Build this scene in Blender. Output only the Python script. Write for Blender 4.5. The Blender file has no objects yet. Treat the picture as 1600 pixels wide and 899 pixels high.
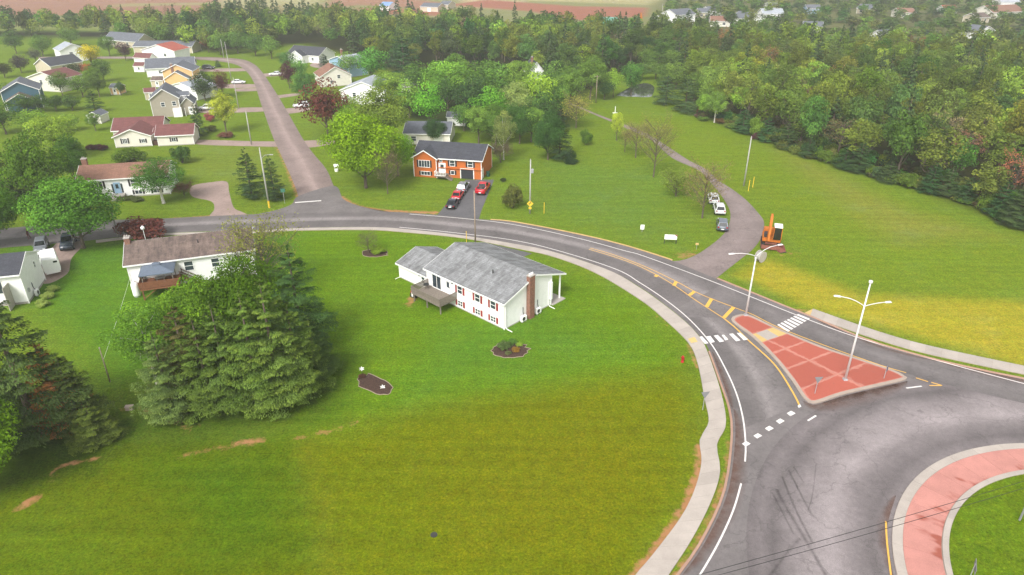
import bpy, bmesh, math, random
import numpy as np
from mathutils import Vector, Matrix

sc = bpy.context.scene
R = math.radians
rng = np.random.default_rng(7)
random.seed(7)

# ------------------------------------------------------------------ camera
CAM_H, FPX, PITCH = 45.0, 1080.0, R(27.0)
cam = bpy.data.objects.new('camera', bpy.data.cameras.new('camera'))
sc.collection.objects.link(cam)
cam.location = (0, 0, CAM_H)
cam.rotation_euler = (R(90) - PITCH, 0, 0)
cam.data.sensor_width = 36.0
cam.data.lens = 36.0 * FPX / 1600.0
cam.data.clip_start = 0.5
cam.data.clip_end = 9000
sc.camera = cam

# ------------------------------------------------------------------ overcast sky, soft sun, exposure
SUN_EL, SUN_AZ = R(46), R(205)
w = bpy.data.worlds.new("World"); sc.world = w; w.use_nodes = True
nt = w.node_tree; nt.nodes.clear()
sky = nt.nodes.new('ShaderNodeTexSky'); sky.sky_type = 'NISHITA'; sky.sun_disc = False
sky.sun_elevation = SUN_EL; sky.sun_rotation = SUN_AZ; sky.air_density = 1.0; sky.dust_density = 3.0
hs = nt.nodes.new('ShaderNodeHueSaturation'); hs.inputs['Saturation'].default_value = 0.12
bg = nt.nodes.new('ShaderNodeBackground'); bg.inputs['Strength'].default_value = 0.12
wo = nt.nodes.new('ShaderNodeOutputWorld')
nt.links.new(sky.outputs[0], hs.inputs['Color']); nt.links.new(hs.outputs[0], bg.inputs[0]); nt.links.new(bg.outputs[0], wo.inputs[0])
sl = bpy.data.lights.new('sun', 'SUN'); sl.energy = 1.5; sl.angle = R(18); sl.color = (1.0, 0.97, 0.93)
sun = bpy.data.objects.new('sun', sl); sc.collection.objects.link(sun)
sun.rotation_euler = (R(90) - SUN_EL, 0, -SUN_AZ + R(180))
vs = sc.view_settings; vs.view_transform = 'Standard'; vs.look = 'None'; vs.gamma = 1.0; vs.use_curve_mapping = False
vs.exposure = 1.0
cy = sc.cycles
cy.use_denoising = True; cy.max_bounces = 6; cy.diffuse_bounces = 3; cy.glossy_bounces = 2; cy.transmission_bounces = 3
cy.transparent_max_bounces = 6; cy.volume_bounces = 1; cy.use_adaptive_sampling = True; cy.adaptive_threshold = 0.02
cy.volume_step_rate = 10

# ------------------------------------------------------------------ helpers
col = sc.collection
CT, ST = math.cos(PITCH), math.sin(PITCH)
def G(px, py, z=0.0):
    """a spot of the surveyed site: photo reading -> metres on the plane z"""
    x = (px - 800) / FPX; y = (449.5 - py) / FPX
    d = (x, CT + y * ST, -ST + y * CT)
    t = (z - CAM_H) / d[2]
    return Vector((d[0] * t, d[1] * t, z))
def Pj(x, y, z=0.0):
    dz = z - CAM_H; dep = y * CT - dz * ST; up = y * ST + dz * CT
    return 800 + FPX * x / dep, 449.5 - FPX * up / dep
def rgb(r, g, b):
    f = lambda c: (c / 255 / 12.92) if c < 11 else ((c / 255 + 0.055) / 1.055) ** 2.4
    return (f(r), f(g), f(b), 1.0)

def tag(o, label=None, cat=None, group=None, kind=None):
    if label: o['label'] = label
    if cat: o['category'] = cat
    if group: o['group'] = group
    if kind: o['kind'] = kind
    return o
def thing(name, label, cat, loc=(0, 0, 0), rz=0.0, group=None):
    o = bpy.data.objects.new(name, None); col.objects.link(o)
    o.empty_display_size = 0.3
    o.location = loc; o.rotation_euler = (0, 0, rz)
    return tag(o, label, cat, group)
def link(name, me, mat=None, parent=None):
    o = bpy.data.objects.new(name, me); col.objects.link(o)
    if mat is not None and len(me.materials) == 0: me.materials.append(mat)
    if parent is not None: o.parent = parent
    return o
def copy_tree(o, parent=None):
    c = o.copy(); col.objects.link(c); c.parent = parent
    for ch in o.children: copy_tree(ch, c)
    return c

class MB:
    """collects shapes into one mesh"""
    def __init__(s): s.v = []; s.f = []
    def add(s, vs, fs, m=None):
        b = len(s.v)
        s.v += [tuple(m @ Vector(p)) if m else tuple(p) for p in vs]
        s.f += [tuple(b + i for i in f) for f in fs]
        return s
    def box(s, c, d, m=None, taper=(1, 1)):
        x, y, z = c; a, b, h = d[0] / 2, d[1] / 2, d[2] / 2
        tx, ty = taper
        vs = [(x - a, y - b, z - h), (x + a, y - b, z - h), (x + a, y + b, z - h), (x - a, y + b, z - h),
              (x - a * tx, y - b * ty, z + h), (x + a * tx, y - b * ty, z + h), (x + a * tx, y + b * ty, z + h), (x - a * tx, y + b * ty, z + h)]
        return s.add(vs, [(3, 2, 1, 0), (4, 5, 6, 7), (0, 1, 5, 4), (1, 2, 6, 5), (2, 3, 7, 6), (3, 0, 4, 7)], m)
    def b2(s, x0, x1, y0, y1, z0, z1, m=None):
        return s.box(((x0 + x1) / 2, (y0 + y1) / 2, (z0 + z1) / 2), (x1 - x0, y1 - y0, z1 - z0), m)
    def prism(s, pts, z0, z1, m=None):
        n = len(pts)
        vs = [(p[0], p[1], z0) for p in pts] + [(p[0], p[1], z1) for p in pts]
        fs = [tuple(range(n - 1, -1, -1)), tuple(range(n, 2 * n))] + [(i, (i + 1) % n, n + (i + 1) % n, n + i) for i in range(n)]
        return s.add(vs, fs, m)
    def extr(s, pts, axis, a0, a1, m=None):
        """profile (p,q) extruded along axis: 'x' -> profile in yz, 'y' -> profile in xz"""
        n = len(pts)
        g = (lambda p, a: (a, p[0], p[1])) if axis == 'x' else (lambda p, a: (p[0], a, p[1]))
        vs = [g(p, a0) for p in pts] + [g(p, a1) for p in pts]
        fs = [tuple(range(n - 1, -1, -1)), tuple(range(n, 2 * n))] + [(i, (i + 1) % n, n + (i + 1) % n, n + i) for i in range(n)]
        return s.add(vs, fs, m)
    def tube(s, pts, rad, n=8, cap=True):
        pts = [Vector(p) for p in pts]
        if not hasattr(rad, '__len__'): rad = [rad] * len(pts)
        b = len(s.v); up = Vector((0.13, 0.21, 1)).normalized()
        for i, p in enumerate(pts):
            d = (pts[min(i + 1, len(pts) - 1)] - pts[max(i - 1, 0)]).normalized()
            a = d.cross(up)
            if a.length < 1e-3: a = d.cross(Vector((1, 0, 0)))
            a.normalize(); c = d.cross(a)
            for k in range(n):
                t = 2 * math.pi * k / n
                s.v.append(tuple(p + (a * math.cos(t) + c * math.sin(t)) * rad[i]))
        for i in range(len(pts) - 1):
            for k in range(n):
                k2 = (k + 1) % n
                s.f.append((b + i * n + k, b + i * n + k2, b + (i + 1) * n + k2, b + (i + 1) * n + k))
        if cap:
            s.f.append(tuple(b + k for k in range(n - 1, -1, -1)))
            e = b + (len(pts) - 1) * n
            s.f.append(tuple(e + k for k in range(n)))
        return s
    def lathe(s, prof, n=12, m=None):
        vs, fs = [], []
        for r, z in prof:
            for k in range(n):
                t = 2 * math.pi * k / n; vs.append((r * math.cos(t), r * math.sin(t), z))
        for i in range(len(prof) - 1):
            for k in range(n):
                k2 = (k + 1) % n; fs.append((i * n + k, i * n + k2, (i + 1) * n + k2, (i + 1) * n + k))
        fs.append(tuple(range(n - 1, -1, -1))); fs.append(tuple((len(prof) - 1) * n + k for k in range(n)))
        return s.add(vs, fs, m)
    def build(s, name, mat, parent=None, smooth=False, fix=True):
        me = bpy.data.meshes.new(name)
        me.from_pydata(s.v, [], s.f)
        if fix:
            bm = bmesh.new(); bm.from_mesh(me)
            bmesh.ops.recalc_face_normals(bm, faces=bm.faces); bm.to_mesh(me); bm.free()
        if smooth: me.polygons.foreach_set('use_smooth', [True] * len(me.polygons))
        me.update()
        return link(name, me, mat, parent)

# ------------------------------------------------------------------ materials
M = {}
def node_mat(name):
    m = bpy.data.materials.new(name); m.use_nodes = True
    t = m.node_tree; b = t.nodes['Principled BSDF']
    return m, t, b
def N(t, kind, **kw):
    n = t.nodes.new(kind)
    for k, v in kw.items():
        if k == 'inp':
            for kk, vv in v.items(): n.inputs[kk].default_value = vv
        else: setattr(n, k, v)
    return n
def noise(t, scale, detail=4, rough=0.55, vec=None):
    n = N(t, 'ShaderNodeTexNoise', inp={'Scale': scale, 'Detail': detail, 'Roughness': rough})
    if vec: t.links.new(vec, n.inputs['Vector'])
    return n.outputs['Fac']
def ramp(t, fac, stops):
    r = N(t, 'ShaderNodeValToRGB'); e = r.color_ramp.elements
    while len(e) < len(stops): e.new(0.5)
    for i, (p, c) in enumerate(stops):
        e[i].position = p; e[i].color = c if len(c) == 4 else (*c, 1)
    t.links.new(fac, r.inputs[0]); return r.outputs[0]
def mix(t, fac, a, b, mode='MIX'):
    n = N(t, 'ShaderNodeMix', data_type='RGBA', blend_type=mode)
    for sock, val in ((n.inputs[0], fac), (n.inputs[6], a), (n.inputs[7], b)):
        if hasattr(val, 'links') or hasattr(val, 'is_linked'): t.links.new(val, sock)
        else: sock.default_value = val
    return n.outputs[2]
def mth(t, op, a, b=None, c=None, clamp=False):
    n = N(t, 'ShaderNodeMath', operation=op, use_clamp=clamp)
    for i, v in enumerate((a, b, c)):
        if v is None: continue
        if hasattr(v, 'is_linked'): t.links.new(v, n.inputs[i])
        else: n.inputs[i].default_value = v
    return n.outputs[0]
def gray(v): return (v, v, v, 1)
def coords(t, kind='Object'):
    return N(t, 'ShaderNodeTexCoord').outputs[kind]
def geo_pos(t): return N(t, 'ShaderNodeNewGeometry').outputs['Position']
def bump(t, b, h, strength=0.3, dist=0.05):
    n = N(t, 'ShaderNodeBump', inp={'Strength': strength, 'Distance': dist})
    t.links.new(h, n.inputs['Height']); t.links.new(n.outputs[0], b.inputs['Normal'])

def plain(name, c, rough=0.6, var=0.12, scale=3.0, metal=0.0, spec=0.3, dirt=None):
    """solid colour with mottling (procedural)"""
    if name in M: return M[name]
    m, t, b = node_mat(name)
    v = geo_pos(t)
    f = noise(t, scale, 5, 0.6, v)
    lo = tuple(x * (1 - var) for x in c[:3]) + (1,); hi = tuple(min(1, x * (1 + var)) for x in c[:3]) + (1,)
    cc = ramp(t, f, [(0.3, lo), (0.7, hi)])
    if dirt:
        d = noise(t, 0.9, 6, 0.65, v)
        cc = mix(t, ramp(t, d, [(0.5, gray(0)), (0.72, gray(0.55))]), cc, dirt)
    t.links.new(cc, b.inputs['Base Color'])
    b.inputs['Roughness'].default_value = rough; b.inputs['Metallic'].default_value = metal
    b.inputs['Specular IOR Level'].default_value = spec
    M[name] = m; return m
def siding(name, c, board=0.2):
    m, t, b = node_mat(name)
    v = geo_pos(t)
    sp = N(t, 'ShaderNodeSeparateXYZ'); t.links.new(v, sp.inputs[0])
    fr = mth(t, 'FRACT', mth(t, 'MULTIPLY', sp.outputs[2], 1 / board))
    ln = ramp(t, fr, [(0.0, gray(0.8)), (0.12, gray(1.0)), (1.0, gray(0.99))])
    f = noise(t, 1.3, 5, 0.6, v)
    tone = ramp(t, f, [(0.3, gray(0.94)), (0.7, gray(1.04))])
    cc = mix(t, 1.0, mix(t, 1.0, c, ln, 'MULTIPLY'), tone, 'MULTIPLY')
    t.links.new(cc, b.inputs['Base Color']); b.inputs['Roughness'].default_value = 0.6
    b.inputs['Specular IOR Level'].default_value = 0.25
    bump(t, b, fr, 0.25, 0.02)
    return m
def shingle(name, c, stain=None, amount=0.5, course=0.28):
    """asphalt shingles: courses along the slope, mottled tabs, streaky stains"""
    m, t, b = node_mat(name)
    o = coords(t)
    mp = N(t, 'ShaderNodeMapping'); t.links.new(o, mp.inputs[0])
    br = N(t, 'ShaderNodeTexBrick', inp={'Scale': 1.0, 'Mortar Size': 0.012, 'Brick Width': 0.9, 'Row Height': course,
           'Color1': gray(0.86), 'Color2': gray(1.12), 'Mortar': gray(0.62), 'Bias': 0.0})
    br.offset_frequency = 2
    t.links.new(mp.outputs[0], br.inputs['Vector'])
    f = noise(t, 5.0, 4, 0.7, o)
    mp2 = N(t, 'ShaderNodeMapping'); mp2.inputs['Scale'].default_value = (1.5, 0.45, 0.45); t.links.new(o, mp2.inputs[0])
    f2 = noise(t, 0.8, 6, 0.7, mp2.outputs[0])
    cc = mix(t, 1.0, c, br.outputs['Color'], 'MULTIPLY')
    cc = mix(t, 1.0, cc, ramp(t, f, [(0.3, gray(0.78)), (0.7, gray(1.18))]), 'MULTIPLY')
    if stain:
        cc = mix(t, mth(t, 'MULTIPLY', ramp(t, f2, [(0.4, gray(0)), (0.68, gray(1))]), amount), cc, stain)
    t.links.new(cc, b.inputs['Base Color']); b.inputs['Roughness'].default_value = 0.85
    b.inputs['Specular IOR Level'].default_value = 0.2
    return m
def glass(name, c, rough=0.08):
    m, t, b = node_mat(name)
    f = noise(t, 1.7, 2, 0.5, geo_pos(t))
    t.links.new(ramp(t, f, [(0.35, tuple(x * 0.6 for x in c[:3]) + (1,)), (0.65, c)]), b.inputs['Base Color'])
    b.inputs['Roughness'].default_value = rough; b.inputs['Specular IOR Level'].default_value = 0.6
    return m
M['glass'] = glass('window_glass', rgb(62, 72, 80))
M['carglass'] = glass('car_glass', rgb(28, 32, 36), 0.05)
M['white_siding'] = siding('white_siding', rgb(247, 246, 244))
M['cream_siding'] = siding('cream_siding', rgb(226, 220, 208))
M['orange_siding'] = siding('orange_siding', rgb(190, 104, 48))
M['grey_siding'] = siding('grey_siding', rgb(165, 156, 142))
M['yellow_siding'] = siding('yellow_siding', rgb(226, 184, 128))
M['blue_siding'] = siding('blue_siding', rgb(150, 180, 205))
M['slate_siding'] = siding('slate_siding', rgb(70, 102, 116))
M['tan_siding'] = siding('tan_siding', rgb(200, 188, 165))
M['grey_roof'] = shingle('grey_shingle', rgb(142, 143, 144), rgb(78, 77, 77), 0.75)
M['brown_roof'] = shingle('brown_shingle', rgb(122, 106, 98), rgb(66, 58, 58), 0.85)
M['tan_roof'] = shingle('tan_shingle', rgb(140, 104, 88), rgb(112, 82, 72), 0.5)
M['maroon_roof'] = shingle('maroon_shingle', rgb(118, 76, 74), rgb(96, 62, 62), 0.5)
M['red_roof'] = shingle('red_shingle', rgb(168, 92, 78), rgb(140, 80, 70), 0.5)
M['dark_roof'] = shingle('charcoal_shingle', rgb(74, 75, 82), rgb(58, 58, 64), 0.5)
M['slate_roof'] = shingle('slate_shingle', rgb(105, 108, 116), rgb(85, 88, 96), 0.5)
M['pale_roof'] = shingle('pale_shingle', rgb(165, 170, 178), rgb(140, 146, 152), 0.4)
M['trim'] = plain('white_trim', rgb(245, 244, 241), 0.5, 0.04)
M['brick'] = None
def brick_mat(name, c):
    m, t, b = node_mat(name)
    o = coords(t)
    br = N(t, 'ShaderNodeTexBrick', inp={'Scale': 1.0, 'Mortar Size': 0.012, 'Brick Width': 0.24, 'Row Height': 0.085,
           'Color1': c, 'Color2': tuple(x * 0.72 for x in c[:3]) + (1,), 'Mortar': rgb(150, 130, 118)})
    mp = N(t, 'ShaderNodeMapping'); mp.inputs['Rotation'].default_value = (R(90), 0, 0)
    t.links.new(o, mp.inputs[0]); t.links.new(mp.outputs[0], br.inputs['Vector'])
    f = noise(t, 4, 5, 0.6, o)
    t.links.new(mix(t, 1.0, br.outputs['Color'], ramp(t, f, [(0.3, gray(0.75)), (0.7, gray(1.15))]), 'MULTIPLY'), b.inputs['Base Color'])
    b.inputs['Roughness'].default_value = 0.9
    return m
M['brick'] = brick_mat('chimney_brick', rgb(140, 84, 62))
M['deck'] = plain('weathered_deck', rgb(128, 118, 108), 0.8, 0.25, 6)
M['reddeck'] = plain('stained_deck', rgb(128, 84, 60), 0.8, 0.25, 6)
M['shutter_red'] = plain('red_shutter', rgb(150, 58, 58), 0.6, 0.1)
M['shutter_dark'] = plain('dark_shutter', rgb(48, 44, 48), 0.6, 0.1)
M['metal'] = plain('galvanised_metal', rgb(176, 176, 178), 0.4, 0.08, metal=0.3)
M['dark_metal'] = plain('dark_metal', rgb(58, 58, 60), 0.5, 0.1)
M['pole_wood'] = plain('pole_wood', rgb(150, 134, 118), 0.9, 0.2, 4)
M['pole_grey'] = plain('pole_grey', rgb(168, 166, 160), 0.9, 0.15, 4)
M['rubber'] = plain('tyre_rubber', rgb(32, 32, 33), 0.85, 0.1)
M['chrome'] = plain('wheel_alloy', rgb(170, 172, 175), 0.3, 0.05, metal=0.6)
M['yellow_paint'] = plain('yellow_plastic', rgb(228, 190, 60), 0.6, 0.1)
M['concrete_grey'] = plain('foundation_concrete', rgb(172, 165, 158), 0.9, 0.12)
M['mulch'] = plain('dark_mulch', rgb(72, 54, 46), 0.95, 0.4, 7)
M['bark'] = plain('bark', rgb(98, 86, 76), 0.95, 0.3, 5)
M['birch_bark'] = plain('birch_bark', rgb(205, 200, 190), 0.85, 0.25, 6, dirt=rgb(60, 54, 50))

# ------------------------------------------------------------------ curves
def W(pl, z=0.0): return [G(p[0], p[1], z) for p in pl]
def spline(pts, step=1.0, closed=False):
    """Catmull-Rom through world points, resampled at about `step` metres"""
    pts = [Vector((p[0], p[1], 0)) for p in pts]
    n = len(pts); out = []
    seg = n if closed else n - 1
    g = (lambda i: pts[i % n]) if closed else (lambda i: pts[max(0, min(n - 1, i))])
    for i in range(seg):
        p0, p1, p2, p3 = g(i - 1), g(i), g(i + 1), g(i + 2)
        k = max(2, int((p2 - p1).length / step))
        for j in range(k):
            t = j / k
            out.append(0.5 * ((2 * p1) + (p2 - p0) * t + (2 * p0 - 5 * p1 + 4 * p2 - p3) * t * t + (3 * p1 - p0 - 3 * p2 + p3) * t ** 3))
    if not closed: out.append(pts[-1])
    return out
def resample(pts, n):
    d = [0.0]
    for a, b in zip(pts, pts[1:]): d.append(d[-1] + (b - a).length)
    L = d[-1]; out = []; j = 0
    for i in range(n):
        s = L * i / (n - 1)
        while j < len(d) - 2 and d[j + 1] < s: j += 1
        q = (s - d[j]) / max(1e-6, d[j + 1] - d[j])
        out.append(pts[j].lerp(pts[j + 1], min(1, max(0, q))))
    return out
def plen(pts): return sum((b - a).length for a, b in zip(pts, pts[1:]))
def offset(pts, d):
    out = []
    for i, p in enumerate(pts):
        t = (pts[min(i + 1, len(pts) - 1)] - pts[max(0, i - 1)]).normalized()
        out.append(p + Vector((-t.y, t.x, 0)) * d)
    return out
def strip(name, A, B, z, mat, parent=None, thick=0.0, kind=None, uv=True):
    """sheet (or slab, when thick) between two equally sampled polylines; uv: metres along, 0..1 across"""
    n = len(A); m = MB()
    vs = []; fs = []
    for a, b in zip(A, B): vs += [(a.x, a.y, z), (b.x, b.y, z)]
    for i in range(n - 1): fs.append((2 * i, 2 * i + 1, 2 * i + 3, 2 * i + 2))
    if thick:
        o = len(vs)
        vs += [(x, y, zz - thick) for x, y, zz in vs]
        for i in range(n - 1):
            fs.append((2 * i, 2 * i + 2, o + 2 * i + 2, o + 2 * i)); fs.append((2 * i + 1, 2 * i + 3, o + 2 * i + 3, o + 2 * i + 1))
        fs.append((0, 1, o + 1, o)); fs.append((2 * n - 2, 2 * n - 1, o + 2 * n - 1, o + 2 * n - 2))
    m.v, m.f = vs, fs
    ob = m.build(name, mat, parent)
    me = ob.data
    if not thick and me.polygons[0].normal.z < 0: me.flip_normals()
    if uv:
        cum = [0.0]
        for i in range(1, n): cum.append(cum[-1] + ((A[i] + B[i]) / 2 - (A[i - 1] + B[i - 1]) / 2).length)
        ul = me.uv_layers.new(name='lane')
        for lp in me.loops:
            k = lp.vertex_index % (2 * n)
            ul.data[lp.index].uv = (cum[k // 2], k % 2)
    if kind: ob['kind'] = kind
    return ob
def line_mark(name, pts, wd, z, mat, parent):
    return strip(name, offset(pts, wd / 2), offset(pts, -wd / 2), z, mat, parent)
def sheet(name, pts, z, mat, parent=None, kind=None, thick=0.0):
    m = MB()
    if thick: m.prism(pts, z - thick, z)
    else: m.add([(p[0], p[1], z) for p in pts], [tuple(range(len(pts)))])
    o = m.build(name, mat, parent)
    if not thick and o.data.polygons[0].normal.z < 0: o.data.flip_normals()
    if kind: o['kind'] = kind
    return o

# ------------------------------------------------------------------ ground: one sheet, grass tone per area
def axis(parts):
    out = []
    for a, b, s in parts: out += list(np.arange(a, b, s))
    return np.array(out)
xs = axis([(-4000, -600, 340), (-600, -220, 16), (-220, -84, 3.0), (-84, 84, 0.8), (84, 220, 3.0), (220, 600, 16), (600, 4001, 340)])
ys = axis([(-400, 20, 30), (20, 140, 0.8), (140, 330, 2.2), (330, 720, 6), (720, 1200, 40), (1200, 6001, 400)])
X, Y = np.meshgrid(xs, ys)
nx, ny = len(xs), len(ys)
PXX = np.zeros_like(X); PYY = np.zeros_like(X)
def sdf(poly):
    """signed distance in metres to a ground polygon, negative inside"""
    P = np.array([(p.x, p.y) for p in poly])
    inside = np.zeros(X.shape, bool); dist = np.full(X.shape, 1e9)
    for i in range(len(P)):
        (x0, y0), (x1, y1) = P[i], P[(i + 1) % len(P)]
        c = ((y0 > Y) != (y1 > Y)) & (X < (x1 - x0) * (Y - y0) / (y1 - y0 + 1e-12) + x0)
        inside ^= c
        t = np.clip(((X - x0) * (x1 - x0) + (Y - y0) * (y1 - y0)) / ((x1 - x0) ** 2 + (y1 - y0) ** 2 + 1e-9), 0, 1)
        dist = np.minimum(dist, np.hypot(X - x0 - t * (x1 - x0), Y - y0 - t * (y1 - y0)))
    return np.where(inside, -dist, dist)
def pdist(pl):
    P = np.array([(p.x, p.y) for p in pl]); dist = np.full(X.shape, 1e9)
    for i in range(len(P) - 1):
        (x0, y0), (x1, y1) = P[i], P[i + 1]
        t = np.clip(((X - x0) * (x1 - x0) + (Y - y0) * (y1 - y0)) / ((x1 - x0) ** 2 + (y1 - y0) ** 2 + 1e-9), 0, 1)
        dist = np.minimum(dist, np.hypot(X - x0 - t * (x1 - x0), Y - y0 - t * (y1 - y0)))
    return dist
def sm(d, s): return np.clip(0.5 - d / (2 * s), 0, 1)
tone = np.empty(X.shape + (3,)); tone[:] = rgb(122, 156, 46)[:3]
soil = np.zeros(X.shape)
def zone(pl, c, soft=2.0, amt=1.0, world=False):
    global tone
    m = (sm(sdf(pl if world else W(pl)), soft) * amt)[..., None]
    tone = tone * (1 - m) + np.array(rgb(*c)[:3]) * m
zone([(-600, 45), (1900, 45), (2600, -60), (-1400, -60)], (150, 160, 110), 20)                      # far country
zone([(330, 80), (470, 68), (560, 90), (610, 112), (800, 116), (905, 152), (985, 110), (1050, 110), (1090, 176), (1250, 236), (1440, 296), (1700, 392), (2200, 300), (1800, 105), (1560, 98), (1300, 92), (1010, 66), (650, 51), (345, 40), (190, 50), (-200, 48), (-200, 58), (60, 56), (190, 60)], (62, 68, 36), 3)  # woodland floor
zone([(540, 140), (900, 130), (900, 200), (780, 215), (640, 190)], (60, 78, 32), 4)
zone([(1010, 60), (1300, 88), (1800, 100), (1900, -10), (1030, -10)], (120, 130, 84), 8)                            # town beyond
zone([(150, 24), (345, 20), (345, -6), (-200, -6), (-200, 24)], (172, 134, 116), 5)                 # ploughed red fields
zone([(180, 12), (240, 9), (345, 8), (345, 4), (180, 6)], (170, 168, 120), 4)
zone([(345, 14), (500, 14), (500, -4), (345, -4)], (182, 186, 140), 6)
zone([(500, 15), (560, 8), (640, 12), (690, 16), (720, 8), (640, -2), (520, -2)], (176, 138, 116), 5)
zone([(560, 21), (720, 26), (700, 15), (560, 12)], (178, 124, 104), 4)
zone([(720, 12), (820, 16), (820, 2), (720, -2)], (196, 186, 150), 5)
zone([(700, 8), (830, 18), (900, 32), (1008, 26), (1012, 12), (900, 10), (760, 0)], (178, 122, 102), 3)
zone([(760, -1), (1015, 8), (1040, -8), (760, -8)], (186, 188, 140), 5)
zone([(0, 380), (0, 470), (60, 480), (180, 600), (330, 560), (620, 500), (470, 360), (150, 380)], (100, 150, 42), 3)     # back lawns
zone([(470, 360), (600, 362), (800, 392), (1000, 470), (1080, 560), (1062, 580), (900, 602), (640, 648), (450, 690), (520, 600), (470, 480)], (112, 156, 30), 3)
zone([(690, 520), (840, 480), (960, 540), (820, 590), (640, 600)], (100, 152, 48), 4, 0.7)
zone([(455, 690), (640, 646), (900, 600), (1060, 576), (1104, 640), (1090, 700), (1090, 770), (1000, 899), (960, 990), (505, 990), (497, 899)], (120, 140, 12), 2.6)  # uncut olive lawn
zone([(700, 700), (900, 640), (1040, 640), (1040, 760), (930, 880), (700, 860)], (132, 140, 14), 5, 0.6)
zone([(456, 690), (498, 899), (505, 990), (545, 990), (520, 780), (490, 690)], (128, 138, 22), 0.6, 0.6)
zone([(-300, 760), (60, 720), (200, 690), (456, 690), (497, 899), (505, 1000), (-300, 1000)], (108, 130, 10), 1.0)
zone([(230, 720), (440, 700), (470, 850), (330, 880)], (82, 128, 18), 4, 0.7)
zone([(-40, 790), (130, 800), (200, 899), (-60, 950)], (104, 142, 24), 4, 0.6)
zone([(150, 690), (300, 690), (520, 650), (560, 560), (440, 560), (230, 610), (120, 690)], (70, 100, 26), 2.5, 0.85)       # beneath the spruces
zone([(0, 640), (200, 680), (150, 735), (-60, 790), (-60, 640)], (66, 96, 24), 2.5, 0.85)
zone([(1150, 430), (1200, 402), (1350, 458), (1700, 474), (1700, 600), (1270, 482)], (182, 184, 58), 1.6)                  # mown yellow strip
zone([(930, 170), (1090, 190), (1300, 275), (1470, 330), (1700, 420), (1700, 470), (1350, 455), (1205, 400), (1190, 330), (1060, 240)], (126, 158, 40), 4)
zone([(1210, 232), (1300, 270), (1420, 330), (1560, 368), (1400, 380), (1300, 310)], (148, 160, 70), 4, 0.75)
zone([(850, 250), (1040, 270), (1040, 380), (830, 330)], (112, 152, 58), 5, 0.7)
zone([(300, 225), (460, 228), (465, 300), (300, 280)], (134, 158, 66), 3, 0.6)
zone([(1484, 827), (1500, 800), (1560, 752), (1700, 730), (1700, 1000), (1489, 960)], (96, 132, 14), 1)
# bare red soil along the kerbs, walks and worn edges
def bare(pl, width, amt=1.0, world=False):
    global soil
    soil = np.maximum(soil, np.clip(1.15 - pdist(pl if world else W(pl)) / width, 0, 1) * amt)
bare([(1092, 700), (1094, 725), (1084, 765), (1062, 810), (1017, 870), (985, 910)], 1.0, 0.95)
bare([(1143, 690), (1137, 740), (1122, 790), (1090, 852), (1055, 905)], 1.0, 0.75)
bare([(1078, 540), (1092, 575)], 0.9, 0.8); bare([(1020, 488), (1050, 515)], 0.7, 0.6)
bare([(28, 795), (60, 777)], 1.0, 0.9); bare([(80, 752), (92, 730), (120, 722), (152, 718)], 0.7, 0.85)
bare([(375, 693), (405, 690)], 1.0, 0.95); bare([(280, 712), (340, 700), (375, 694)], 1.2, 0.6); bare([(460, 686), (520, 673), (560, 660)], 1.0, 0.6)
bare([(190, 640), (210, 636)], 1.0, 0.7); bare([(230, 640), (250, 650), (300, 670)], 2.0, 0.55)
bare([(432, 226), (447, 256), (458, 284), (468, 310), (462, 322)], 1.4, 0.85); bare([(530, 308), (555, 323), (600, 330), (680, 333)], 1.6, 0.9)
bare([(270, 342), (330, 338)], 1.2, 0.8); bare([(1066, 400), (1080, 396)], 2.5, 0.7); bare([(1236, 484), (1262, 486)], 1.2, 0.7)
bare([(100, 350), (180, 344)], 1.0, 0.7); bare([(640, 476), (650, 458)], 1.6, 0.75)
bare([(1500, 640), (1490, 860), (1490, 899)], 0.5, 0.4); bare([(1225, 400), (1240, 396)], 3, 0.5); bare([(1190, 385), (1225, 392)], 1.8, 0.6)
me = bpy.data.meshes.new('ground')
co = np.stack([X, Y, np.zeros_like(X)], -1).reshape(-1, 3)
idx = np.arange(nx * ny).reshape(ny, nx)
fq = np.stack([idx[:-1, :-1], idx[:-1, 1:], idx[1:, 1:], idx[1:, :-1]], -1).reshape(-1, 4)
me.vertices.add(len(co)); me.vertices.foreach_set('co', co.ravel())
me.loops.add(fq.size); me.loops.foreach_set('vertex_index', fq.ravel())
me.polygons.add(len(fq)); me.polygons.foreach_set('loop_start', np.arange(0, fq.size, 4)); me.polygons.foreach_set('loop_total', np.full(len(fq), 4))
me.update(calc_edges=True)
ca = me.color_attributes.new('grass_tone', 'FLOAT_COLOR', 'POINT')
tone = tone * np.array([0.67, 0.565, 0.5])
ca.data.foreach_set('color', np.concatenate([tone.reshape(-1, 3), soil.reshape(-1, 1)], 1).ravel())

m, t, b = node_mat('grass_ground')
at = N(t, 'ShaderNodeAttribute', attribute_name='grass_tone')
v = geo_pos(t)
n_big = noise(t, 0.11, 5, 0.6, v); n_mid = noise(t, 0.7, 5, 0.65, v); n_fine = noise(t, 5.0, 4, 0.75, v)
mp = N(t, 'ShaderNodeMapping'); mp.inputs['Rotation'].default_value = (0, 0, R(38)); mp.inputs['Scale'].default_value = (0.05, 1.0, 1.0)
t.links.new(v, mp.inputs[0]); n_mow = noise(t, 0.9, 3, 0.5, mp.outputs[0])
c0 = at.outputs['Color']
c1 = mix(t, ramp(t, n_big, [(0.38, gray(0)), (0.66, gray(0.6))]), c0, mix(t, 1.0, c0, (1.06, 0.96, 0.85, 1), 'MULTIPLY'))
c1 = mix(t, ramp(t, n_mid, [(0.45, gray(0)), (0.75, gray(0.55))]), c1, mix(t, 1.0, c1, (0.86, 0.92, 1.0, 1), 'MULTIPLY'))
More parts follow.
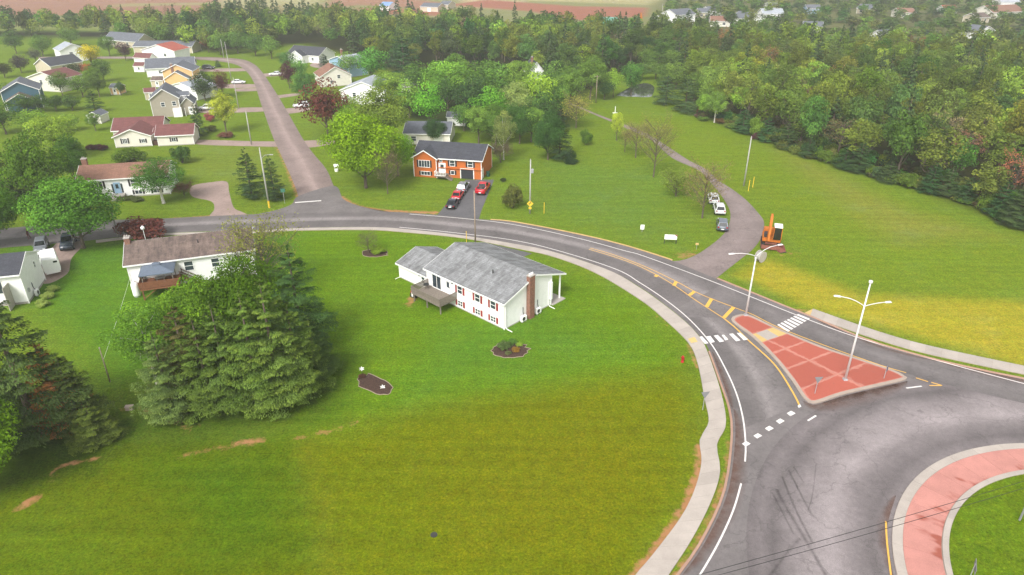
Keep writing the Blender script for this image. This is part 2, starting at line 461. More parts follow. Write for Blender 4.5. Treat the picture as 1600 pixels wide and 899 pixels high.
c1 = mix(t, ramp(t, noise(t, 0.16, 8, 0.72, v), [(0.5, gray(0)), (0.66, gray(0.55))]), c1, mix(t, 1.0, c1, (1.04, 1.06, 2.4, 1), 'MULTIPLY'))
n_h = noise(t, 1.9, 5, 0.7, v)
c1 = mix(t, ramp(t, n_h, [(0.42, gray(0)), (0.62, gray(0.7))]), c1, mix(t, 1.0, c1, (0.72, 0.95, 0.8, 1), 'MULTIPLY'))
c1 = mix(t, ramp(t, noise(t, 0.33, 6, 0.7, v), [(0.5, gray(0)), (0.72, gray(0.6))]), c1, mix(t, 1.0, c1, (1.3, 1.1, 1.2, 1), 'MULTIPLY'))
c1 = mix(t, 1.0, c1, ramp(t, n_mow, [(0.3, gray(0.9)), (0.7, gray(1.1))]), 'MULTIPLY')
c1 = mix(t, 1.0, c1, ramp(t, noise(t, 3.2, 6, 0.75, v), [(0.32, gray(0.72)), (0.5, gray(1.0)), (0.7, gray(1.32))]), 'MULTIPLY')
c1 = mix(t, 1.0, c1, ramp(t, noise(t, 0.85, 3, 0.6, v), [(0.3, gray(0.86)), (0.7, gray(1.14))]), 'MULTIPLY')
c1 = mix(t, 1.0, c1, ramp(t, n_fine, [(0.25, gray(0.5)), (0.5, gray(1.0)), (0.78, gray(1.6))]), 'MULTIPLY')
n_gr = noise(t, 13.0, 2, 0.8, v)
c1 = mix(t, 1.0, c1, ramp(t, n_gr, [(0.3, gray(0.72)), (0.7, gray(1.28))]), 'MULTIPLY')
sn = noise(t, 1.1, 6, 0.7, v)
sf = ramp(t, mth(t, 'ADD', at.outputs['Alpha'], mth(t, 'MULTIPLY', mth(t, 'SUBTRACT', sn, 0.5), 1.5)), [(0.5, gray(0)), (0.85, gray(0.85))])
sc_ = mix(t, n_mid, rgb(150, 98, 66), rgb(190, 138, 104))
c2 = mix(t, sf, c1, sc_)
t.links.new(c2, b.inputs['Base Color']); b.inputs['Roughness'].default_value = 0.95; b.inputs['Specular IOR Level'].default_value = 0.05
bump(t, b, mth(t, 'ADD', n_fine, n_gr), 0.5, 0.06)
ground = link('ground', me, m); ground['kind'] = 'structure'

# ------------------------------------------------------------------ asphalt, concrete, paint
RC = Vector((51.2, 32.5, 0))          # roundabout centre
def asphalt(name, c, bands=None, along=None, rough=0.8):
    m, t, b = node_mat(name)
    v = geo_pos(t)
    f1 = noise(t, 0.22, 6, 0.65, v); f2 = noise(t, 2.0, 5, 0.7, v); f3 = noise(t, 16, 3, 0.8, v)
    cc = mix(t, 1.0, c, ramp(t, f1, [(0.32, gray(0.84)), (0.68, gray(1.16))]), 'MULTIPLY')
    cc = mix(t, 1.0, cc, ramp(t, f2, [(0.3, gray(0.86)), (0.7, gray(1.12))]), 'MULTIPLY')
    if bands:
        uvn = N(t, 'ShaderNodeUVMap', uv_map='lane'); sp = N(t, 'ShaderNodeSeparateXYZ'); t.links.new(uvn.outputs[0], sp.inputs[0])
        mp = N(t, 'ShaderNodeMapping'); mp.inputs['Scale'].default_value = (0.09, 2.2, 1); t.links.new(uvn.outputs[0], mp.inputs[0])
        wob = noise(t, 1.0, 4, 0.6, mp.outputs[0])
        vv = mth(t, 'ADD', sp.outputs[1], mth(t, 'MULTIPLY', mth(t, 'SUBTRACT', wob, 0.5), 0.12))
        bf = ramp(t, vv, [(p, gray(g)) for p, g in bands])
        n = N(t, 'ShaderNodeMix', data_type='RGBA', blend_type='MULTIPLY'); n.inputs[0].default_value = 1
        t.links.new(cc, n.inputs[6]); t.links.new(bf, n.inputs[7]); cc = n.outputs[2]
    cc = mix(t, 1.0, cc, ramp(t, f3, [(0.3, gray(0.8)), (0.7, gray(1.2))]), 'MULTIPLY')
    # cracks
    vo = N(t, 'ShaderNodeTexVoronoi', feature='DISTANCE_TO_EDGE', inp={'Scale': 0.16}); 
    wv = N(t, 'ShaderNodeVectorMath', operation='ADD'); nv = N(t, 'ShaderNodeTexNoise', inp={'Scale': 0.6, 'Detail': 4})
    t.links.new(v, nv.inputs['Vector']); t.links.new(v, wv.inputs[0]); 
    sc2 = N(t, 'ShaderNodeVectorMath', operation='SCALE', inp={'Scale': 3.0}); t.links.new(nv.outputs['Color'], sc2.inputs[0]); t.links.new(sc2.outputs[0], wv.inputs[1])
    t.links.new(wv.outputs[0], vo.inputs['Vector'])
    cc = mix(t, ramp(t, vo.outputs['Distance'], [(0.0, gray(0.35)), (0.012, gray(0))]), cc, rgb(62, 58, 58))
    t.links.new(cc, b.inputs['Base Color']); b.inputs['Roughness'].default_value = rough; b.inputs['Specular IOR Level'].default_value = 0.25
    bump(t, b, f3, 0.2, 0.01)
    return m
AS = rgb(114, 108, 107)
M['asphalt'] = asphalt('asphalt', AS)
M['asphalt_main'] = asphalt('asphalt_main', AS, [(0, 0.92), (0.14, 0.84), (0.3, 0.98), (0.42, 1.5), (0.52, 1.35), (0.6, 0.82), (0.8, 0.86), (1, 0.95)])
M['asphalt_entry'] = asphalt('asphalt_entry', AS, [(0, 0.85), (0.25, 0.8), (0.42, 0.88), (0.56, 1.4), (0.72, 1.15), (0.86, 1.0), (1, 0.82)])
M['asphalt_exit'] = asphalt('asphalt_exit', AS, [(0, 1.0), (0.3, 0.88), (0.5, 1.05), (0.7, 0.92), (1, 0.8)])
M['asphalt_ring'] = asphalt('asphalt_ring', rgb(126, 118, 118), [(0, 0.9), (0.12, 0.66), (0.3, 1.0), (0.42, 1.42), (0.52, 1.22), (0.66, 1.02), (0.8, 0.62), (0.9, 0.82), (1, 0.68)])
M['asphalt_street'] = asphalt('asphalt_street', rgb(138, 121, 116), [(0, 0.9), (0.25, 0.95), (0.5, 1.3), (0.62, 1.0), (0.8, 0.88), (1, 0.85)])
M['asphalt_lane'] = asphalt('asphalt_lane', rgb(130, 117, 114), [(0, 0.95), (0.5, 1.08), (1, 0.92)])
M['asphalt_drive'] = asphalt('asphalt_drive', rgb(152, 132, 124))
M['asphalt_new'] = asphalt('asphalt_new', rgb(96, 94, 96))
def concrete(name, c, wet=None, wamt=0.5, wscale=0.35):
    m, t, b = node_mat(name)
    v = geo_pos(t)
    f1 = noise(t, 0.5, 6, 0.65, v); f2 = noise(t, 9, 4, 0.7, v)
    cc = mix(t, 1.0, c, ramp(t, f1, [(0.3, gray(0.88)), (0.7, gray(1.08))]), 'MULTIPLY')
    cc = mix(t, 1.0, cc, ramp(t, f2, [(0.3, gray(0.92)), (0.7, gray(1.07))]), 'MULTIPLY')
    oi = N(t, 'ShaderNodeObjectInfo'); cc = mix(t, 1.0, cc, ramp(t, oi.outputs['Random'], [(0, gray(0.93)), (1, gray(1.05))]), 'MULTIPLY')
    if wet:
        f3 = noise(t, wscale, 5, 0.6, v)
        wm = ramp(t, f3, [(1 - wamt - 0.06, gray(0)), (1 - wamt + 0.04, gray(1))])
        cc = mix(t, wm, cc, wet)
        t.links.new(ramp(t, wm, [(0, gray(0.85)), (1, gray(0.55))]), b.inputs['Roughness'])
    else: b.inputs['Roughness'].default_value = 0.88
    t.links.new(cc, b.inputs['Base Color']); b.inputs['Specular IOR Level'].default_value = 0.25
    return m
M['walk'] = concrete('sidewalk_concrete', rgb(174, 164, 155))
M['kerb'] = concrete('kerb_concrete', rgb(168, 152, 140))
M['kerb_yellow'] = concrete('kerb_yellow', rgb(190, 160, 106))
M['kerb_red'] = concrete('kerb_stained', rgb(172, 138, 120))
def pink_mat(name, dry, wet, mode):
    """tinted concrete still damp in places: the panels dry first along their joints, the apron in streaks down its slope"""
    m, t, b = node_mat(name); v = geo_pos(t)
    f1 = noise(t, 0.6, 6, 0.65, v); f2 = noise(t, 9, 4, 0.7, v); f3 = noise(t, 0.9, 5, 0.65, v)
    cc = mix(t, 1.0, dry, ramp(t, f1, [(0.3, gray(0.88)), (0.7, gray(1.08))]), 'MULTIPLY')
    if mode == 'panel':
        at = N(t, 'ShaderNodeAttribute', attribute_name='wet'); base = at.outputs['Fac']
        val = mth(t, 'ADD', base, mth(t, 'MULTIPLY', mth(t, 'SUBTRACT', f3, 0.5), 1.3))
        wm = ramp(t, val, [(0.34, gray(0)), (0.5, gray(1))])
    else:
        sub = N(t, 'ShaderNodeVectorMath', operation='SUBTRACT'); t.links.new(v, sub.inputs[0]); sub.inputs[1].default_value = (RC.x, RC.y, 0)
        sp = N(t, 'ShaderNodeSeparateXYZ'); t.links.new(sub.outputs[0], sp.inputs[0])
        an_ = mth(t, 'ARCTAN2', sp.outputs[1], sp.outputs[0]); ln = N(t, 'ShaderNodeVectorMath', operation='LENGTH'); t.links.new(sub.outputs[0], ln.inputs[0])
        cb_ = N(t, 'ShaderNodeCombineXYZ'); t.links.new(mth(t, 'MULTIPLY', an_, 15.0), cb_.inputs[0]); t.links.new(mth(t, 'MULTIPLY', ln.outputs['Value'], 0.35), cb_.inputs[1])
        f4 = noise(t, 1.0, 2, 0.5, cb_.outputs[0]); f5 = noise(t, 0.16, 3, 0.5, v)
        inner_ = mth(t, 'MULTIPLY', mth(t, 'SUBTRACT', 20.3, ln.outputs['Value']), 0.16)
        val = mth(t, 'ADD', mth(t, 'ADD', inner_, mth(t, 'MULTIPLY', mth(t, 'SUBTRACT', f4, 0.5), 1.5)), mth(t, 'MULTIPLY', mth(t, 'SUBTRACT', f5, 0.5), 2.0))
        wm = ramp(t, val, [(0.45, gray(0)), (0.62, gray(1))])
    cc = mix(t, wm, cc, wet); cc = mix(t, 1.0, cc, ramp(t, f2, [(0.3, gray(0.9)), (0.7, gray(1.08))]), 'MULTIPLY')
    d_ = noise(t, 1.7, 6, 0.7, v); cc = mix(t, ramp(t, d_, [(0.6, gray(0)), (0.78, gray(0.4))]), cc, rgb(120, 92, 80))
    oi = N(t, 'ShaderNodeObjectInfo'); cc = mix(t, 1.0, cc, ramp(t, oi.outputs['Random'], [(0, gray(0.92)), (1, gray(1.06))]), 'MULTIPLY')
    t.links.new(cc, b.inputs['Base Color']); t.links.new(ramp(t, wm, [(0, gray(0.85)), (1, gray(0.5))]), b.inputs['Roughness']); b.inputs['Specular IOR Level'].default_value = 0.25
    return m
M['pink'] = pink_mat('pink_concrete', rgb(186, 120, 105), rgb(168, 88, 72), 'panel')
M['pink_dry'] = pink_mat('pink_apron', rgb(186, 130, 120), rgb(154, 86, 72), 'apron')
M['tactile'] = concrete('tactile_yellow', rgb(200, 172, 112))
def paint(name, c, wear=0.5):
    m, t, b = node_mat(name)
    v = geo_pos(t)
    f = noise(t, 3.0, 6, 0.75, v)
    a = ramp(t, f, [(wear - 0.12, gray(0.15)), (wear + 0.02, gray(1))])
    t.links.new(mix(t, a, AS, c), b.inputs['Base Color']); b.inputs['Roughness'].default_value = 0.6
    return m
M['paint_white'] = paint('road_paint_white', rgb(222, 216, 212), 0.4)
M['paint_worn'] = paint('road_paint_worn', rgb(228, 222, 216), 0.46)
M['paint_yellow'] = paint('road_paint_yellow', rgb(222, 172, 74), 0.36)

Zb, Zr, Zm, Zp = 0.012, 0.02, 0.028, 0.036
Nk = spline(W([(-160, 372), (0, 358), (105, 348), (180, 344), (250, 342), (330, 338), (400, 335), (430, 334), (520, 332), (600, 331), (682, 336), (750, 343), (800, 347), (900, 366), (975, 384), (1050, 407.5), (1082, 421), (1120, 436), (1169, 456), (1225, 479), (1270, 497), (1319, 518), (1375, 539), (1469, 565), (1600, 593), (1760, 620)]), 1.5)
Sk = spline(W([(-160, 402), (0, 388), (140, 376), (180, 371), (250, 365), (320, 362), (400, 361), (462, 357), (550, 355), (625, 357.5), (700, 366), (775, 376.5), (862, 393), (950, 422), (1000, 449), (1037, 475), (1075, 506), (1098, 532), (1109, 550), (1127, 599), (1141, 640), (1145, 677), (1139, 741), (1126, 790), (1094, 854), (1062, 899), (1000, 980)]), 1.5)
# one bed of asphalt under everything
bed_pts = [p for p in Nk] + [RC + Vector((64, 30, 0)), RC + Vector((64, -30, 0)), RC + Vector((10, -42, 0)), RC + Vector((-34, -36, 0))] + [p for p in reversed(Sk)]
road = sheet('road', bed_pts, Zb, M['asphalt'], kind='structure')
def cut(curve, x_from, x_to):
    """the piece of a curve whose photo column lies in a range"""
    return [p for p in curve if x_from <= Pj(p.x, p.y)[0] <= x_to]
NA = resample(cut(Nk, -200, 1140), 160); SA = resample([p for p in cut(Sk, -200, 1062) if p.y > 60], 160)
strip('main_carriageway', NA, SA, Zr, M['asphalt_main'], kind='structure')
ILs = spline(W([(1131, 497), (1150, 513), (1169, 531), (1210, 569), (1240, 614), (1249, 634)]), 0.6)
EN = resample([p for p in Sk if 50 < p.y and Pj(p.x, p.y)[0] > 1062 and Pj(p.x, p.y)[1] < 690], 50)
strip('entry_lane', EN, resample(ILs, 50), Zm, M['asphalt_entry'], kind='structure')
IRs = spline(W([(1140, 480), (1176, 492), (1214, 511), (1285, 539), (1375, 571), (1416, 584), (1500, 607), (1640, 640)]), 0.8)
strip('exit_lane', resample(cut(Nk, 1140, 1760), 60), resample(IRs, 60), Zm, M['asphalt_exit'], kind='structure')
def arc(r, a0, a1, n): return [RC + Vector((math.cos(R(a0 + (a1 - a0) * i / (n - 1))), math.sin(R(a0 + (a1 - a0) * i / (n - 1))), 0)) * r for i in range(n)]
strip('roundabout_lane', arc(21.6, 0, 360, 181), arc(33.0, 0, 360, 181), Zr + 0.002, M['asphalt_ring'], kind='structure')

# side street, country lane, driveways
SL = spline(W([(462, 333), (460, 322), (466, 308), (457, 282), (445, 255), (432, 227), (424, 208), (407, 160), (397, 130), (385, 112), (370, 102), (345, 96.5), (300, 93.5), (200, 92), (60, 93)]), 1.5)
SR = spline(W([(690, 340), (600, 331), (555, 320), (535, 310), (522, 292), (510, 265), (487, 237), (472, 215), (452, 180), (430, 143), (408, 111), (396, 100), (380, 93.5), (350, 90.5), (300, 89), (200, 88.5), (60, 89)]), 1.5)
strip('side_street', resample(SL, 140), resample(SR, 140), Zb + 0.003, M['asphalt_street'], kind='structure')
sheet('street_mouth', spline(W([(400, 337), (430, 329), (455, 320), (468, 306), (522, 291), (536, 311), (557, 321), (600, 331), (640, 336), (560, 340), (460, 341)]), 1.0, True), Zb + 0.006, M['asphalt'], kind='structure')
LL = spline(W([(1040, 407), (1057, 408.5), (1081, 402), (1106, 387), (1129, 368), (1139, 351), (1141, 332), (1133, 315), (1121, 298), (1106, 281), (1091, 266), (1050, 247), (1017, 219), (972, 198), (925, 178), (890, 163)]), 1.0)
LR = spline(W([(1118, 436), (1127, 429), (1155, 407), (1176, 390), (1189, 372), (1194, 349), (1187, 336), (1166, 313), (1144, 296), (1121, 281), (1102, 264), (1075, 250), (1037, 225), (1005, 206), (950, 185), (927, 176), (893, 161.5)]), 1.0)
strip('country_lane', resample(LL, 110), resample(LR, 110), Zb + 0.004, M['asphalt_lane'], kind='structure')
def drive(pl, mat='asphalt_drive', z=0.008, smooth=True):
    p = W(pl); return sheet('driveway', spline(p, 0.8, True) if smooth else p, z, M[mat], kind='structure')
drive([(300, 291), (330, 285), (354, 284), (358, 300), (365, 324), (377, 331), (384, 337), (330, 340), (335, 327), (330, 315), (300, 307)])
drive([(682, 338), (728, 281), (772, 281), (752, 330), (748, 344)], 'asphalt_new', 0.016, False)
drive([(757, 379), (832, 396.5), (808, 405), (765, 428), (700, 402)], 'asphalt_new', 0.016, False)
drive([(305, 219), (400, 221), (440, 222), (436, 229), (400, 229), (310, 226)], z=0.009)
drive([(470, 221), (526, 219), (530, 223), (480, 231)], z=0.009)
drive([(92, 378), (132, 378), (112, 404), (105, 428), (70, 444), (60, 420)], z=0.009)
drive([(440, 171), (478, 168), (482, 173), (448, 178)], z=0.009); drive([(430, 150), (465, 146), (466, 149), (432, 154)], z=0.009)
drive([(405, 116), (445, 114), (446, 118), (408, 120)], z=0.009); drive([(318, 108), (392, 107), (394, 111), (318, 112)], z=0.009)
drive([(330, 132), (400, 132), (402, 137), (330, 138)], z=0.009); drive([(320, 171), (415, 168), (418, 174), (322, 177)], z=0.009)
drive([(398, 138), (402, 138), (404, 142), (370, 143), (370, 139)], z=0.0095)
drive([(490, 99), (520, 101), (512, 108), (486, 104)], z=0.009)

# kerbs (raised), markings, walks with slabs
def kerb(pts, side=1, mat='kerb', wd=0.22, h=0.13, name='kerb'):
    return strip(name, pts, offset(pts, wd * side), h, M[mat], None, h + 0.02, 'structure')
kerb(offset(cut(Nk, 752, 1052), 0.0), 1, 'kerb_yellow'); kerb(cut(Nk, 1120, 1760), 1, 'kerb_red')
kerb([p for p in Sk if p.y < 66 or Pj(p.x, p.y)[0] > 1106], -1, 'kerb_red')
def mark(name, pl, wd, mat='paint_white', world=False, z=Zp):
    return line_mark(name, pl if world else spline(W(pl), 0.8), wd, z, M[mat], road)
mark('edge_line', [(624, 355.5), (700, 363), (800, 375.5), (875, 393), (962, 421), (1000, 442.5), (1037, 467), (1075, 497.5), (1109, 535), (1131, 572), (1150, 614), (1161, 655), (1165, 696), (1164, 722)], 0.16)
mark('edge_line', [(1158, 756), (1146, 797), (1124, 846), (1096, 895), (1075, 925)], 0.16)
mark('edge_line', [(640, 335), (720, 341.5), (800, 351), (900, 372), (975, 392), (1007, 401), (1112, 440), (1244, 492.5), (1337, 527), (1450, 560), (1600, 600), (1680, 620)], 0.16)
mark('centre_line', [(920, 390), (960, 402), (1000, 417), (1045, 441), (1086, 469), (1131, 498)], 0.14, 'paint_yellow')
mark('centre_line', [(922, 388), (960, 399), (1010, 418), (1056, 440), (1094, 460), (1150, 482), (1176, 492), (1214, 511), (1285, 539), (1375, 571), (1416, 583)], 0.14, 'paint_yellow')
mark('island_line', [(1131, 498), (1150, 513.5), (1169, 532), (1210, 570), (1239, 614), (1249, 634)], 0.2, 'paint_yellow')
mark('dash_line', [(1431, 591), (1450, 597)], 0.16, 'paint_yellow'); mark('dash_line', [(1455, 598), (1472, 603)], 0.16, 'paint_yellow')
mark('dash_line', [(1262, 658), (1275, 650)], 0.2); mark('dash_line', [(1416, 607), (1440, 604)], 0.2); mark('dash_line', [(1452, 603), (1470, 603)], 0.16, 'paint_yellow')
for a, c in (((1027, 430), (1024, 433)), ((1056.5, 440.5), (1053, 447)), ((1085, 456), (1077, 462)), ((1112, 467), (1104, 480)), ((1146, 481), (1131, 497))):
    mark('hatch_bar', [a, c], 0.5, 'paint_yellow', z=Zp + 0.004)
mark('centre_line', [(1384, 815), (1386, 850), (1392, 899)], 0.14, 'paint_yellow')
def bar(name, quad, mat='paint_white'):
    return sheet(name, W(quad), Zp + 0.004, M[mat], road)
# crosswalk on the entry lane
for q in ([(1092, 527), (1097, 526), (1107, 537), (1101, 538)], [(1103, 526.5), (1110, 525.5), (1117, 535), (1110, 536.5)], [(1115, 525), (1121.5, 524), (1131.5, 534), (1124.5, 535.5)],
          [(1139, 522.5), (1145, 521.5), (1157, 532.5), (1150, 534)], [(1151, 521), (1156.5, 520.5), (1169, 531), (1162, 532.5)]):
    bar('crosswalk_bar', q)
bar('crosswalk_bar', [(1127.5, 524), (1131, 523.5), (1138, 531), (1133, 532.5)], 'paint_worn')
for i in range(7):
    f = i / 6; x0, y0 = 1214 + (1244 - 1214) * f, 508.5 + (493 - 508.5) * f; x1, y1 = 1231 + (1262 - 1231) * f, 519 + (500.5 - 519) * f
    bar('crosswalk_bar', [(x0, y0 - 0.2), (x0 + 3.0, y0 - 1.7), (x1 + 3.6, y1 - 1.8), (x1, y1)])
for i, (x, y) in enumerate([(1166, 694), (1184, 681.5), (1202, 670), (1219, 658.5), (1236, 646.5)]):
    bar('yield_block', [(x - 7, y), (x, y - 4), (x + 7, y), (x - 1, y + 4.5)], 'paint_white' if i in (0, 1) else 'paint_worn')
bar('yield_block', [(1246, 635), (1250, 632), (1252, 636), (1248, 638)])
mark('stop_line', [(461, 317), (502, 314)], 0.5)

def walk(name, A, B, slab=1.7, h=0.12):
    n = max(2, int((plen(A) + plen(B)) / 2 / slab))
    k = 4
    a = resample(A, n * k + 1); c = resample(B, n * k + 1)
    base = strip(name, a, c, h - 0.03, M['kerb'], None, h, 'structure')
    for i in range(n):
        aa = a[i * k:(i + 1) * k + 1]; cc = c[i * k:(i + 1) * k + 1]
        ga = (aa[-1] - aa[0]).normalized() * 0.012
        aa = [aa[0] + ga] + aa[1:-1] + [aa[-1] - ga]; cc = [cc[0] + ga] + cc[1:-1] + [cc[-1] - ga]
        strip('slab', aa, cc, h + random.uniform(-0.004, 0.004), M['walk'], base, 0.05, uv=False)
    return base
wL = spline(W([(150, 380), (250, 369), (400, 364.5), (462, 361), (575, 360), (637, 364), (725, 373), (800, 387.5), (862, 401), (930, 427), (1000, 469), (1037, 499), (1075, 536), (1090, 569), (1101, 625), (1107, 652), (1105, 667), (1093, 689), (1096, 722), (1086, 764), (1064, 809), (1019, 869), (1000, 891), (960, 940)]), 1.0)
wR = spline(W([(150, 376.5), (250, 366), (400, 361.8), (462, 357.8), (575, 356), (637, 359.5), (725, 369.5), (800, 381.5), (862, 394), (950, 423), (1000, 451), (1037, 477), (1075, 508), (1097, 534), (1109, 561), (1124, 606), (1133, 645), (1133, 670), (1120, 696), (1125, 737), (1112, 782), (1082, 842), (1045, 899), (1015, 945)]), 1.0)
sw_main = walk('sidewalk', wL, wR)
nL = spline(W([(1270, 483.5), (1319, 501), (1375, 520), (1450, 541), (1600, 573), (1720, 597)]), 1.0)
nR = spline(W([(1265, 495), (1319, 514), (1375, 533), (1450, 554), (1600, 586), (1720, 610)]), 1.0)
sw_far = walk('sidewalk', nL, nR)
sheet('ramp_pad', W([(1257, 490), (1270, 483.5), (1284, 489), (1270, 496.5)]), 0.1, M['tactile'], sw_far, thick=0.1)
sheet('ramp_pad', W([(1075, 531), (1085, 528), (1090, 535.5), (1080, 537.5)]), 0.128, M['tactile'], sw_main, thick=0.03)

# tyre marks and the film of red dirt washed along the kerbs
def film(name, c, dens, vfall=True):
    m = bpy.data.materials.new(name); m.use_nodes = True; t = m.node_tree; b = t.nodes['Principled BSDF']; o_ = t.nodes['Material Output']
    v = geo_pos(t); f = noise(t, 0.8, 6, 0.7, v); uvn = N(t, 'ShaderNodeUVMap', uv_map='lane'); sp = N(t, 'ShaderNodeSeparateXYZ'); t.links.new(uvn.outputs[0], sp.inputs[0])
    fall = ramp(t, sp.outputs[1], [(0, gray(1)), (0.3, gray(0.75)), (1, gray(0))] if vfall else [(0, gray(0)), (0.5, gray(1)), (1, gray(0))])
    a = mth(t, 'MULTIPLY', mth(t, 'MULTIPLY', fall, ramp(t, f, [(0.25, gray(0.2)), (0.7, gray(1))])), dens)
    tr = N(t, 'ShaderNodeBsdfTransparent'); mx = N(t, 'ShaderNodeMixShader'); t.links.new(a, mx.inputs[0]); t.links.new(tr.outputs[0], mx.inputs[1]); t.links.new(b.outputs[0], mx.inputs[2]); t.links.new(mx.outputs[0], o_.inputs['Surface'])
    b.inputs['Base Color'].default_value = c; b.inputs['Roughness'].default_value = 0.9; return m
M['dirt_film'] = film('dirt_film', rgb(112, 80, 66), 0.85); M['tyre_film'] = film('tyre_film', rgb(60, 55, 55), 0.42, False)
def dirt(pl, wd, world=False):
    c_ = pl if world else spline(W(pl), 0.8); strip('road_dirt', c_, [a_.lerp(b_, max(0.02, math.sin(math.pi * i_ / (len(c_) - 1))) ** 0.6) for i_, (a_, b_) in enumerate(zip(c_, offset(c_, wd)))], Zp - 0.003, M['dirt_film'], road)
dirt([(1146, 640), (1149, 677), (1143, 741), (1130, 790), (1098, 854), (1066, 899)], 1.5); dirt([(1112, 550), (1130, 599), (1144, 640)], 0.7)
dirt([(1256, 627), (1270, 633), (1285, 630), (1319, 619), (1375, 606), (1417, 596)], -2.2); dirt([(1417, 596), (1375, 606), (1319, 619), (1285, 630)], 1.2)
dirt([(1470, 566), (1600, 594), (1700, 612)], -1.2); dirt([(1276, 500), (1375, 541), (1470, 566)], -0.7); dirt([(1400, 775), (1389, 810), (1386, 835), (1392, 880), (1398, 910)], -0.9)
for pl_, wd_ in (([(1213, 765), (1232, 800), (1262, 850), (1290, 899)], 0.5), ([(1222, 745), (1240, 790), (1270, 850)], 0.35), ([(1232, 735), (1250, 770), (1268, 805)], 0.3), ([(1206, 770), (1222, 800), (1240, 835)], 0.28), ([(1240, 730), (1256, 755)], 0.25), ([(1275, 725), (1270, 770), (1262, 800)], 0.15), ([(1250, 842), (1225, 870), (1200, 905)], 0.4)):
    line_mark('tyre_mark', spline(W(pl_), 0.6), wd_, Zp - 0.001, M['tyre_film'], road)
# splitter island: kerb ring, pink panels with joints, crossing cut
isl = spline(W([(1142, 500), (1150, 494), (1169, 493), (1202, 508), (1232, 521.5), (1285, 543), (1337, 560), (1394, 579), (1412, 588), (1415, 594), (1375, 604), (1319, 617), (1285, 628.5), (1270, 631), (1256, 624), (1236, 595), (1210, 562), (1176, 528), (1150, 509)]), 0.7, True)
island = sheet('traffic_island', isl, 0.13, M['kerb'], kind='structure', thick=0.12)
def clip(poly, p, nrm):
    """keep the side of a polygon where (x-p).nrm > 0"""
    out = []
    for i in range(len(poly)):
        a, c = poly[i], poly[(i + 1) % len(poly)]
        da, dc = (a - p).dot(nrm), (c - p).dot(nrm)
        if da >= 0: out.append(a)
        if da * dc < 0: out.append(a.lerp(c, da / (da - dc)))
    return out
cen = sum(isl, Vector()) / len(isl)
inner = offset(isl + [isl[0], isl[1]], 0.42)[:-2]
if sum(((a.x * c.y) - (c.x * a.y)) for a, c in zip(inner, inner[1:] + inner[:1])) > 0 and (inner[5] - cen).length > (isl[5] - cen).length: inner = offset(isl + [isl[0], isl[1]], -0.42)[:-2]
if (inner[5] - cen).length > (isl[5] - cen).length: inner = offset(isl + [isl[0], isl[1]], -0.42)[:-2]
ax0, ax1 = G(1150, 500), G(1345, 612); ax = (ax1 - ax0).normalized(); pr = Vector((-ax.y, ax.x, 0))
cA = G(1197, 526)     # crossing cut
cross_dir = (G(1232, 512) - G(1172, 532)).normalized(); cn = Vector((cross_dir.y, -cross_dir.x, 0))
if cn.dot(ax) < 0: cn = -cn
q1, q2 = G(1190, 519), G(1205, 531)
def piece(name, poly, mat, top=0.137):
    if len(poly) < 3: return
    if mat != 'pink': sheet(name, poly, top, M[mat], island, thick=0.02); return
    c = sum(poly, Vector()) / len(poly); n = len(poly); vs = []; fs = []; wt = []
    rad_ = max(0.5, sum((p - c).length for p in poly) / n)
    for k, z in ((1.0, top - 0.02), (1.0, top), (max(0.1, 1 - 0.07 / rad_), top), (max(0.05, 1 - 0.34 / rad_), top), (0.02, top)):
        vs += [(c.x + (p.x - c.x) * k, c.y + (p.y - c.y) * k, z) for p in poly]; wt += [{1.0: 0.0}.get(k, 0.22 if k > 1 - 0.2 / rad_ else 0.68)] * n
    for r_ in range(4):
        for i in range(n): fs.append((r_ * n + i, r_ * n + (i + 1) % n, (r_ + 1) * n + (i + 1) % n, (r_ + 1) * n + i))
    fs.append(tuple(range(4 * n, 5 * n)))
    o = MB().add(vs, fs).build(name, M[mat], island)
    at_ = o.data.attributes.new('wet', 'FLOAT', 'POINT'); at_.data.foreach_set('value', wt)
tip = clip(inner, q1, -cn); piece('panel', tip, 'pink')
cutp = clip(clip(inner, q1 + cn * 0.03, cn), q2, -cn)
for d0, d1, mt in ((-9, -0.95, 'tactile'), (-0.93, 0.93, 'walk'), (0.95, 9, 'tactile')):
    mid = sum(cutp, Vector()) / len(cutp)
    piece('crossing_pad', clip(clip(cutp, mid + cross_dir * d0, cross_dir), mid + cross_dir * d1, -cross_dir), mt, 0.135)
rest = clip(inner, q2 + cn * 0.03, cn)
cuts_c = [(1240, 545), (1268, 572), (1310, 598)]
axis_line = (G(1385, 612) - G(1225, 535)).normalized(); an = Vector((-axis_line.y, axis_line.x, 0))
prev = None
segs = []
cur = rest
for c in W([(1222, 548), (1250, 570), (1280, 598)]):
    n2 = cn.lerp(ax, 0.4).normalized()
    segs.append(clip(cur, c, -n2)); cur = clip(cur, c + n2 * 0.03, n2)
segs.append(cur)
for sg in segs:
    if len(sg) < 3: continue
    piece('panel', clip(sg, G(1275, 570), an), 'pink'); piece('panel', clip(sg, G(1275, 570) - an * 0.03, -an), 'pink')

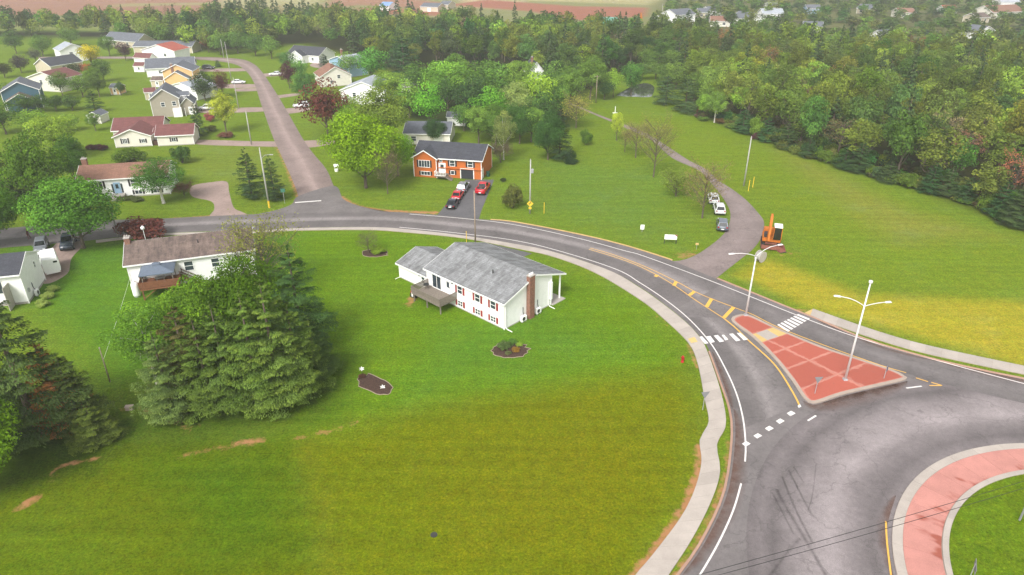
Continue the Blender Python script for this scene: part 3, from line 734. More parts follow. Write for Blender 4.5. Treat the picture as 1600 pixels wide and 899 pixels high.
# roundabout centre: apron kerb, pink apron panels, inner kerb, grass
def ring(name, r0, r1, z, mat, parent=None, thick=0.12, n=121, kind=None):
    return strip(name, arc(r0, 0, 360, n), arc(r1, 0, 360, n), z, M[mat], parent, thick, kind, uv=False)
apron = ring('roundabout_apron', 17.3, 21.62, 0.09, 'kerb', thick=0.08, kind='structure')
NS = 44
for i in range(NS):
    a0, a1 = 360 / NS * i + 0.03, 360 / NS * (i + 1) - 0.03
    strip('apron_kerb', arc(20.82, a0, a1, 6), arc(21.6, a0, a1, 6), 0.125, M['walk'], apron, 0.08, uv=False)
    strip('apron_panel', arc(17.98, a0, a1, 6), arc(20.8, a0, a1, 6), 0.12, M['pink_dry'], apron, 0.05, uv=False)
    strip('inner_kerb', arc(17.45, a0, a1, 6), arc(17.93, a0, a1, 6), 0.22, M['walk'], apron, 0.2, uv=False)
isle = sheet('centre_island_lawn', arc(17.44, 0, 357, 120), 0.15, ground.data.materials[0], kind='structure', thick=0.14)
ca2 = isle.data.color_attributes.new('grass_tone', 'FLOAT_COLOR', 'POINT')
ca2.data.foreach_set('color', np.tile(np.array(rgb(92, 112, 16)[:3] + (0,)), len(isle.data.vertices)))

# pond
m, t, b = node_mat('pond_water')
b.inputs['Base Color'].default_value = rgb(70, 74, 66); b.inputs['Roughness'].default_value = 0.04; b.inputs['Specular IOR Level'].default_value = 0.9
bump(t, b, noise(t, 1.5, 3, 0.5, geo_pos(t)), 0.03, 0.02); M['water'] = m
sheet('pond', spline(W([(964, 149.5), (975, 142), (990, 134), (1010, 130), (1022, 136), (1020, 148), (1014, 152), (990, 151.5)]), 2, True), 0.01, M['water'], kind='structure')

# ------------------------------------------------------------------ trees
def leaf_material(name, translucent=0.28):
    m = bpy.data.materials.new(name); m.use_nodes = True; t = m.node_tree; t.nodes.clear()
    oi = N(t, 'ShaderNodeObjectInfo'); at = N(t, 'ShaderNodeAttribute', attribute_name='leaf')
    sp = N(t, 'ShaderNodeSeparateColor'); t.links.new(at.outputs['Color'], sp.inputs[0])
    c = mix(t, 1.0, oi.outputs['Color'], ramp(t, sp.outputs[0], [(0, gray(0.45)), (0.5, gray(1.0)), (1, gray(1.7))]), 'MULTIPLY')
    c = mix(t, mth(t, 'MULTIPLY', sp.outputs[1], 0.8), c, mix(t, 1.0, c, (1.55, 1.25, 0.75, 1), 'MULTIPLY'))   # yellower leaves / fresh tips
    d = N(t, 'ShaderNodeBsdfDiffuse'); tr = N(t, 'ShaderNodeBsdfTranslucent'); mx = N(t, 'ShaderNodeMixShader'); o = N(t, 'ShaderNodeOutputMaterial')
    t.links.new(c, d.inputs[0]); t.links.new(c, tr.inputs[0]); mx.inputs[0].default_value = translucent
    t.links.new(d.outputs[0], mx.inputs[1]); t.links.new(tr.outputs[0], mx.inputs[2]); t.links.new(mx.outputs[0], o.inputs[0])
    return m
M['leaf'] = leaf_material('foliage'); M['needle'] = leaf_material('needles', 0.1)

def leaf_quads(c, nrm, size, tone, fresh, long=1.0, axis=None):
    """arrays -> rhombic leaf faces"""
    n = len(c)
    nrm = nrm / (np.linalg.norm(nrm, axis=1, keepdims=True) + 1e-9)
    a = rng.normal(size=(n, 3)) if axis is None else axis + rng.normal(size=(n, 3)) * 0.25
    a -= nrm * (a * nrm).sum(1, keepdims=True); a /= (np.linalg.norm(a, axis=1, keepdims=True) + 1e-9)
    bb = np.cross(nrm, a)
    s = size[:, None]
    V = np.stack([c - a * s * long, c - bb * s * 0.62 + a * s * 0.15, c + a * s * long, c + bb * s * 0.62 - a * s * 0.1], 1)
    return V, tone, fresh
def leaf_mesh(name, parts, mat):
    V = np.concatenate([p[0] for p in parts]); T = np.concatenate([p[1] for p in parts]); F = np.concatenate([p[2] for p in parts])
    n = len(V); me = bpy.data.meshes.new(name)
    me.vertices.add(n * 4); me.vertices.foreach_set('co', V.reshape(-1))
    me.loops.add(n * 4); me.loops.foreach_set('vertex_index', np.arange(n * 4))
    me.polygons.add(n); me.polygons.foreach_set('loop_start', np.arange(0, n * 4, 4)); me.polygons.foreach_set('loop_total', np.full(n, 4))
    me.update(calc_edges=True)
    ca = me.color_attributes.new('leaf', 'FLOAT_COLOR', 'POINT')
    cl = np.zeros((n, 4, 4)); cl[..., 0] = np.clip(T, 0, 1)[:, None]; cl[..., 1] = np.clip(F, 0, 1)[:, None]; cl[..., 3] = 1
    ca.data.foreach_set('color', cl.ravel())
    me.materials.append(mat); return me
def udir(n, up=0.0):
    d = rng.normal(size=(n, 3)); d[:, 2] += up
    return d / np.linalg.norm(d, axis=1, keepdims=True)

def limb(mb, p, q, r0, r1, n=5, bend=0.12):
    p, q = Vector(p), Vector(q); L = (q - p).length
    mid = p.lerp(q, 0.5) + Vector((rng.normal() * bend * L, rng.normal() * bend * L, abs(rng.normal()) * bend * L * 0.6))
    mb.tube([p, p.lerp(mid, 0.55) + (mid - p.lerp(q, 0.5)) * 0.3, mid, mid.lerp(q, 0.55), q], [r0, r0 * 0.85 + r1 * 0.15, (r0 + r1) / 2, r0 * 0.3 + r1 * 0.7, r1], n, True)

def broadleaf(H, Rr, th, ncl, per, leaf, rcl=(0.26, 0.42), shape=1.0, bark='bark', fill=0.35):
    """nominal H m tall crown of radius Rr starting at height th -> (trunk mesh, crown mesh)"""
    rz = (H - th) / 2; cz = th + rz
    parts = []; cents = []
    ga = math.pi * (3 - 5 ** 0.5)
    for i in range(ncl):
        zz = 1 - 2 * (i + 0.5) / ncl; rr = math.sqrt(1 - zz * zz); an = i * ga + rng.normal() * 0.25
        f = rng.uniform(0.62, 0.86) if rng.random() > fill else rng.uniform(0.15, 0.5)
        if zz < -0.55: f *= 0.85
        p = np.array([math.cos(an) * rr * Rr * f, math.sin(an) * rr * Rr * f, cz + zz * rz * f * 0.98])
        if shape != 1.0: p[:2] *= (1 + (shape - 1) * (0.5 - 0.5 * zz))
        rc = rng.uniform(*rcl) * Rr
        cents.append((p, rc))
        n = int(per * (rc / (rcl[1] * Rr)) ** 2 * rng.uniform(0.75, 1.1))
        d = udir(n, 0.35)
        rad = rc * (1 - 0.55 * rng.random(n) ** 2.2)
        c = p + d * rad[:, None] * np.array([1, 1, 0.78])
        out = (c - np.array([0, 0, cz - rz * 0.3])); out /= np.linalg.norm(out, axis=1, keepdims=True)
        nr = d * 0.6 + out * 0.5 + rng.normal(size=(n, 3)) * 0.55; nr[:, 2] = np.abs(nr[:, 2]) * 0.9 + 0.1
        ct = rng.normal() * 0.15
        parts.append(leaf_quads(c, nr, leaf * rng.uniform(0.6, 1.25, n), 0.48 + ct + rng.normal(size=n) * 0.13, np.clip(rng.normal(size=n) * 0.25 + 0.15 + ct, 0, 1), 1.0))
    tb = MB(); r0 = max(0.12, H * 0.018)
    top = Vector((rng.normal() * 0.2, rng.normal() * 0.2, cz + rz * 0.25))
    tb.tube([(0, 0, -0.15), (0, 0, 0.25), (0.05, 0.02, th * 0.6), (top.x * 0.5, top.y * 0.5, th + rz * 0.5), top], [r0 * 1.5, r0 * 1.1, r0 * 0.9, r0 * 0.6, r0 * 0.2], 8)
    for p, rc in cents[::max(1, len(cents) // 11)]:
        z0 = min(max(th * 0.75, p[2] - rz * 0.7), cz)
        limb(tb, (0, 0, z0), p, r0 * (0.42 if bark == 'bark' else 0.2), r0 * 0.07)
    tb_me = tb.build('t', M[bark], None, True, False); me = tb_me.data; bpy.data.objects.remove(tb_me)
    return me, leaf_mesh('crown', parts, M['leaf'])

def twiggy(H, Rr, th, nb, per, leaf, levels=2, bark='bark', spread=0.75):
    """open tree: visible branches, scattered small leaves"""
    tb = MB(); parts = []; r0 = max(0.09, H * 0.014)
    tb.tube([(0, 0, -0.15), (0.03, 0, th), (0.1, 0.06, H * 0.55), (0.05, 0.1, H * 0.88)], [r0 * 1.3, r0, r0 * 0.6, r0 * 0.12], 7)
    tips = []
    for i in range(nb):
        z0 = th + (H * 0.72 - th) * (i / nb) ** 0.9; an = i * 2.4 + rng.normal() * 0.3
        L = Rr * (1.05 - 0.5 * ((z0 - th) / (H - th))) * rng.uniform(0.75, 1.1)
        q = Vector((math.cos(an) * L, math.sin(an) * L, min(H * 0.98, z0 + L * spread * rng.uniform(0.8, 1.3))))
        p = Vector((0.05 * z0 / H, 0.05 * z0 / H, z0)); limb(tb, p, q, r0 * 0.4, r0 * 0.07, 4, 0.08)
        tips.append(q)
        for k in range(3 * levels):
            s = p.lerp(q, rng.uniform(0.35, 0.95)); l2 = L * rng.uniform(0.25, 0.5); a2 = an + rng.normal() * 0.9
            e = s + Vector((math.cos(a2) * l2, math.sin(a2) * l2, l2 * rng.uniform(0.2, 1.0)))
            tb.tube([s, s.lerp(e, 0.5) + Vector((0, 0, l2 * 0.06)), e], [r0 * 0.16, r0 * 0.1, r0 * 0.03], 3, False); tips.append(e)
            if levels > 1:
                for _ in range(2):
                    s3 = s.lerp(e, rng.uniform(0.4, 0.9)); e3 = s3 + Vector(rng.normal(size=3) * l2 * 0.3) + Vector((0, 0, l2 * 0.2))
                    tb.tube([s3, e3], [r0 * 0.07, r0 * 0.02], 3, False); tips.append(e3)
    for tp in tips:
        n = max(1, int(per * rng.uniform(0.5, 1.5)))
        c = np.array(tp) + rng.normal(size=(n, 3)) * Rr * 0.1
        parts.append(leaf_quads(c, udir(n, 0.8), leaf * rng.uniform(0.6, 1.3, n), 0.5 + rng.normal(size=n) * 0.15, rng.random(n) * 0.6))
    o = tb.build('t', M[bark], None, False, False); me = o.data; bpy.data.objects.remove(o)
    return me, leaf_mesh('crown', parts, M['leaf'])

def spruce(H, Rb, lv, nb, per, leaf, th=0.09, power=0.68, ragged=0.2):
    parts = []
    for i in range(lv):
        f = i / (lv - 1); z = H * (th + (0.985 - th) * f)
        rad = Rb * (1 - f) ** power * (1 if f > 0.12 else 0.8 + 1.6 * f) + 0.1
        k = max(4, int(nb * (0.5 + 0.5 * (1 - f))))
        ph = rng.random() * 6.28
        for j in range(k):
            an = ph + 6.2832 * j / k + rng.normal() * 0.2; L = rad * max(0.45, 1 + rng.normal() * ragged)
            zb = z + rng.normal() * 0.02 * H
            if rng.random() < 0.12: continue
            n = max(8, int(per * (0.3 + 0.7 * (L / Rb)) * rng.uniform(0.75, 1.2)))
            u = 0.2 + 0.8 * rng.random(n) ** 0.55
            wd = L * 0.30 * np.sqrt(np.clip(1 - ((u - 0.66) / 0.48) ** 2, 0.02, 1))
            side = np.clip(rng.normal(size=n) * 0.55, -1, 1) * wd
            droop = rng.uniform(0.1, 0.3) * (1.1 - 0.8 * f)
            zz = zb + L * (0.16 * u - droop * u * u) - np.abs(side) * 0.35 + rng.normal(size=n) * 0.045 + 0.3 * f * L * u
            dx, dy = math.cos(an), math.sin(an)
            c = np.stack([dx * u * L - dy * side, dy * u * L + dx * side, zz], 1)
            sd = side / (wd + 1e-6)
            nr = np.stack([dx * (0.2 + 0.5 * u) - dy * sd * 0.5, dy * (0.2 + 0.5 * u) + dx * sd * 0.5, np.full(n, 0.85)], 1) + rng.normal(size=(n, 3)) * 0.3
            axd = np.stack([dx - dy * sd * 0.8, dy + dx * sd * 0.8, -0.4 * u], 1)
            bt = rng.normal() * 0.08
            tip = np.clip((u + np.abs(sd) * 0.25 - 0.72) * 2.6, 0, 1)
            parts.append(leaf_quads(c, nr, leaf * rng.uniform(0.6, 1.25, n), 0.31 + bt + rng.normal(size=n) * 0.12 + 0.2 * tip, tip * rng.uniform(0.15, 0.65), 1.5, axd))
    tb = MB(); r0 = H * 0.013 + 0.05
    tb.tube([(0, 0, -0.15), (0, 0, H * 0.3), (0, 0, H * 0.7), (0, 0, H * 0.99)], [r0 * 1.2, r0, r0 * 0.5, 0.02], 7)
    for i in range(14):
        z0 = H * rng.uniform(0.08, 0.6); an = rng.random() * 6.28; L = Rb * (1 - z0 / H) * 0.7
        tb.tube([(0, 0, z0), (math.cos(an) * L, math.sin(an) * L, z0 - L * 0.1)], [r0 * 0.25, r0 * 0.06], 3, False)
    o = tb.build('t', M['bark'], None, True, False); me = o.data; bpy.data.objects.remove(o)
    return me, leaf_mesh('crown', parts, M['needle'])
def bush(H, Rr, ncl, per, leaf):
    parts = []; tb = MB()
    for i in range(ncl):
        an = rng.random() * 6.28; rr = Rr * math.sqrt(rng.random()) * 0.72; z = H * rng.uniform(0.3, 0.72) * (1 - 0.35 * (rr / Rr) ** 2)
        p = np.array([math.cos(an) * rr, math.sin(an) * rr, z]); rc = Rr * rng.uniform(0.26, 0.4)
        n = int(per * rng.uniform(0.7, 1.2)); d = udir(n, 0.35); c = p + d * (rc * (1 - 0.5 * rng.random(n) ** 2))[:, None] * np.array([1, 1, min(1.0, H / Rr * 0.55)])
        c[:, 2] = np.maximum(c[:, 2], 0.06); ct = rng.normal() * 0.1
        parts.append(leaf_quads(c, d + rng.normal(size=(n, 3)) * 0.5 + np.array([0, 0, 0.4]), leaf * rng.uniform(0.6, 1.3, n), 0.5 + ct + rng.normal(size=n) * 0.13, np.clip(rng.normal(size=n) * 0.25 + 0.15, 0, 1)))
        tb.tube([(0, 0, -0.05), (p[0] * 0.4, p[1] * 0.4, z * 0.55), tuple(p)], [0.05, 0.035, 0.012], 4, False)
    o = tb.build('t', M['bark'], None, False, False); me = o.data; bpy.data.objects.remove(o)
    return me, leaf_mesh('crown', parts, M['leaf'])

M['pale_bark'] = plain('pale_bark', rgb(150, 140, 128), 0.9, 0.25, 5)
PROTO = {}     # kind -> list of (H, R, trunk mesh, crown mesh)
def proto(kind, H, Rr, f, n, *a, **k): PROTO[kind] = [(H, Rr) + f(H, Rr, *a, **k) for _ in range(n)]
proto('maple', 12, 5.0, broadleaf, 3, 2.2, 64, 520, 0.165)
proto('farmaple', 12, 5.0, broadleaf, 4, 1.9, 34, 150, 0.27, (0.26, 0.44), 1.0, 'bark', 0.2)
proto('loose', 12, 4.6, broadleaf, 2, 2.6, 52, 330, 0.16, (0.2, 0.34))
proto('birch', 12, 4.0, broadleaf, 2, 2.6, 54, 300, 0.125, (0.18, 0.32), 1.0, 'birch_bark')
proto('bud', 10, 4.2, twiggy, 3, 1.8, 34, 5.0, 0.11)
proto('bare', 8, 2.6, twiggy, 1, 1.2, 26, 1.4, 0.10)
proto('spruce', 14, 3.6, spruce, 4, 22, 9, 300, 0.075)
proto('pine', 12, 4.4, spruce, 2, 18, 9, 170, 0.11, 0.1, 0.55, 0.3)
proto('shrub', 2.4, 1.8, bush, 3, 26, 150, 0.095)
proto('twigshrub', 3.0, 2.0, twiggy, 1, 0.2, 24, 7, 0.09)
proto('wood', 13, 4.0, broadleaf, 7, 2.6, 38, 175, 0.25, (0.24, 0.42))
proto('woodloose', 13, 3.6, broadleaf, 5, 2.4, 34, 110, 0.23, (0.2, 0.38))
proto('woodspruce', 13, 3.0, spruce, 3, 19, 8, 34, 0.24, 0.08, 0.85)
proto('woodbud', 13, 3.4, twiggy, 3, 3.0, 30, 11, 0.17, 1)

NTREE = {}
def put_tree(kind, x, y, H, Rr, color, name, label, cat='tree', group=None, z=0.0):
    P = PROTO[kind]; i = NTREE.get(kind, 0); NTREE[kind] = i + 1
    h0, r0, tm, cm = P[i % len(P)]
    o = thing(name, label, cat, (x, y, z), rng.random() * 6.28, group)
    o.scale = (Rr / r0, Rr / r0 * rng.uniform(0.92, 1.08), H / h0)
    t_ = link('trunk', tm, None, o); c_ = link('crown', cm, None, o)
    c_.color = color
    if 'brown' in label and kind == 'spruce': pass
    return o
def hgt(x, y, ty):
    lo, hi = 0.0, 44.0
    for _ in range(40):
        mm = (lo + hi) / 2
        if Pj(x, y, mm)[1] > ty: lo = mm
        else: hi = mm
    return lo
def tree_px(kind, bx, by, ty, wpx, c, name, label, cat='tree', group=None, dim=1.0):
    p = G(bx, by); H = hgt(p.x, p.y, ty)
    dep = p.y * CT + CAM_H * ST
    Rr = wpx / 2 * dep / FPX
    if kind == 'maple' and p.y > 165: kind = 'farmaple'
    cc = rgb(*[v * (0.93 if p.y < 165 else 1.06) for v in c]); return put_tree(kind, p.x, p.y, H * 1.02, Rr, cc, name, label, cat, group)
SPR = (84, 104, 62)
T = tree_px
# foreground spruces at the left edge
T('spruce', 62, 684, 458, 150, (84, 106, 58), 'spruce_tree', 'tallest dark spruce in the clump at the left edge')
T('spruce', -8, 672, 500, 140, (94, 120, 56), 'spruce_tree', 'dark spruce cut off by the left edge of the photo')
T('spruce', 100, 668, 540, 84, (150, 104, 62), 'spruce_tree', 'rust-brown dying spruce in the left clump')
T('spruce', 126, 668, 556, 92, (84, 100, 52), 'spruce_tree', 'right-hand spruce of the left clump beside the brown one')
T('spruce', 152, 690, 636, 70, (100, 118, 52), 'spruce_tree', 'small thin spruce with bare trunk right of the left clump')
T('maple', -14, 772, 622, 140, (118, 158, 40), 'leafy_tree', 'bright green leafy tree in the lower left corner')
# the big spruce group on the lawn
for bx, by, ty, wd, c, lb in ((272, 652, 526, 92, (106, 130, 70), 'pale bluish spruce at the front left of the big spruce group'),
        (304, 622, 486, 96, (96, 94, 56), 'brownish spruce at the back left of the big spruce group'),
        (334, 644, 500, 96, (92, 116, 50), 'spruce with visible pale trunk base in the big spruce group'),
        (364, 638, 478, 100, (94, 120, 56), 'olive spruce just left of the middle of the big spruce group'),
        (408, 636, 466, 108, (100, 128, 56), 'broad olive spruce in the middle of the big spruce group'),
        (440, 630, 446, 116, (106, 132, 60), 'tallest front spruce of the big spruce group'),
        (470, 614, 478, 100, (98, 124, 54), 'spruce at the front right of the big spruce group'),
        (494, 586, 496, 76, (80, 106, 52), 'dark spruce at the right rim of the big spruce group'),
        (474, 545, 392, 110, (70, 100, 54), 'dark blue-green spruce at the back right of the big spruce group')):
    T('spruce', bx, by, ty, wd, c, 'spruce_tree', lb, group='spruces on the back lawn')
T('birch', 248, 604, 470, 118, (104, 146, 50), 'birch_tree', 'birch with leaning white trunk left of the big spruce group')
T('maple', 318, 560, 440, 106, (112, 152, 46), 'leafy_tree', 'light green leafy tree behind the left spruces of the group')
T('maple', 352, 545, 446, 84, (120, 164, 44), 'leafy_tree', 'fresh green leafy tree right of the wooden stairs')
T('maple', 406, 545, 402, 112, (92, 128, 34), 'leafy_tree', 'deep green leafy tree at the top of the big spruce group')
T('bud', 420, 462, 338, 108, (138, 146, 70), 'leafy_tree', 'sparse olive tree in front of the brown-roofed bungalow')
# left, around the houses
T('maple', 131, 388, 280, 122, (98, 148, 54), 'leafy_tree', 'broad green tree beside the parked dark vehicle')
T('maple', -6, 388, 284, 100, (84, 124, 40), 'leafy_tree', 'dark green tree at the left edge beside the road')
T('loose', 72, 335, 208, 100, (98, 134, 46), 'leafy_tree', 'tall loose green tree left of the tan-roofed house')
T('spruce', 18, 330, 226, 62, (62, 78, 52), 'spruce_tree', 'dark spruce at the left edge above the road')
T('spruce', 48, 318, 222, 54, (66, 84, 52), 'spruce_tree', 'dark spruce between the two leafy trees on the far left')
T('maple', 120, 290, 212, 48, (80, 118, 46), 'leafy_tree', 'green tree behind the chimney of the tan-roofed house')
T('loose', 92, 250, 180, 74, (142, 172, 62), 'leafy_tree', 'yellow-green tree left of the maroon-roofed house')
T('birch', 256, 318, 245, 84, (84, 130, 52), 'birch_tree', 'green birch with two white trunks before the tan-roofed house')
T('shrub', 224, 373, 336, 80, (112, 66, 62), 'shrub', 'wide burgundy shrub behind the brown-roofed bungalow', 'shrub')
T('shrub', 204, 253, 227, 54, (98, 126, 46), 'shrub', 'wide rounded green shrub below the maroon-roofed house', 'shrub')
T('shrub', 285, 255, 222, 36, (84, 118, 54), 'shrub', 'round green bush before the maroon-roofed garage wing', 'shrub')
T('twigshrub', 288, 306, 290, 26, (128, 92, 84), 'shrub', 'small brown shrub at the end of the looped drive', 'shrub')
T('spruce', 394, 309, 234, 44, (62, 86, 54), 'spruce_tree', 'taller of two spruces at the street corner')
T('spruce', 430, 313, 246, 38, (68, 92, 56), 'spruce_tree', 'shorter of two spruces beside the green street sign')
T('spruce', 312, 212, 162, 26, (58, 80, 54), 'spruce_tree', 'narrow dark spruce right of the maroon-roofed house')
T('loose', 354, 209, 143, 44, (160, 172, 62), 'leafy_tree', 'yellow-green tree beside the narrow dark spruce')
T('maple', 321, 158, 112, 40, (58, 76, 46), 'leafy_tree', 'dark green tree before the yellow house drive')
T('maple', 349, 152, 112, 28, (84, 46, 52), 'leafy_tree', 'burgundy tree beside the dark green one near the street')
T('shrub', 328, 190, 175, 18, (150, 84, 84), 'shrub', 'small reddish bush beside the narrow dark spruce', 'shrub')
T('shrub', 352, 215, 205, 26, (112, 78, 68), 'shrub', 'low brown-red bush under the yellow-green tree', 'shrub')
T('shrub', 330, 205, 194, 22, (104, 112, 60), 'shrub', 'low olive bush between spruce and yellow-green tree', 'shrub')
T('spruce', 341, 105, 94, 12, (60, 84, 56), 'spruce_tree', 'tiny spruce on the lawn by the dark parked car')
T('maple', 197, 95, 66, 24, (72, 48, 62), 'leafy_tree', 'dark purple tree on the lawn left of the red-roofed house')
T('maple', 144, 102, 68, 38, (168, 160, 30), 'leafy_tree', 'golden yellow tree among the far left houses')
T('maple', 34, 114, 86, 30, (62, 54, 62), 'leafy_tree', 'dark purple tree behind the blue house')
T('maple', 57, 98, 76, 24, (78, 84, 72), 'leafy_tree', 'grey-green tree beside the far left drive')
T('maple', 8, 122, 98, 30, (60, 62, 40), 'leafy_tree', 'dark tree at the left edge behind the blue house')
T('twigshrub', 136, 120, 103, 16, (170, 96, 60), 'shrub', 'orange-brown shrub below the golden tree', 'shrub')
T('maple', 118, 122, 98, 26, (60, 70, 44), 'leafy_tree', 'dark tree left of the orange-brown shrub')
T('maple', 163, 128, 92, 30, (70, 96, 46), 'leafy_tree', 'green tree right of the golden yellow tree')
T('loose', 156, 152, 116, 30, (76, 98, 44), 'leafy_tree', 'olive tree on the lawn near the yellow shed')
for i, (bx, lb) in enumerate(((40, 'first from the left'), (64, 'second from the left'), (88, 'third from the left'), (114, 'fourth from the left'))):
    T('maple', bx, 176 - i, 148, 34, (66, 92, 44), 'leafy_tree', f'dark green tree in the row below the blue house, {lb}', group='row of trees below the blue house')
T('spruce', 150, 176, 138, 26, (58, 82, 48), 'spruce_tree', 'dark spruce at the right end of the row below the blue house')
for bx, by, ty, wd, c, lb in ((14, 165, 132, 34, (66, 92, 44), 'dark tree at the left edge below the blue house gable'), (98, 150, 112, 34, (84, 112, 50), 'green tree right of the cream maroon-roofed house'), (130, 152, 116, 36, (92, 120, 52), 'green tree left of the yellow shed'),
        (148, 138, 104, 30, (104, 132, 56), 'light green tree above the yellow shed'), (68, 88, 54, 34, (84, 114, 54), 'green tree behind the far left drive'), (26, 84, 50, 36, (72, 100, 50), 'dark green tree behind the purple ones at left'), (112, 72, 44, 36, (90, 120, 56), 'green tree behind the round-windowed house'),
        (172, 88, 56, 30, (86, 118, 54), 'green tree left of the dark purple tree'), (236, 68, 40, 34, (96, 132, 60), 'green tree behind the long low house'), (262, 70, 42, 34, (88, 124, 58), 'round green tree right behind the long low house'), (300, 72, 42, 32, (78, 112, 54), 'dark green tree at the end of the long low house'),
        (326, 82, 54, 22, (110, 62, 58), 'small dark red tree at the street bend'), (345, 86, 52, 34, (94, 128, 58), 'green tree behind the street bend'), (372, 84, 46, 38, (86, 118, 56), 'tall green tree behind the street bend'), (400, 88, 52, 36, (78, 110, 52), 'dark tree above the street top'), (425, 92, 58, 36, (98, 130, 58), 'light tree left of the charcoal-roofed house'),
        (10, 210, 160, 60, (78, 108, 46), 'big tree at the left edge below the row of trees'), (60, 215, 168, 52, (104, 136, 52), 'light green tree below the row of trees'), (110, 205, 178, 34, (120, 150, 60), 'small yellow-green tree near the gabled shed'), (150, 205, 176, 26, (92, 122, 52), 'small green tree right of the gabled shed'), (190, 150, 128, 18, (70, 96, 50), 'small dark tree on the left back lawn')):
    T('maple' if wd > 30 else 'loose', bx, by, ty, wd, c, 'leafy_tree', lb)
# right of the street
T('maple', 512, 214, 128, 78, (92, 54, 50), 'leafy_tree', 'large burgundy maple beside the street')
T('maple', 453, 139, 97, 26, (80, 46, 58), 'leafy_tree', 'narrow purple tree along the street')
T('loose', 480, 165, 112, 46, (80, 118, 60), 'leafy_tree', 'green tree between purple tree and burgundy maple')
T('maple', 450, 110, 79, 30, (76, 112, 56), 'leafy_tree', 'green tree behind the narrow purple tree, farther left')
T('maple', 470, 124, 92, 30, (92, 134, 66), 'leafy_tree', 'lighter green tree behind the narrow purple tree')
T('spruce', 507, 106, 84, 20, (52, 76, 54), 'spruce_tree', 'dark spruce left of the pale blue house')
T('maple', 572, 294, 182, 104, (130, 168, 32), 'leafy_tree', 'brightest yellow-green maple left of the orange house')
T('maple', 622, 275, 204, 58, (126, 176, 40), 'leafy_tree', 'bright green tree touching the orange house roof')
T('loose', 602, 238, 134, 96, (124, 148, 60), 'leafy_tree', 'big olive tree behind the bright maple')
T('maple', 556, 225, 164, 62, (134, 174, 50), 'leafy_tree', 'light green tree right of the burgundy maple')
T('maple', 672, 202, 132, 58, (96, 152, 50), 'leafy_tree', 'round green tree behind the grey-roofed house')
T('bud', 606, 303, 231, 44, (140, 132, 96), 'leafy_tree', 'small grey leafless tree on the orange house lawn')
T('maple', 681, 225, 187, 36, (66, 98, 56), 'leafy_tree', 'dense dark tree against the grey-roofed house')
T('maple', 582, 132, 74, 58, (90, 142, 62), 'leafy_tree', 'green tree behind the grey-roofed street houses')
T('pine', 632, 126, 58, 58, (64, 92, 60), 'pine_tree', 'tall dark pine in front of the wood behind the houses')
T('maple', 694, 156, 91, 74, (112, 156, 60), 'leafy_tree', 'rounded light green tree left of the pond path')
T('maple', 728, 168, 104, 62, (88, 122, 50), 'leafy_tree', 'mid green tree behind the small white shed')
T('maple', 740, 188, 120, 58, (58, 84, 50), 'leafy_tree', 'dark green tree above the small white shed')
T('loose', 748, 224, 164, 48, (110, 142, 62), 'leafy_tree', 'light green tree right of the small white shed')
T('maple', 768, 205, 136, 58, (96, 148, 48), 'leafy_tree', 'fresh green tree behind the orange house roof end')
T('birch', 787, 250, 172, 42, (130, 146, 84), 'birch_tree', 'thin birch with pale forked trunk right of the orange house')
T('loose', 806, 200, 128, 60, (140, 160, 90), 'leafy_tree', 'pale blossoming tree behind the thin birch')
T('maple', 838, 190, 108, 62, (132, 164, 58), 'leafy_tree', 'light green tree left of the dark house gable')
T('maple', 812, 225, 160, 52, (78, 118, 52), 'leafy_tree', 'dark green tree left of the conifer clump')
T('maple', 856, 250, 176, 52, (70, 108, 52), 'leafy_tree', 'broad green tree in the clump on the upper field')
T('spruce', 874, 248, 170, 42, (58, 82, 52), 'spruce_tree', 'dark spruce in the clump on the upper field')
T('spruce', 892, 255, 234, 24, (54, 80, 52), 'spruce_tree', 'small low spruce right of the field clump')
T('bud', 900, 200, 150, 48, (160, 160, 76), 'leafy_tree', 'sparse yellowish tree at the top of the upper field')
T('maple', 868, 190, 128, 50, (84, 118, 52), 'leafy_tree', 'green tree behind the field clump')
T('shrub', 915, 226, 199, 24, (94, 128, 48), 'leafy_tree', 'small round tree standing alone on the upper field')
T('shrub', 801, 325, 283, 38, (104, 112, 56), 'shrub', 'upright olive bush right of the orange house drive', 'shrub')
T('twigshrub', 782, 254, 228, 32, (110, 104, 84), 'shrub', 'grey twiggy shrub behind the orange house corner', 'shrub')
T('shrub', 786, 284, 277, 12, (80, 96, 56), 'shrub', 'small dark bush between orange house and olive bush', 'shrub')
T('loose', 963, 220, 174, 22, (162, 180, 66), 'leafy_tree', 'slim yellow-green sapling on the upper field')
T('bud', 993, 247, 190, 44, (150, 146, 90), 'leafy_tree', 'sparse tree beside the lane with thin dark trunk')
T('bud', 1021, 277, 184, 58, (142, 142, 80), 'leafy_tree', 'tall sparse tree standing beside the country lane')
T('bud', 1097, 341, 256, 66, (146, 134, 90), 'leafy_tree', 'sparse forked tree beside the parked white vehicles')
T('bud', 976, 238, 200, 26, (158, 164, 76), 'leafy_tree', 'thin sapling left of the sparse lane trees')
T('twigshrub', 1056, 307, 274, 46, (128, 150, 66), 'shrub', 'loose green shrub left of the forked sparse tree', 'shrub')
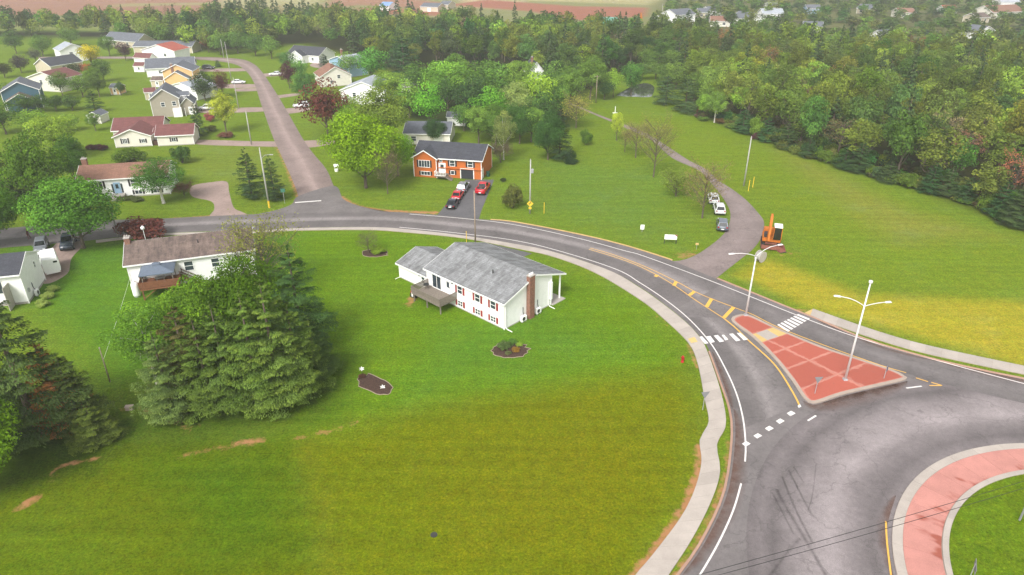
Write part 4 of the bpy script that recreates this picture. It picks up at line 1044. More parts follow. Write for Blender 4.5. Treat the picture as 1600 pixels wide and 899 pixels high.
for bx, by, ty, wd, c, lb in ((545, 205, 150, 46, (126, 156, 60), 'light green tree just right of the burgundy maple crown'), (640, 185, 128, 50, (104, 140, 58), 'green tree left of the round green tree'), (655, 150, 98, 50, (84, 116, 54), 'dark green tree below the tall pine'),
        (612, 160, 112, 52, (116, 146, 62), 'olive tree behind the big olive tree'), (716, 140, 84, 52, (100, 134, 58), 'green tree behind the rounded light green tree'), (758, 150, 90, 54, (84, 116, 54), 'dark green tree at the centre of the tree belt'),
        (785, 160, 98, 54, (92, 130, 56), 'mid green tree right of the tree belt centre'), (815, 165, 92, 52, (110, 140, 60), 'olive tree left of the hidden dark-roofed house'), (865, 160, 100, 50, (88, 120, 56), 'green tree right of the hidden dark-roofed house'),
        (890, 170, 104, 48, (104, 136, 58), 'light tree at the right end of the tree belt'), (700, 170, 122, 46, (72, 104, 52), 'dark tree left of the small white shed'), (725, 205, 160, 34, (82, 118, 50), 'green tree against the small white shed'),
        (775, 225, 165, 46, (98, 134, 56), 'green tree just behind the thin birch'), (830, 222, 168, 44, (112, 146, 62), 'light green tree in front of the tree belt near the field'), (846, 205, 142, 46, (74, 106, 52), 'dark tree at the upper end of the field clump'), (545, 120, 84, 40, (96, 130, 58), 'green tree behind the pale blue house')):
    T('loose' if 'light' in lb or 'olive' in lb else 'maple', bx, by, ty, wd * 1.1, c, 'leafy_tree', lb)
# round the pond
T('loose', 922, 156, 88, 56, (100, 130, 54), 'leafy_tree', 'tall tree behind the utility pole near the pond')
T('maple', 958, 152, 108, 30, (134, 168, 62), 'leafy_tree', 'light green tree left of the round pond tree')
T('maple', 986, 149, 94, 44, (76, 116, 54), 'leafy_tree', 'round dark green tree in front of the pond')
T('maple', 944, 156, 124, 32, (64, 92, 54), 'leafy_tree', 'dark green tree beside the utility pole near the pond')
for bx, by, ty, wd, c, lb in ((1003, 125, 100, 28, (84, 112, 54), 'dark green tree on the far bank of the pond, left one'), (1024, 124, 98, 30, (96, 124, 56), 'green tree on the far bank of the pond'), (1042, 131, 98, 32, (82, 108, 52), 'dark green tree right behind the pond'),
        (1056, 140, 96, 34, (102, 128, 58), 'olive tree right of the pond above the pines'), (1034, 142, 120, 24, (74, 100, 52), 'low dark tree at the right pond bank'), (1012, 114, 76, 36, (88, 116, 54), 'mid green tree farther behind the pond'), (1046, 116, 76, 36, (92, 118, 56), 'green tree at the wood corner behind the pond'), (1084, 160, 112, 34, (90, 116, 54), 'green tree between the field-corner pine and the wood'), (1100, 172, 126, 32, (104, 132, 56), 'light green tree left of the field-edge birch')):
    T('maple', bx, by, ty, wd * 1.1, c, 'leafy_tree', lb)
T('pine', 1070, 175, 126, 48, (68, 90, 58), 'pine_tree', 'dark pine at the field corner right of the pond')
T('pine', 1040, 163, 120, 42, (64, 86, 58), 'pine_tree', 'dark pine just right of the pond water')
T('birch', 1116, 192, 140, 40, (112, 144, 62), 'birch_tree', 'birch with white stem at the field edge')
T('loose', 1098, 186, 146, 26, (118, 154, 60), 'leafy_tree', 'small light green tree beside the field-edge birch')
ORD = ['first', 'second', 'third', 'fourth', 'fifth', 'sixth', 'seventh', 'eighth', 'ninth', 'tenth', 'eleventh', 'twelfth', 'thirteenth']
for oi_, (bx, by, ty, wd) in enumerate(((1160, 208, 168, 34), (1196, 222, 184, 30), (1228, 232, 190, 36), (1262, 246, 214, 30), (1318, 264, 226, 34), (1340, 270, 222, 40), (1386, 284, 252, 38), (1452, 303, 256, 36), (1478, 306, 264, 40), (1508, 318, 276, 30), (1560, 338, 286, 46), (1586, 352, 290, 60), (1620, 360, 270, 70))):
    T('spruce', bx, by, ty, wd, (66 + int(rng.integers(-6, 10)), 96, 58), 'spruce_tree', f'{ORD[oi_]} dark spruce from the left along the right-hand field edge', group='spruces along the field edge')
for oi_, (bx, by, ty, wd) in enumerate(((1180, 214, 178, 28), (1290, 254, 232, 30), (1362, 276, 256, 26), (1420, 294, 268, 30), (1540, 330, 300, 34), (1576, 348, 322, 30))):
    T('shrub', bx, by, ty, wd, (104, 132, 50), 'shrub', f'{ORD[oi_]} green shrub from the left between the field-edge spruces', 'shrub', group='shrubs along the field edge')

# ------------------------------------------------------------------ the woods: sampled sites, nearest ones single trees, the rest one mass
def inpoly(x, y, P):
    r = False; j = len(P) - 1
    for i in range(len(P)):
        if (P[i].y > y) != (P[j].y > y) and x < (P[j].x - P[i].x) * (y - P[i].y) / (P[j].y - P[i].y + 1e-12) + P[i].x: r = not r
        j = i
    return r
def sites(pl, gap, avoid=()):
    P = W(pl); A = [W(a) for a in avoid]
    x0, x1 = min(p.x for p in P), max(p.x for p in P); y0, y1 = min(p.y for p in P), max(p.y for p in P)
    out = []; grid = {}
    for _ in range(int((x1 - x0) * (y1 - y0) / gap ** 2 * 4)):
        x, y = rng.uniform(x0, x1), rng.uniform(y0, y1)
        if not inpoly(x, y, P) or any(inpoly(x, y, a) for a in A): continue
        k = (int(x // gap), int(y // gap)); ok = True
        for i in (-1, 0, 1):
            for j in (-1, 0, 1):
                for q in grid.get((k[0] + i, k[1] + j), ()):
                    if (q[0] - x) ** 2 + (q[1] - y) ** 2 < gap * gap: ok = False
        if ok: grid.setdefault(k, []).append((x, y)); out.append((x, y))
    return out
WOOD_R = [(1120, 178), (1180, 210), (1260, 240), (1350, 272), (1440, 298), (1530, 326), (1600, 352), (1760, 400), (1760, 104), (1560, 98), (1300, 92), (1090, 80), (1010, 66), (1000, 86), (1060, 108), (1062, 128), (1100, 150)]
WOOD_T = [(200, 66), (330, 88), (430, 76), (470, 66), (560, 84), (600, 108), (700, 104), (800, 112), (905, 150), (985, 108), (1060, 104), (1062, 76), (1010, 64), (900, 60), (760, 55), (650, 51), (500, 46), (345, 40), (200, 52), (60, 50), (-140, 52), (-140, 66), (60, 62)]
PAL = [((104, 122, 54), 'olive green'), ((82, 110, 52), 'mid green'), ((122, 144, 58), 'light green'), ((66, 92, 48), 'dark green'), ((150, 108, 80), 'rusty brown'), ((128, 118, 92), 'grey-brown')]
def wood_site(x, y, right):
    r = rng.random()
    tone_n = math.sin(x * 0.05 + 1.3) * math.cos(y * 0.043) + rng.normal() * 0.55
    if right:
        if r < 0.09: kind, ci = 'woodspruce', 3
        elif r < 0.17: kind, ci = 'woodbud', 4 if rng.random() < 0.75 else 5
        elif r < 0.5: kind, ci = 'woodloose', 0 if tone_n < 0.4 else 2
        else: kind, ci = 'wood', (1 if tone_n < -0.3 else 0 if tone_n < 0.6 else 2)
    else:
        if r < 0.12: kind, ci = 'woodspruce', 3
        elif r < 0.15: kind, ci = 'woodbud', 5
        elif r < 0.4: kind, ci = 'woodloose', 0 if tone_n < 0.5 else 2
        else: kind, ci = 'wood', (3 if tone_n < -0.6 else 1 if tone_n < 0.4 else 0 if tone_n < 0.9 else 2)
    return kind, ci
cand = [(x, y, True) for x, y in sites(WOOD_R, 5.3)] + [(x, y, False) for x, y in sites(WOOD_T, 6.0, [[(962, 126), (1026, 124), (1026, 154), (960, 154)]])]
vis = []
for x, y, rt in cand:
    px, py = Pj(x, y, 8)
    if -60 < px < 1660: vis.append((x, y, rt))
vis.sort(key=lambda c: c[0] ** 2 + c[1] ** 2)
leafy_n = spr_n = 0; rest_sites = []
for x, y, rt in vis:
    kind, ci = wood_site(x, y, rt)
    Hh = rng.uniform(8.5, 15.5) if kind != 'woodspruce' else rng.uniform(11, 17)
    Rr = rng.uniform(2.8, 4.4) if kind in ('wood', 'woodloose') else rng.uniform(2.6, 3.6)
    c, cn_ = PAL[ci]; jit = rng.normal(size=3) * 5
    bri = rng.uniform(0.86, 1.16); c = tuple(max(5, c[i] * bri + jit[i]) for i in range(3))
    if kind == 'woodspruce': lim = spr_n < 120
    else: lim = leafy_n < 290
    if not lim: rest_sites.append((kind, x, y, Hh, Rr, rgb(*c))); continue
    px, py = Pj(x, y, 6); dd = math.hypot(x, y)
    if rt:
        where = 'wood right of the pond' if px < 1200 else 'wood behind the right-hand field' if px < 1400 else 'wood at the right edge'
        spot = 'at the front of the' if dd < 190 + max(0, 1400 - px) * 0.16 else 'deep in the' if dd < 235 + max(0, 1400 - px) * 0.14 else 'at the back of the'
    else:
        where = 'wood behind the left street houses' if px < 450 else 'wood behind the pale blue house' if px < 640 else 'wood above the orange house' if px < 820 else 'wood left of the pond' if px < 980 else 'wood behind the pond'
        spot = 'at the front of the' if dd < 300 else 'farther back in the'
    if kind == 'woodspruce':
        spr_n += 1
        put_tree(kind, x, y, Hh, Rr, rgb(*[v * 0.95 for v in (74, 96, 60)]), 'spruce_tree', f'dark spruce {spot} {where}', 'tree', f'spruces {spot} {where}')
    else:
        leafy_n += 1
        lk = 'half-bare tree' if kind == 'woodbud' else 'leafy tree'
        put_tree(kind, x, y, Hh, Rr, rgb(*c), 'woodland_tree', f'{cn_} {lk} {spot} {where}', 'tree', f'{cn_} {lk}s {spot} {where}')
# far trees among the town and at the field rims
for x, y in sites([(1010, 60), (1300, 88), (1560, 94), (1760, 98), (1800, -14), (1060, -14)], 10.5): rest_sites.append(('wood' if rng.random() < 0.8 else 'woodspruce', x, y, rng.uniform(4.5, 9.5), rng.uniform(3.0, 5.2), rgb(*[v + rng.normal() * 6 for v in PAL[[0, 1, 3, 1][int(rng.integers(4))]][0]])))
for bx, by, hh in [(345 + i * 9 + rng.normal() * 2, 36 + rng.normal(), rng.uniform(11, 16)) for i in range(9)] + [(458 + i * 14, 40, 12) for i in range(5)] + [(623, 46, 16), (640, 48, 15), (646, 47, 14), (655, 48, 11), (586, 46, 11)]:
    p = G(bx, by); rest_sites.append(('woodspruce', p.x, p.y, hh, 4.0, rgb(74, 94, 66)))
def mass(name, lst, label, cat):
    parts = []
    lod = {'shrub': PROTO['shrub'], 'wood': PROTO['wood'][:3], 'woodloose': PROTO['woodloose'][:2], 'woodspruce': PROTO['woodspruce'][:2], 'woodbud': PROTO['woodbud'][:1]}
    Vs, Ts, Cs = [], [], []
    for kind, x, y, Hh, Rr, c in lst:
        L = lod[kind]; h0, r0, tm, cm = L[int(rng.integers(len(L)))]
        key = cm.name
        if key not in mass.cache:
            a = np.empty(len(cm.vertices) * 3); cm.vertices.foreach_get('co', a)
            l = np.empty(len(cm.vertices) * 4); cm.color_attributes['leaf'].data.foreach_get('color', l)
            mass.cache[key] = (a.reshape(-1, 4, 3), l.reshape(-1, 4, 4)[:, 0])
        V, Lf = mass.cache[key]
        far = math.hypot(x, y); keep = min(len(V), 900 if far < 400 else 520)
        ii = rng.choice(len(V), keep, replace=False); V = V[ii]; Lf = Lf[ii]
        g = math.sqrt(len(mass.cache[key][0]) / keep) * 0.9
        cen_ = V.mean(1, keepdims=True); V = cen_ + (V - cen_) * g
        an = rng.random() * 6.28; ca_, sa_ = math.cos(an), math.sin(an)
        Vr = np.stack([(V[..., 0] * ca_ - V[..., 1] * sa_) * Rr / r0 + x, (V[..., 0] * sa_ + V[..., 1] * ca_) * Rr / r0 + y, V[..., 2] * Hh / h0], -1)
        Vs.append(Vr); Ts.append(Lf); Cs.append(np.tile(np.array(c[:3]), (keep, 1)))
    V = np.concatenate(Vs); Lf = np.concatenate(Ts); C = np.concatenate(Cs); n = len(V)
    me = leaf_mesh(name, [(V, Lf[:, 0], Lf[:, 1])], M['far_leaf'])
    ca = me.color_attributes.new('tint', 'FLOAT_COLOR', 'POINT')
    ca.data.foreach_set('color', np.repeat(np.concatenate([C, np.ones((n, 1))], 1), 4, 0).ravel())
    o = link(name, me); tag(o, label, cat, kind='stuff'); return o
mass.cache = {}
for x, y in sites([(-60, 480), (-60, 60), (-900, 60), (-900, 480)], 15) + sites([(1700, 380), (1760, 100), (2300, 100), (2300, 380)], 8): rest_sites.append(('wood' if rng.random() < 0.85 else 'woodspruce', x, y, rng.uniform(7, 13), rng.uniform(3.0, 5.0), rgb(*[v + rng.normal() * 6 for v in PAL[[0, 1, 3, 1][int(rng.integers(4))]][0]])))
fm = leaf_material('far_foliage', 0.25); t = fm.node_tree
ta = N(t, 'ShaderNodeAttribute', attribute_name='tint')
for lk_ in list(t.links):
    if lk_.from_node.bl_idname == 'ShaderNodeObjectInfo': t.links.new(ta.outputs['Color'], lk_.to_socket)
M['far_leaf'] = fm
mass('far_woodland', rest_sites, 'far-off mass of mixed green woodland and town trees at the top', 'woodland')
edge = spline(W([(1090, 186), (1120, 192), (1180, 214), (1260, 244), (1350, 274), (1440, 300), (1530, 328), (1600, 354), (1700, 385)]), 1.0)
ug = []
for p in edge:
    for k in range(2):
        d_ = rng.random() ** 1.5 * 14; ug.append(('shrub', p.x + rng.normal() * 1.2 + d_ * 0.45, p.y + 0.6 + d_ * 0.9, rng.uniform(1.2, 3.4), rng.uniform(1.2, 2.4), rgb(*[v + rng.normal() * 8 for v in [(84, 110, 48), (70, 92, 46), (104, 126, 54), (92, 84, 58)][int(rng.integers(4))]])))
mass('undergrowth', ug, 'low tangled green undergrowth along the edge of the right-hand wood', 'undergrowth')
print('wood individuals', leafy_n, spr_n, 'rest', len(rest_sites))

# ------------------------------------------------------------------ houses
class Block:
    """walls + roof of one gabled volume in its house's frame; faces F (y0), B, L (x0), R"""
    def __init__(s, root, x0, x1, y0, y1, he, rise, ridge='x', ov=(0.35, 0.35, 0.4, 0.4), wall='white_siding', roof='grey_roof', names=('wall', 'roof'), z0=-0.05, base=0.0, trim='trim'):
        s.root, s.x0, s.x1, s.y0, s.y1, s.he = root, x0, x1, y0, y1, he
        oL, oR, oF, oB = ov
        X0, X1, Y0, Y1 = x0 - oL, x1 + oR, y0 - oF, y1 + oB
        th = 0.16
        if ridge == 'x': a0, a1, e0, e1, w0, w1 = Y0, Y1, X0, X1, y0, y1
        else: a0, a1, e0, e1, w0, w1 = X0, X1, Y0, Y1, x0, x1
        mid = (a0 + a1) / 2; half = (a1 - a0) / 2
        zr = lambda a: he + rise * (1 - abs(a - mid) / half)
        prof = [(w0, z0), (w1, z0), (w1, zr(w1) - th - 0.01), (mid, zr(mid) - th - 0.01), (w0, zr(w0) - th - 0.01)]
        wx = MB(); 
        if ridge == 'x': wx.extr(prof, 'x', x0, x1)
        else: wx.extr(prof, 'y', y0, y1)
        s.wall = wx.build(names[0], M[wall], root)
        rp = [(a0, he), (mid, he + rise), (a1, he), (a1, he - th), (mid, he + rise - th), (a0, he - th)]
        s.roof = MB().extr(rp, ridge, e0, e1).build(names[1], M[roof], root)
        f = MB(); ft = 0.2
        ax = ridge
        for a, sg in ((a0, -1), (a1, 1)):                                      # eave boards
            p = [(a + sg * 0.003, he - ft - 0.02), (a + sg * 0.04, he - ft - 0.02), (a + sg * 0.04, he - 0.01), (a + sg * 0.003, he - 0.01)]
            f.extr(p, ax, e0 + 0.01, e1 - 0.01)
        for e, sg in ((e0, -1), (e1, 1)):                                      # rake boards
            for q0, q1 in ((a0, mid), (mid, a1)):
                z_0, z_1 = zr(q0), zr(q1)
                p = [(q0, z_0 - ft - 0.02), (q1, z_1 - ft - 0.02), (q1, z_1 - 0.005), (q0, z_0 - 0.005)]
                f.extr(p, ax, e + sg * 0.003, e + sg * 0.045)
        f.build('fascia', M[trim], s.roof)
        if base:
            b_ = MB(); b_.b2(x0 - 0.004, x1 + 0.004, y0 - 0.004, y1 + 0.004, -0.05, base); b_.build('foundation', M['concrete_grey'], root)
        s.zr = zr; s.mid = mid; s.ridge = ridge
        # corner boards
        for cx in (x0, x1):
            for cyy in (y0, y1):
                top = (zr(cyy) if ridge == 'x' else zr(cx)) - th - 0.03
                MB().box((cx, cyy, top / 2), (0.13, 0.13, top)).build('corner_trim', M[trim], s.wall)
    def mat(s, face, u):
        """frame on a face: x along the wall, -y outward, z up"""
        if face == 'F': return Matrix.Translation((s.x0 + u, s.y0, 0))
        if face == 'B': return Matrix.Translation((s.x1 - u, s.y1, 0)) @ Matrix.Rotation(math.pi, 4, 'Z')
        if face == 'R': return Matrix.Translation((s.x1, s.y0 + u, 0)) @ Matrix.Rotation(math.pi / 2, 4, 'Z')
        return Matrix.Translation((s.x0, s.y1 - u, 0)) @ Matrix.Rotation(-math.pi / 2, 4, 'Z')
    def window(s, face, u, z, w, h, nx=1, ny=2, shut=None, frame='trim', name='window', sw=0.34):
        m = s.mat(face, u); f = MB(); fr = 0.09; d = 0.07
        for x in (-w / 2 - fr / 2, w / 2 + fr / 2): f.box((x, -d / 2, z + h / 2), (fr, d, h + 2 * fr), m)
        for zz in (z - fr / 2, z + h + fr / 2): f.box((0, -d / 2 - 0.004, zz), (w + 2 * fr + 0.01, d, fr), m)
        for i in range(1, nx): f.box((-w / 2 + w * i / nx, -0.022, z + h / 2), (0.07, 0.04, h), m)
        for i in range(1, ny): f.box((0, -0.025, z + h * i / ny), (w, 0.046, 0.06), m)
        o = f.build(name, M[frame], s.root)
        MB().box((0, -0.006, z + h / 2), (w, 0.012, h), m).build('pane', M['glass'], o)
        if shut:
            for sg in (-1, 1):
                MB().box((sg * (w / 2 + fr + sw / 2 + 0.03), -0.025, z + h / 2), (sw, 0.05, h + 0.14), m).build('shutter', M[shut], s.root)
        return o
    def door(s, face, u, w=0.95, h=2.05, z=0.05, mat='trim', lite=True, name='door'):
        m = s.mat(face, u); f = MB()
        f.box((0, -0.03, z + h / 2), (w, 0.06, h), m)
        for x in (-w / 2 - 0.06, w / 2 + 0.06): f.box((x, -0.045, z + h / 2 + 0.03), (0.1, 0.09, h + 0.08), m)
        f.box((0, -0.045, z + h + 0.07), (w + 0.24, 0.092, 0.1), m)
        o = f.build(name, M[mat], s.root)
        MB().box((w * 0.36, -0.085, z + 1.0), (0.06, 0.05, 0.16), m).build('handle', M['dark_metal'], o)
        if lite: MB().box((0, -0.066, z + h * 0.68), (w * 0.55, 0.012, h * 0.42), m).build('pane', M['glass'], o)
        return o
    def part(s, face, u, z, size, mat, name, out=0.0, parent=None):
        m = s.mat(face, u)
        return MB().box((0, -size[1] / 2 - out, z + size[2] / 2), size, m).build(name, M[mat], parent or s.root)

def eave(eL, eR, h, ov=0.4):
    """root spot + wall length from the two ends of the near eave, read at height h"""
    a, c = G(*eL, h), G(*eR, h); d = c - a; L = d.length; an = math.atan2(d.y, d.x)
    x = Vector((math.cos(an), math.sin(an), 0)); y = Vector((-x.y, x.x, 0))
    o = a + x * ov + y * ov; o.z = 0
    return o, an, L - 2 * ov
def chimney(root, x, y, z0, z1, w=0.7, d=0.6, name='chimney'):
    m = MB(); m.box((x, y, (z0 + z1) / 2), (w, d, z1 - z0)); c = m.build(name, M['brick'], root)
    MB().box((x, y, z1 + 0.05), (w + 0.12, d + 0.12, 0.1)).build('cap', M['concrete_grey'], c)
    f = MB()
    for k in (-0.18, 0.1): f.tube([(x + k, y, z1 + 0.1), (x + k, y, z1 + 0.4)], 0.09, 8)
    f.build('flue', M['concrete_grey'], c); return c
def vent(b, x, y, h=0.5, mat='dark_metal'):
    z = b.zr(y if b.ridge == 'x' else x)
    MB().tube([(x, y, z - 0.1), (x, y, z + h)], 0.08, 8).build('vent_pipe', M[mat], b.roof)

# --- the white split-level with red shutters (the subject)
A = G(788, 515.5); an = R(-43)
xd = Vector((math.cos(an), math.sin(an), 0))
root = thing('house', 'white split-level house with grey roof, red shutters and brick chimney', 'house', A - xd * 14.8, an)
mb_ = Block(root, 0, 14.8, 0, 9.2, 3.95, 2.0, 'x', (0.35, 0.35, 0.4, 2.7), 'white_siding', 'grey_roof', base=0.14)
for u in (6.75, 10.1, 12.75 + 0.2):
    mb_.window('F', u - 0.1, 2.35, 0.85, 1.05, 1, 2, 'shutter_red')
    mb_.window('F', u - 0.1, 0.45, 0.85, 0.75, 2, 2, 'shutter_red')
mb_.window('F', 2.0, 1.55, 1.7, 1.95, 2, 1, None, name='sliding_door')
mb_.door('F', 4.35, 0.9, 2.0, 1.5)
mb_.part('F', 5.25, 3.35, (0.22, 0.16, 0.16), 'dark_metal', 'wall_lamp'); mb_.part('F', 8.9, 1.62, (0.14, 0.08, 0.1), 'metal', 'vent_cap')
c = MB().box((15.13, 4.65, 2.9), (0.62, 0.95, 6.6)); c = c.build('chimney', M['brick'], root)
MB().box((15.13, 4.65, 6.24), (0.74, 1.07, 0.1)).build('cap', M['concrete_grey'], c)
f = MB()
for k in (-0.3, 0.0, 0.3): f.tube([(15.13, 4.65 + k, 6.25), (15.13, 4.65 + k, 6.55)], 0.1, 8)
f.build('flue', M['trim'], c)
vent(mb_, 9.6, 3.3, 0.55); vent(mb_, 5.2, 2.6, 0.3, 'metal')
def heat_pump(b, face, u, nm='heat_pump'):
    m = b.mat(face, u)
    o = MB().box((0, -0.42, 0.55), (0.9, 0.36, 0.72), m).build(nm, M['trim'], b.root)
    g = MB(); ring_ = [(0.27, 0), (0.27, 0.02), (0.2, 0.025)]
    g.lathe(ring_, 14, m @ Matrix.Translation((-0.12, -0.6, 0.55)) @ Matrix.Rotation(math.pi / 2, 4, 'X')); g.build('fan_grille', M['dark_metal'], o)
    [MB().box((k_, -0.42, 0.1), (0.06, 0.36, 0.2), m).build('foot', M['metal'], o) for k_ in (-0.3, 0.3)]
    p_ = MB(); p_.tube([m @ Vector((0.3, -0.2, 0.8)), m @ Vector((0.3, -0.05, 1.2)), m @ Vector((0.3, -0.05, 1.9))], 0.045, 6); p_.build('line_cover', M['dark_metal'], o)
heat_pump(mb_, 'R', 3.2); heat_pump(mb_, 'R', 6.1)
for (fx, uu) in (('R', 0.18), ('R', 8.6)):
    m_ = mb_.mat(fx, uu); d_ = MB()
    d_.tube([m_ @ Vector((0, -0.08, 3.6)), m_ @ Vector((0, -0.08, 0.3)), m_ @ Vector((0, -0.35, 0.12)), m_ @ Vector((0, -1.2, 0.07))], 0.06, 6); d_.build('downspout', M['trim'], root)
MB().tube([(14.5, 11.4, 0), (14.5, 11.4, 3.85)], 0.13, 10).build('porch_post', M['trim'], root)
MB().tube([(8.5, 11.4, 0), (8.5, 11.4, 3.85)], 0.13, 10).build('porch_post', M['trim'], root)
MB().b2(7.6, 15.2, 9.2, 11.9, 0, 0.12).build('porch_slab', M['concrete_grey'], root)
mb_.part('R', 9.0, 1.0, (0.32, 0.3, 2.6), 'trim', 'corner_box')
gb = Block(root, -6.9, -0.02, 0.5, 7.6, 2.42, 1.35, 'x', (0.35, -0.35, 0.4, 0.5), 'white_siding', 'grey_roof', ('garage_wall', 'garage_roof'), base=0.14)
gb.window('F', 5.35, 0.95, 0.6, 0.9, 1, 2); gb.part('F', 4.6, 1.85, (0.18, 0.16, 0.16), 'dark_metal', 'wall_lamp')
m_ = gb.mat('F', 0.1); d_ = MB(); d_.tube([m_ @ Vector((0, -0.08, 2.2)), m_ @ Vector((0, -0.08, 0.2)), m_ @ Vector((-0.1, -0.9, 0.07))], 0.055, 6); d_.build('downspout', M['trim'], root)
# deck with posts, boards and slatted rail
dk = MB(); DX0, DX1, DY0, DY1, DZ = 0.2, 6.0, -3.1, -0.02, 1.45
deck = MB().b2(DX0, DX1, DY0, DY1, DZ - 0.22, DZ - 0.05).build('deck', M['deck'], root)
nb = 21
for i in range(nb):
    y = DY0 + (DY1 - DY0) * (i + 0.5) / nb
    MB().b2(DX0, DX1, y - 0.066, y + 0.066, DZ - 0.046, DZ).build('deck_board', M['deck'], deck)
for x in (0.4, 3.1, 5.8): MB().b2(x - 0.07, x + 0.07, DY0 + 0.2, DY0 + 0.34, 0, DZ - 0.2).build('deck_post', M['deck'], deck)
rl = MB()
def rail(mb, p, q, z, h, step, wd=0.1):
    p, q = Vector(p), Vector(q); d = q - p; L = d.length; an_ = math.atan2(d.y, d.x); mm = Matrix.Translation((p.x, p.y, z)) @ Matrix.Rotation(an_, 4, 'Z')
    mb.b2(0, L, -0.05, 0.05, h - 0.06, h, mm); mb.b2(0, L, -0.03, 0.03, 0.08, 0.16, mm)
    k = int(L / step)
    for i in range(k + 1): mb.box((L * i / k, 0, h / 2), (wd, 0.03, h - 0.1), mm)
for p, q in (((DX0, DY0), (DX1, DY0)), ((DX1, DY0), (DX1, DY1)), ((DX0, DY0), (DX0, DY1))):
    r_ = MB(); rail(r_, p, q, DZ, 0.95, 0.145); ro = r_.build('railing', M['deck'], deck)
def prop(name, label, cat, mb_or, mat, loc, rz=0.0):
    o = mb_or.build(name, M[mat]); o.location = loc; o.rotation_euler = (0, 0, rz); return tag(o, label, cat)
def at(rt, x, y, z=0.0): return rt.matrix_basis @ Vector((x, y, z))
M['red_cover'] = plain('red_cover', rgb(190, 40, 62), 0.6, 0.1); M['black_plastic'] = plain('black_plastic', rgb(40, 40, 42), 0.5, 0.1)
M['red_paint'] = plain('red_paint', rgb(172, 28, 30), 0.45, 0.1)
bb = thing('barbecue', 'black barbecue with red and white cover under the deck corner', 'barbecue', at(root, -0.5, -2.2), an)
x_ = MB(); x_.box((0, 0, 0.45), (1.0, 0.55, 0.7), None, (0.85, 0.85)); x_.build('cart', M['black_plastic'], bb)
x_ = MB(); x_.extr([(-0.3, 0.8), (0.3, 0.8), (0.24, 1.1), (0, 1.2), (-0.24, 1.1)], 'x', -0.3, 0.3); x_.build('cover', M['red_cover'], bb)
x_ = MB(); x_.box((0.05, -0.31, 0.6), (0.3, 0.04, 0.6)); x_.build('side_cloth', M['trim'], bb)
tb_ = thing('patio_table', 'small dark round table on the weathered deck', 'table', at(root, 0.9, -1.0, 1.45), 0)
MB().lathe([(0.4, 0.62), (0.42, 0.66), (0.4, 0.7)], 14).build('top', M['black_plastic'], tb_)
for k in range(3):
    MB().tube([(0.05 * math.cos(k * 2.1), 0.05 * math.sin(k * 2.1), 0.62), (0.32 * math.cos(k * 2.1), 0.32 * math.sin(k * 2.1), 0.0)], 0.02, 5).build('leg', M['black_plastic'], tb_)

# --- white bungalow with stained brown roof
o, an2, L2 = eave((191.7, 416.3), (398, 390), 4.2)
h2 = thing('house', 'white bungalow with stained brown roof and raised wooden deck', 'house', o, an2)
b2 = Block(h2, 0, L2, 0, 8.6, 4.2, 1.75, 'x', (0.4, 0.4, 0.4, 0.4), 'white_siding', 'brown_roof', base=0.3)
sx = L2 / 17.0
b2.window('F', 2.6 * sx, 2.05, 1.9, 1.4, 2, 1); b2.window('F', 5.3 * sx, 2.15, 1.1, 1.35); b2.window('F', 8.0 * sx, 2.15, 1.1, 1.35); b2.window('F', 11.7 * sx, 2.2, 1.1, 1.25); b2.window('F', 15.2 * sx, 2.25, 1.0, 1.1)
chimney(h2, 0.05, 4.2, 0, 6.6, 0.7, 0.95); vent(b2, 9.6 * sx, 2.4, 0.5)
tr_ = MB(); tr_.tube([(12.2 * sx, -0.06, 3.9), (12.2 * sx, -0.06, 0.3)], 0.05, 6); tr_.build('downspout', M['trim'], h2)
d2 = MB().b2(1.6, 6.6, -3.6, -0.02, 1.5, 1.7).build('deck', M['reddeck'], h2)
for i in range(24):
    y = -3.6 + 3.58 * (i + 0.5) / 24; MB().b2(1.6, 6.6, y - 0.065, y + 0.065, 1.704, 1.75).build('deck_board', M['reddeck'], d2)
for x in (1.8, 6.4): MB().b2(x - 0.08, x + 0.08, -3.45, -3.3, 0, 1.5).build('deck_post', M['reddeck'], d2)
br_ = MB(); br_.tube([(1.8, -3.38, 0.2), (3.6, -3.38, 1.45)], 0.05, 5); br_.tube([(6.4, -3.38, 0.2), (4.6, -3.38, 1.45)], 0.05, 5); br_.build('brace', M['reddeck'], d2)
for p, q in (((1.6, -3.6), (6.6, -3.6)), ((6.6, -3.6), (6.6, -1.4)), ((1.6, -3.6), (1.6, 0))):
    r_ = MB(); P_, Q_ = Vector(p), Vector(q); d = Q_ - P_; mm = Matrix.Translation((p[0], p[1], 1.75)) @ Matrix.Rotation(math.atan2(d.y, d.x), 4, 'Z')
    for k in range(6): r_.b2(0, d.length, -0.02, 0.02, 0.08 + k * 0.16, 0.2 + k * 0.16, mm)
    for k in range(3): r_.box((d.length * k / 2, 0.05, 0.52), (0.1, 0.1, 1.04), mm)
    r_.build('railing', M['reddeck'], d2)
st = MB().b2(6.62, 6.68, -1.3, -0.3, 0.9, 1.6).build('stairs', M['reddeck'], h2)
for k in range(8):
    MB().b2(6.7 + k * 0.28, 7.0 + k * 0.28, -1.3, -0.3, 1.55 - k * 0.2, 1.6 - k * 0.2).build('step', M['reddeck'], st)
for y in (-1.32, -0.28):
    r_ = MB(); r_.tube([(6.7, y, 1.5), (9.0, y, 0.0)], 0.07, 4); r_.tube([(6.7, y, 2.6), (9.0, y, 1.0)], 0.06, 4); r_.tube([(6.7, y, 2.15), (9.0, y, 0.55)], 0.04, 4)
    r_.tube([(6.7, y, 1.5), (6.7, y, 2.75)], 0.06, 4); r_.tube([(9.0, y, 0.0), (9.0, y, 1.1)], 0.06, 4); r_.build('handrail', M['dark_wood'] if 'dark_wood' in M else plain('dark_wood', rgb(84, 58, 46), 0.8, 0.2), st)
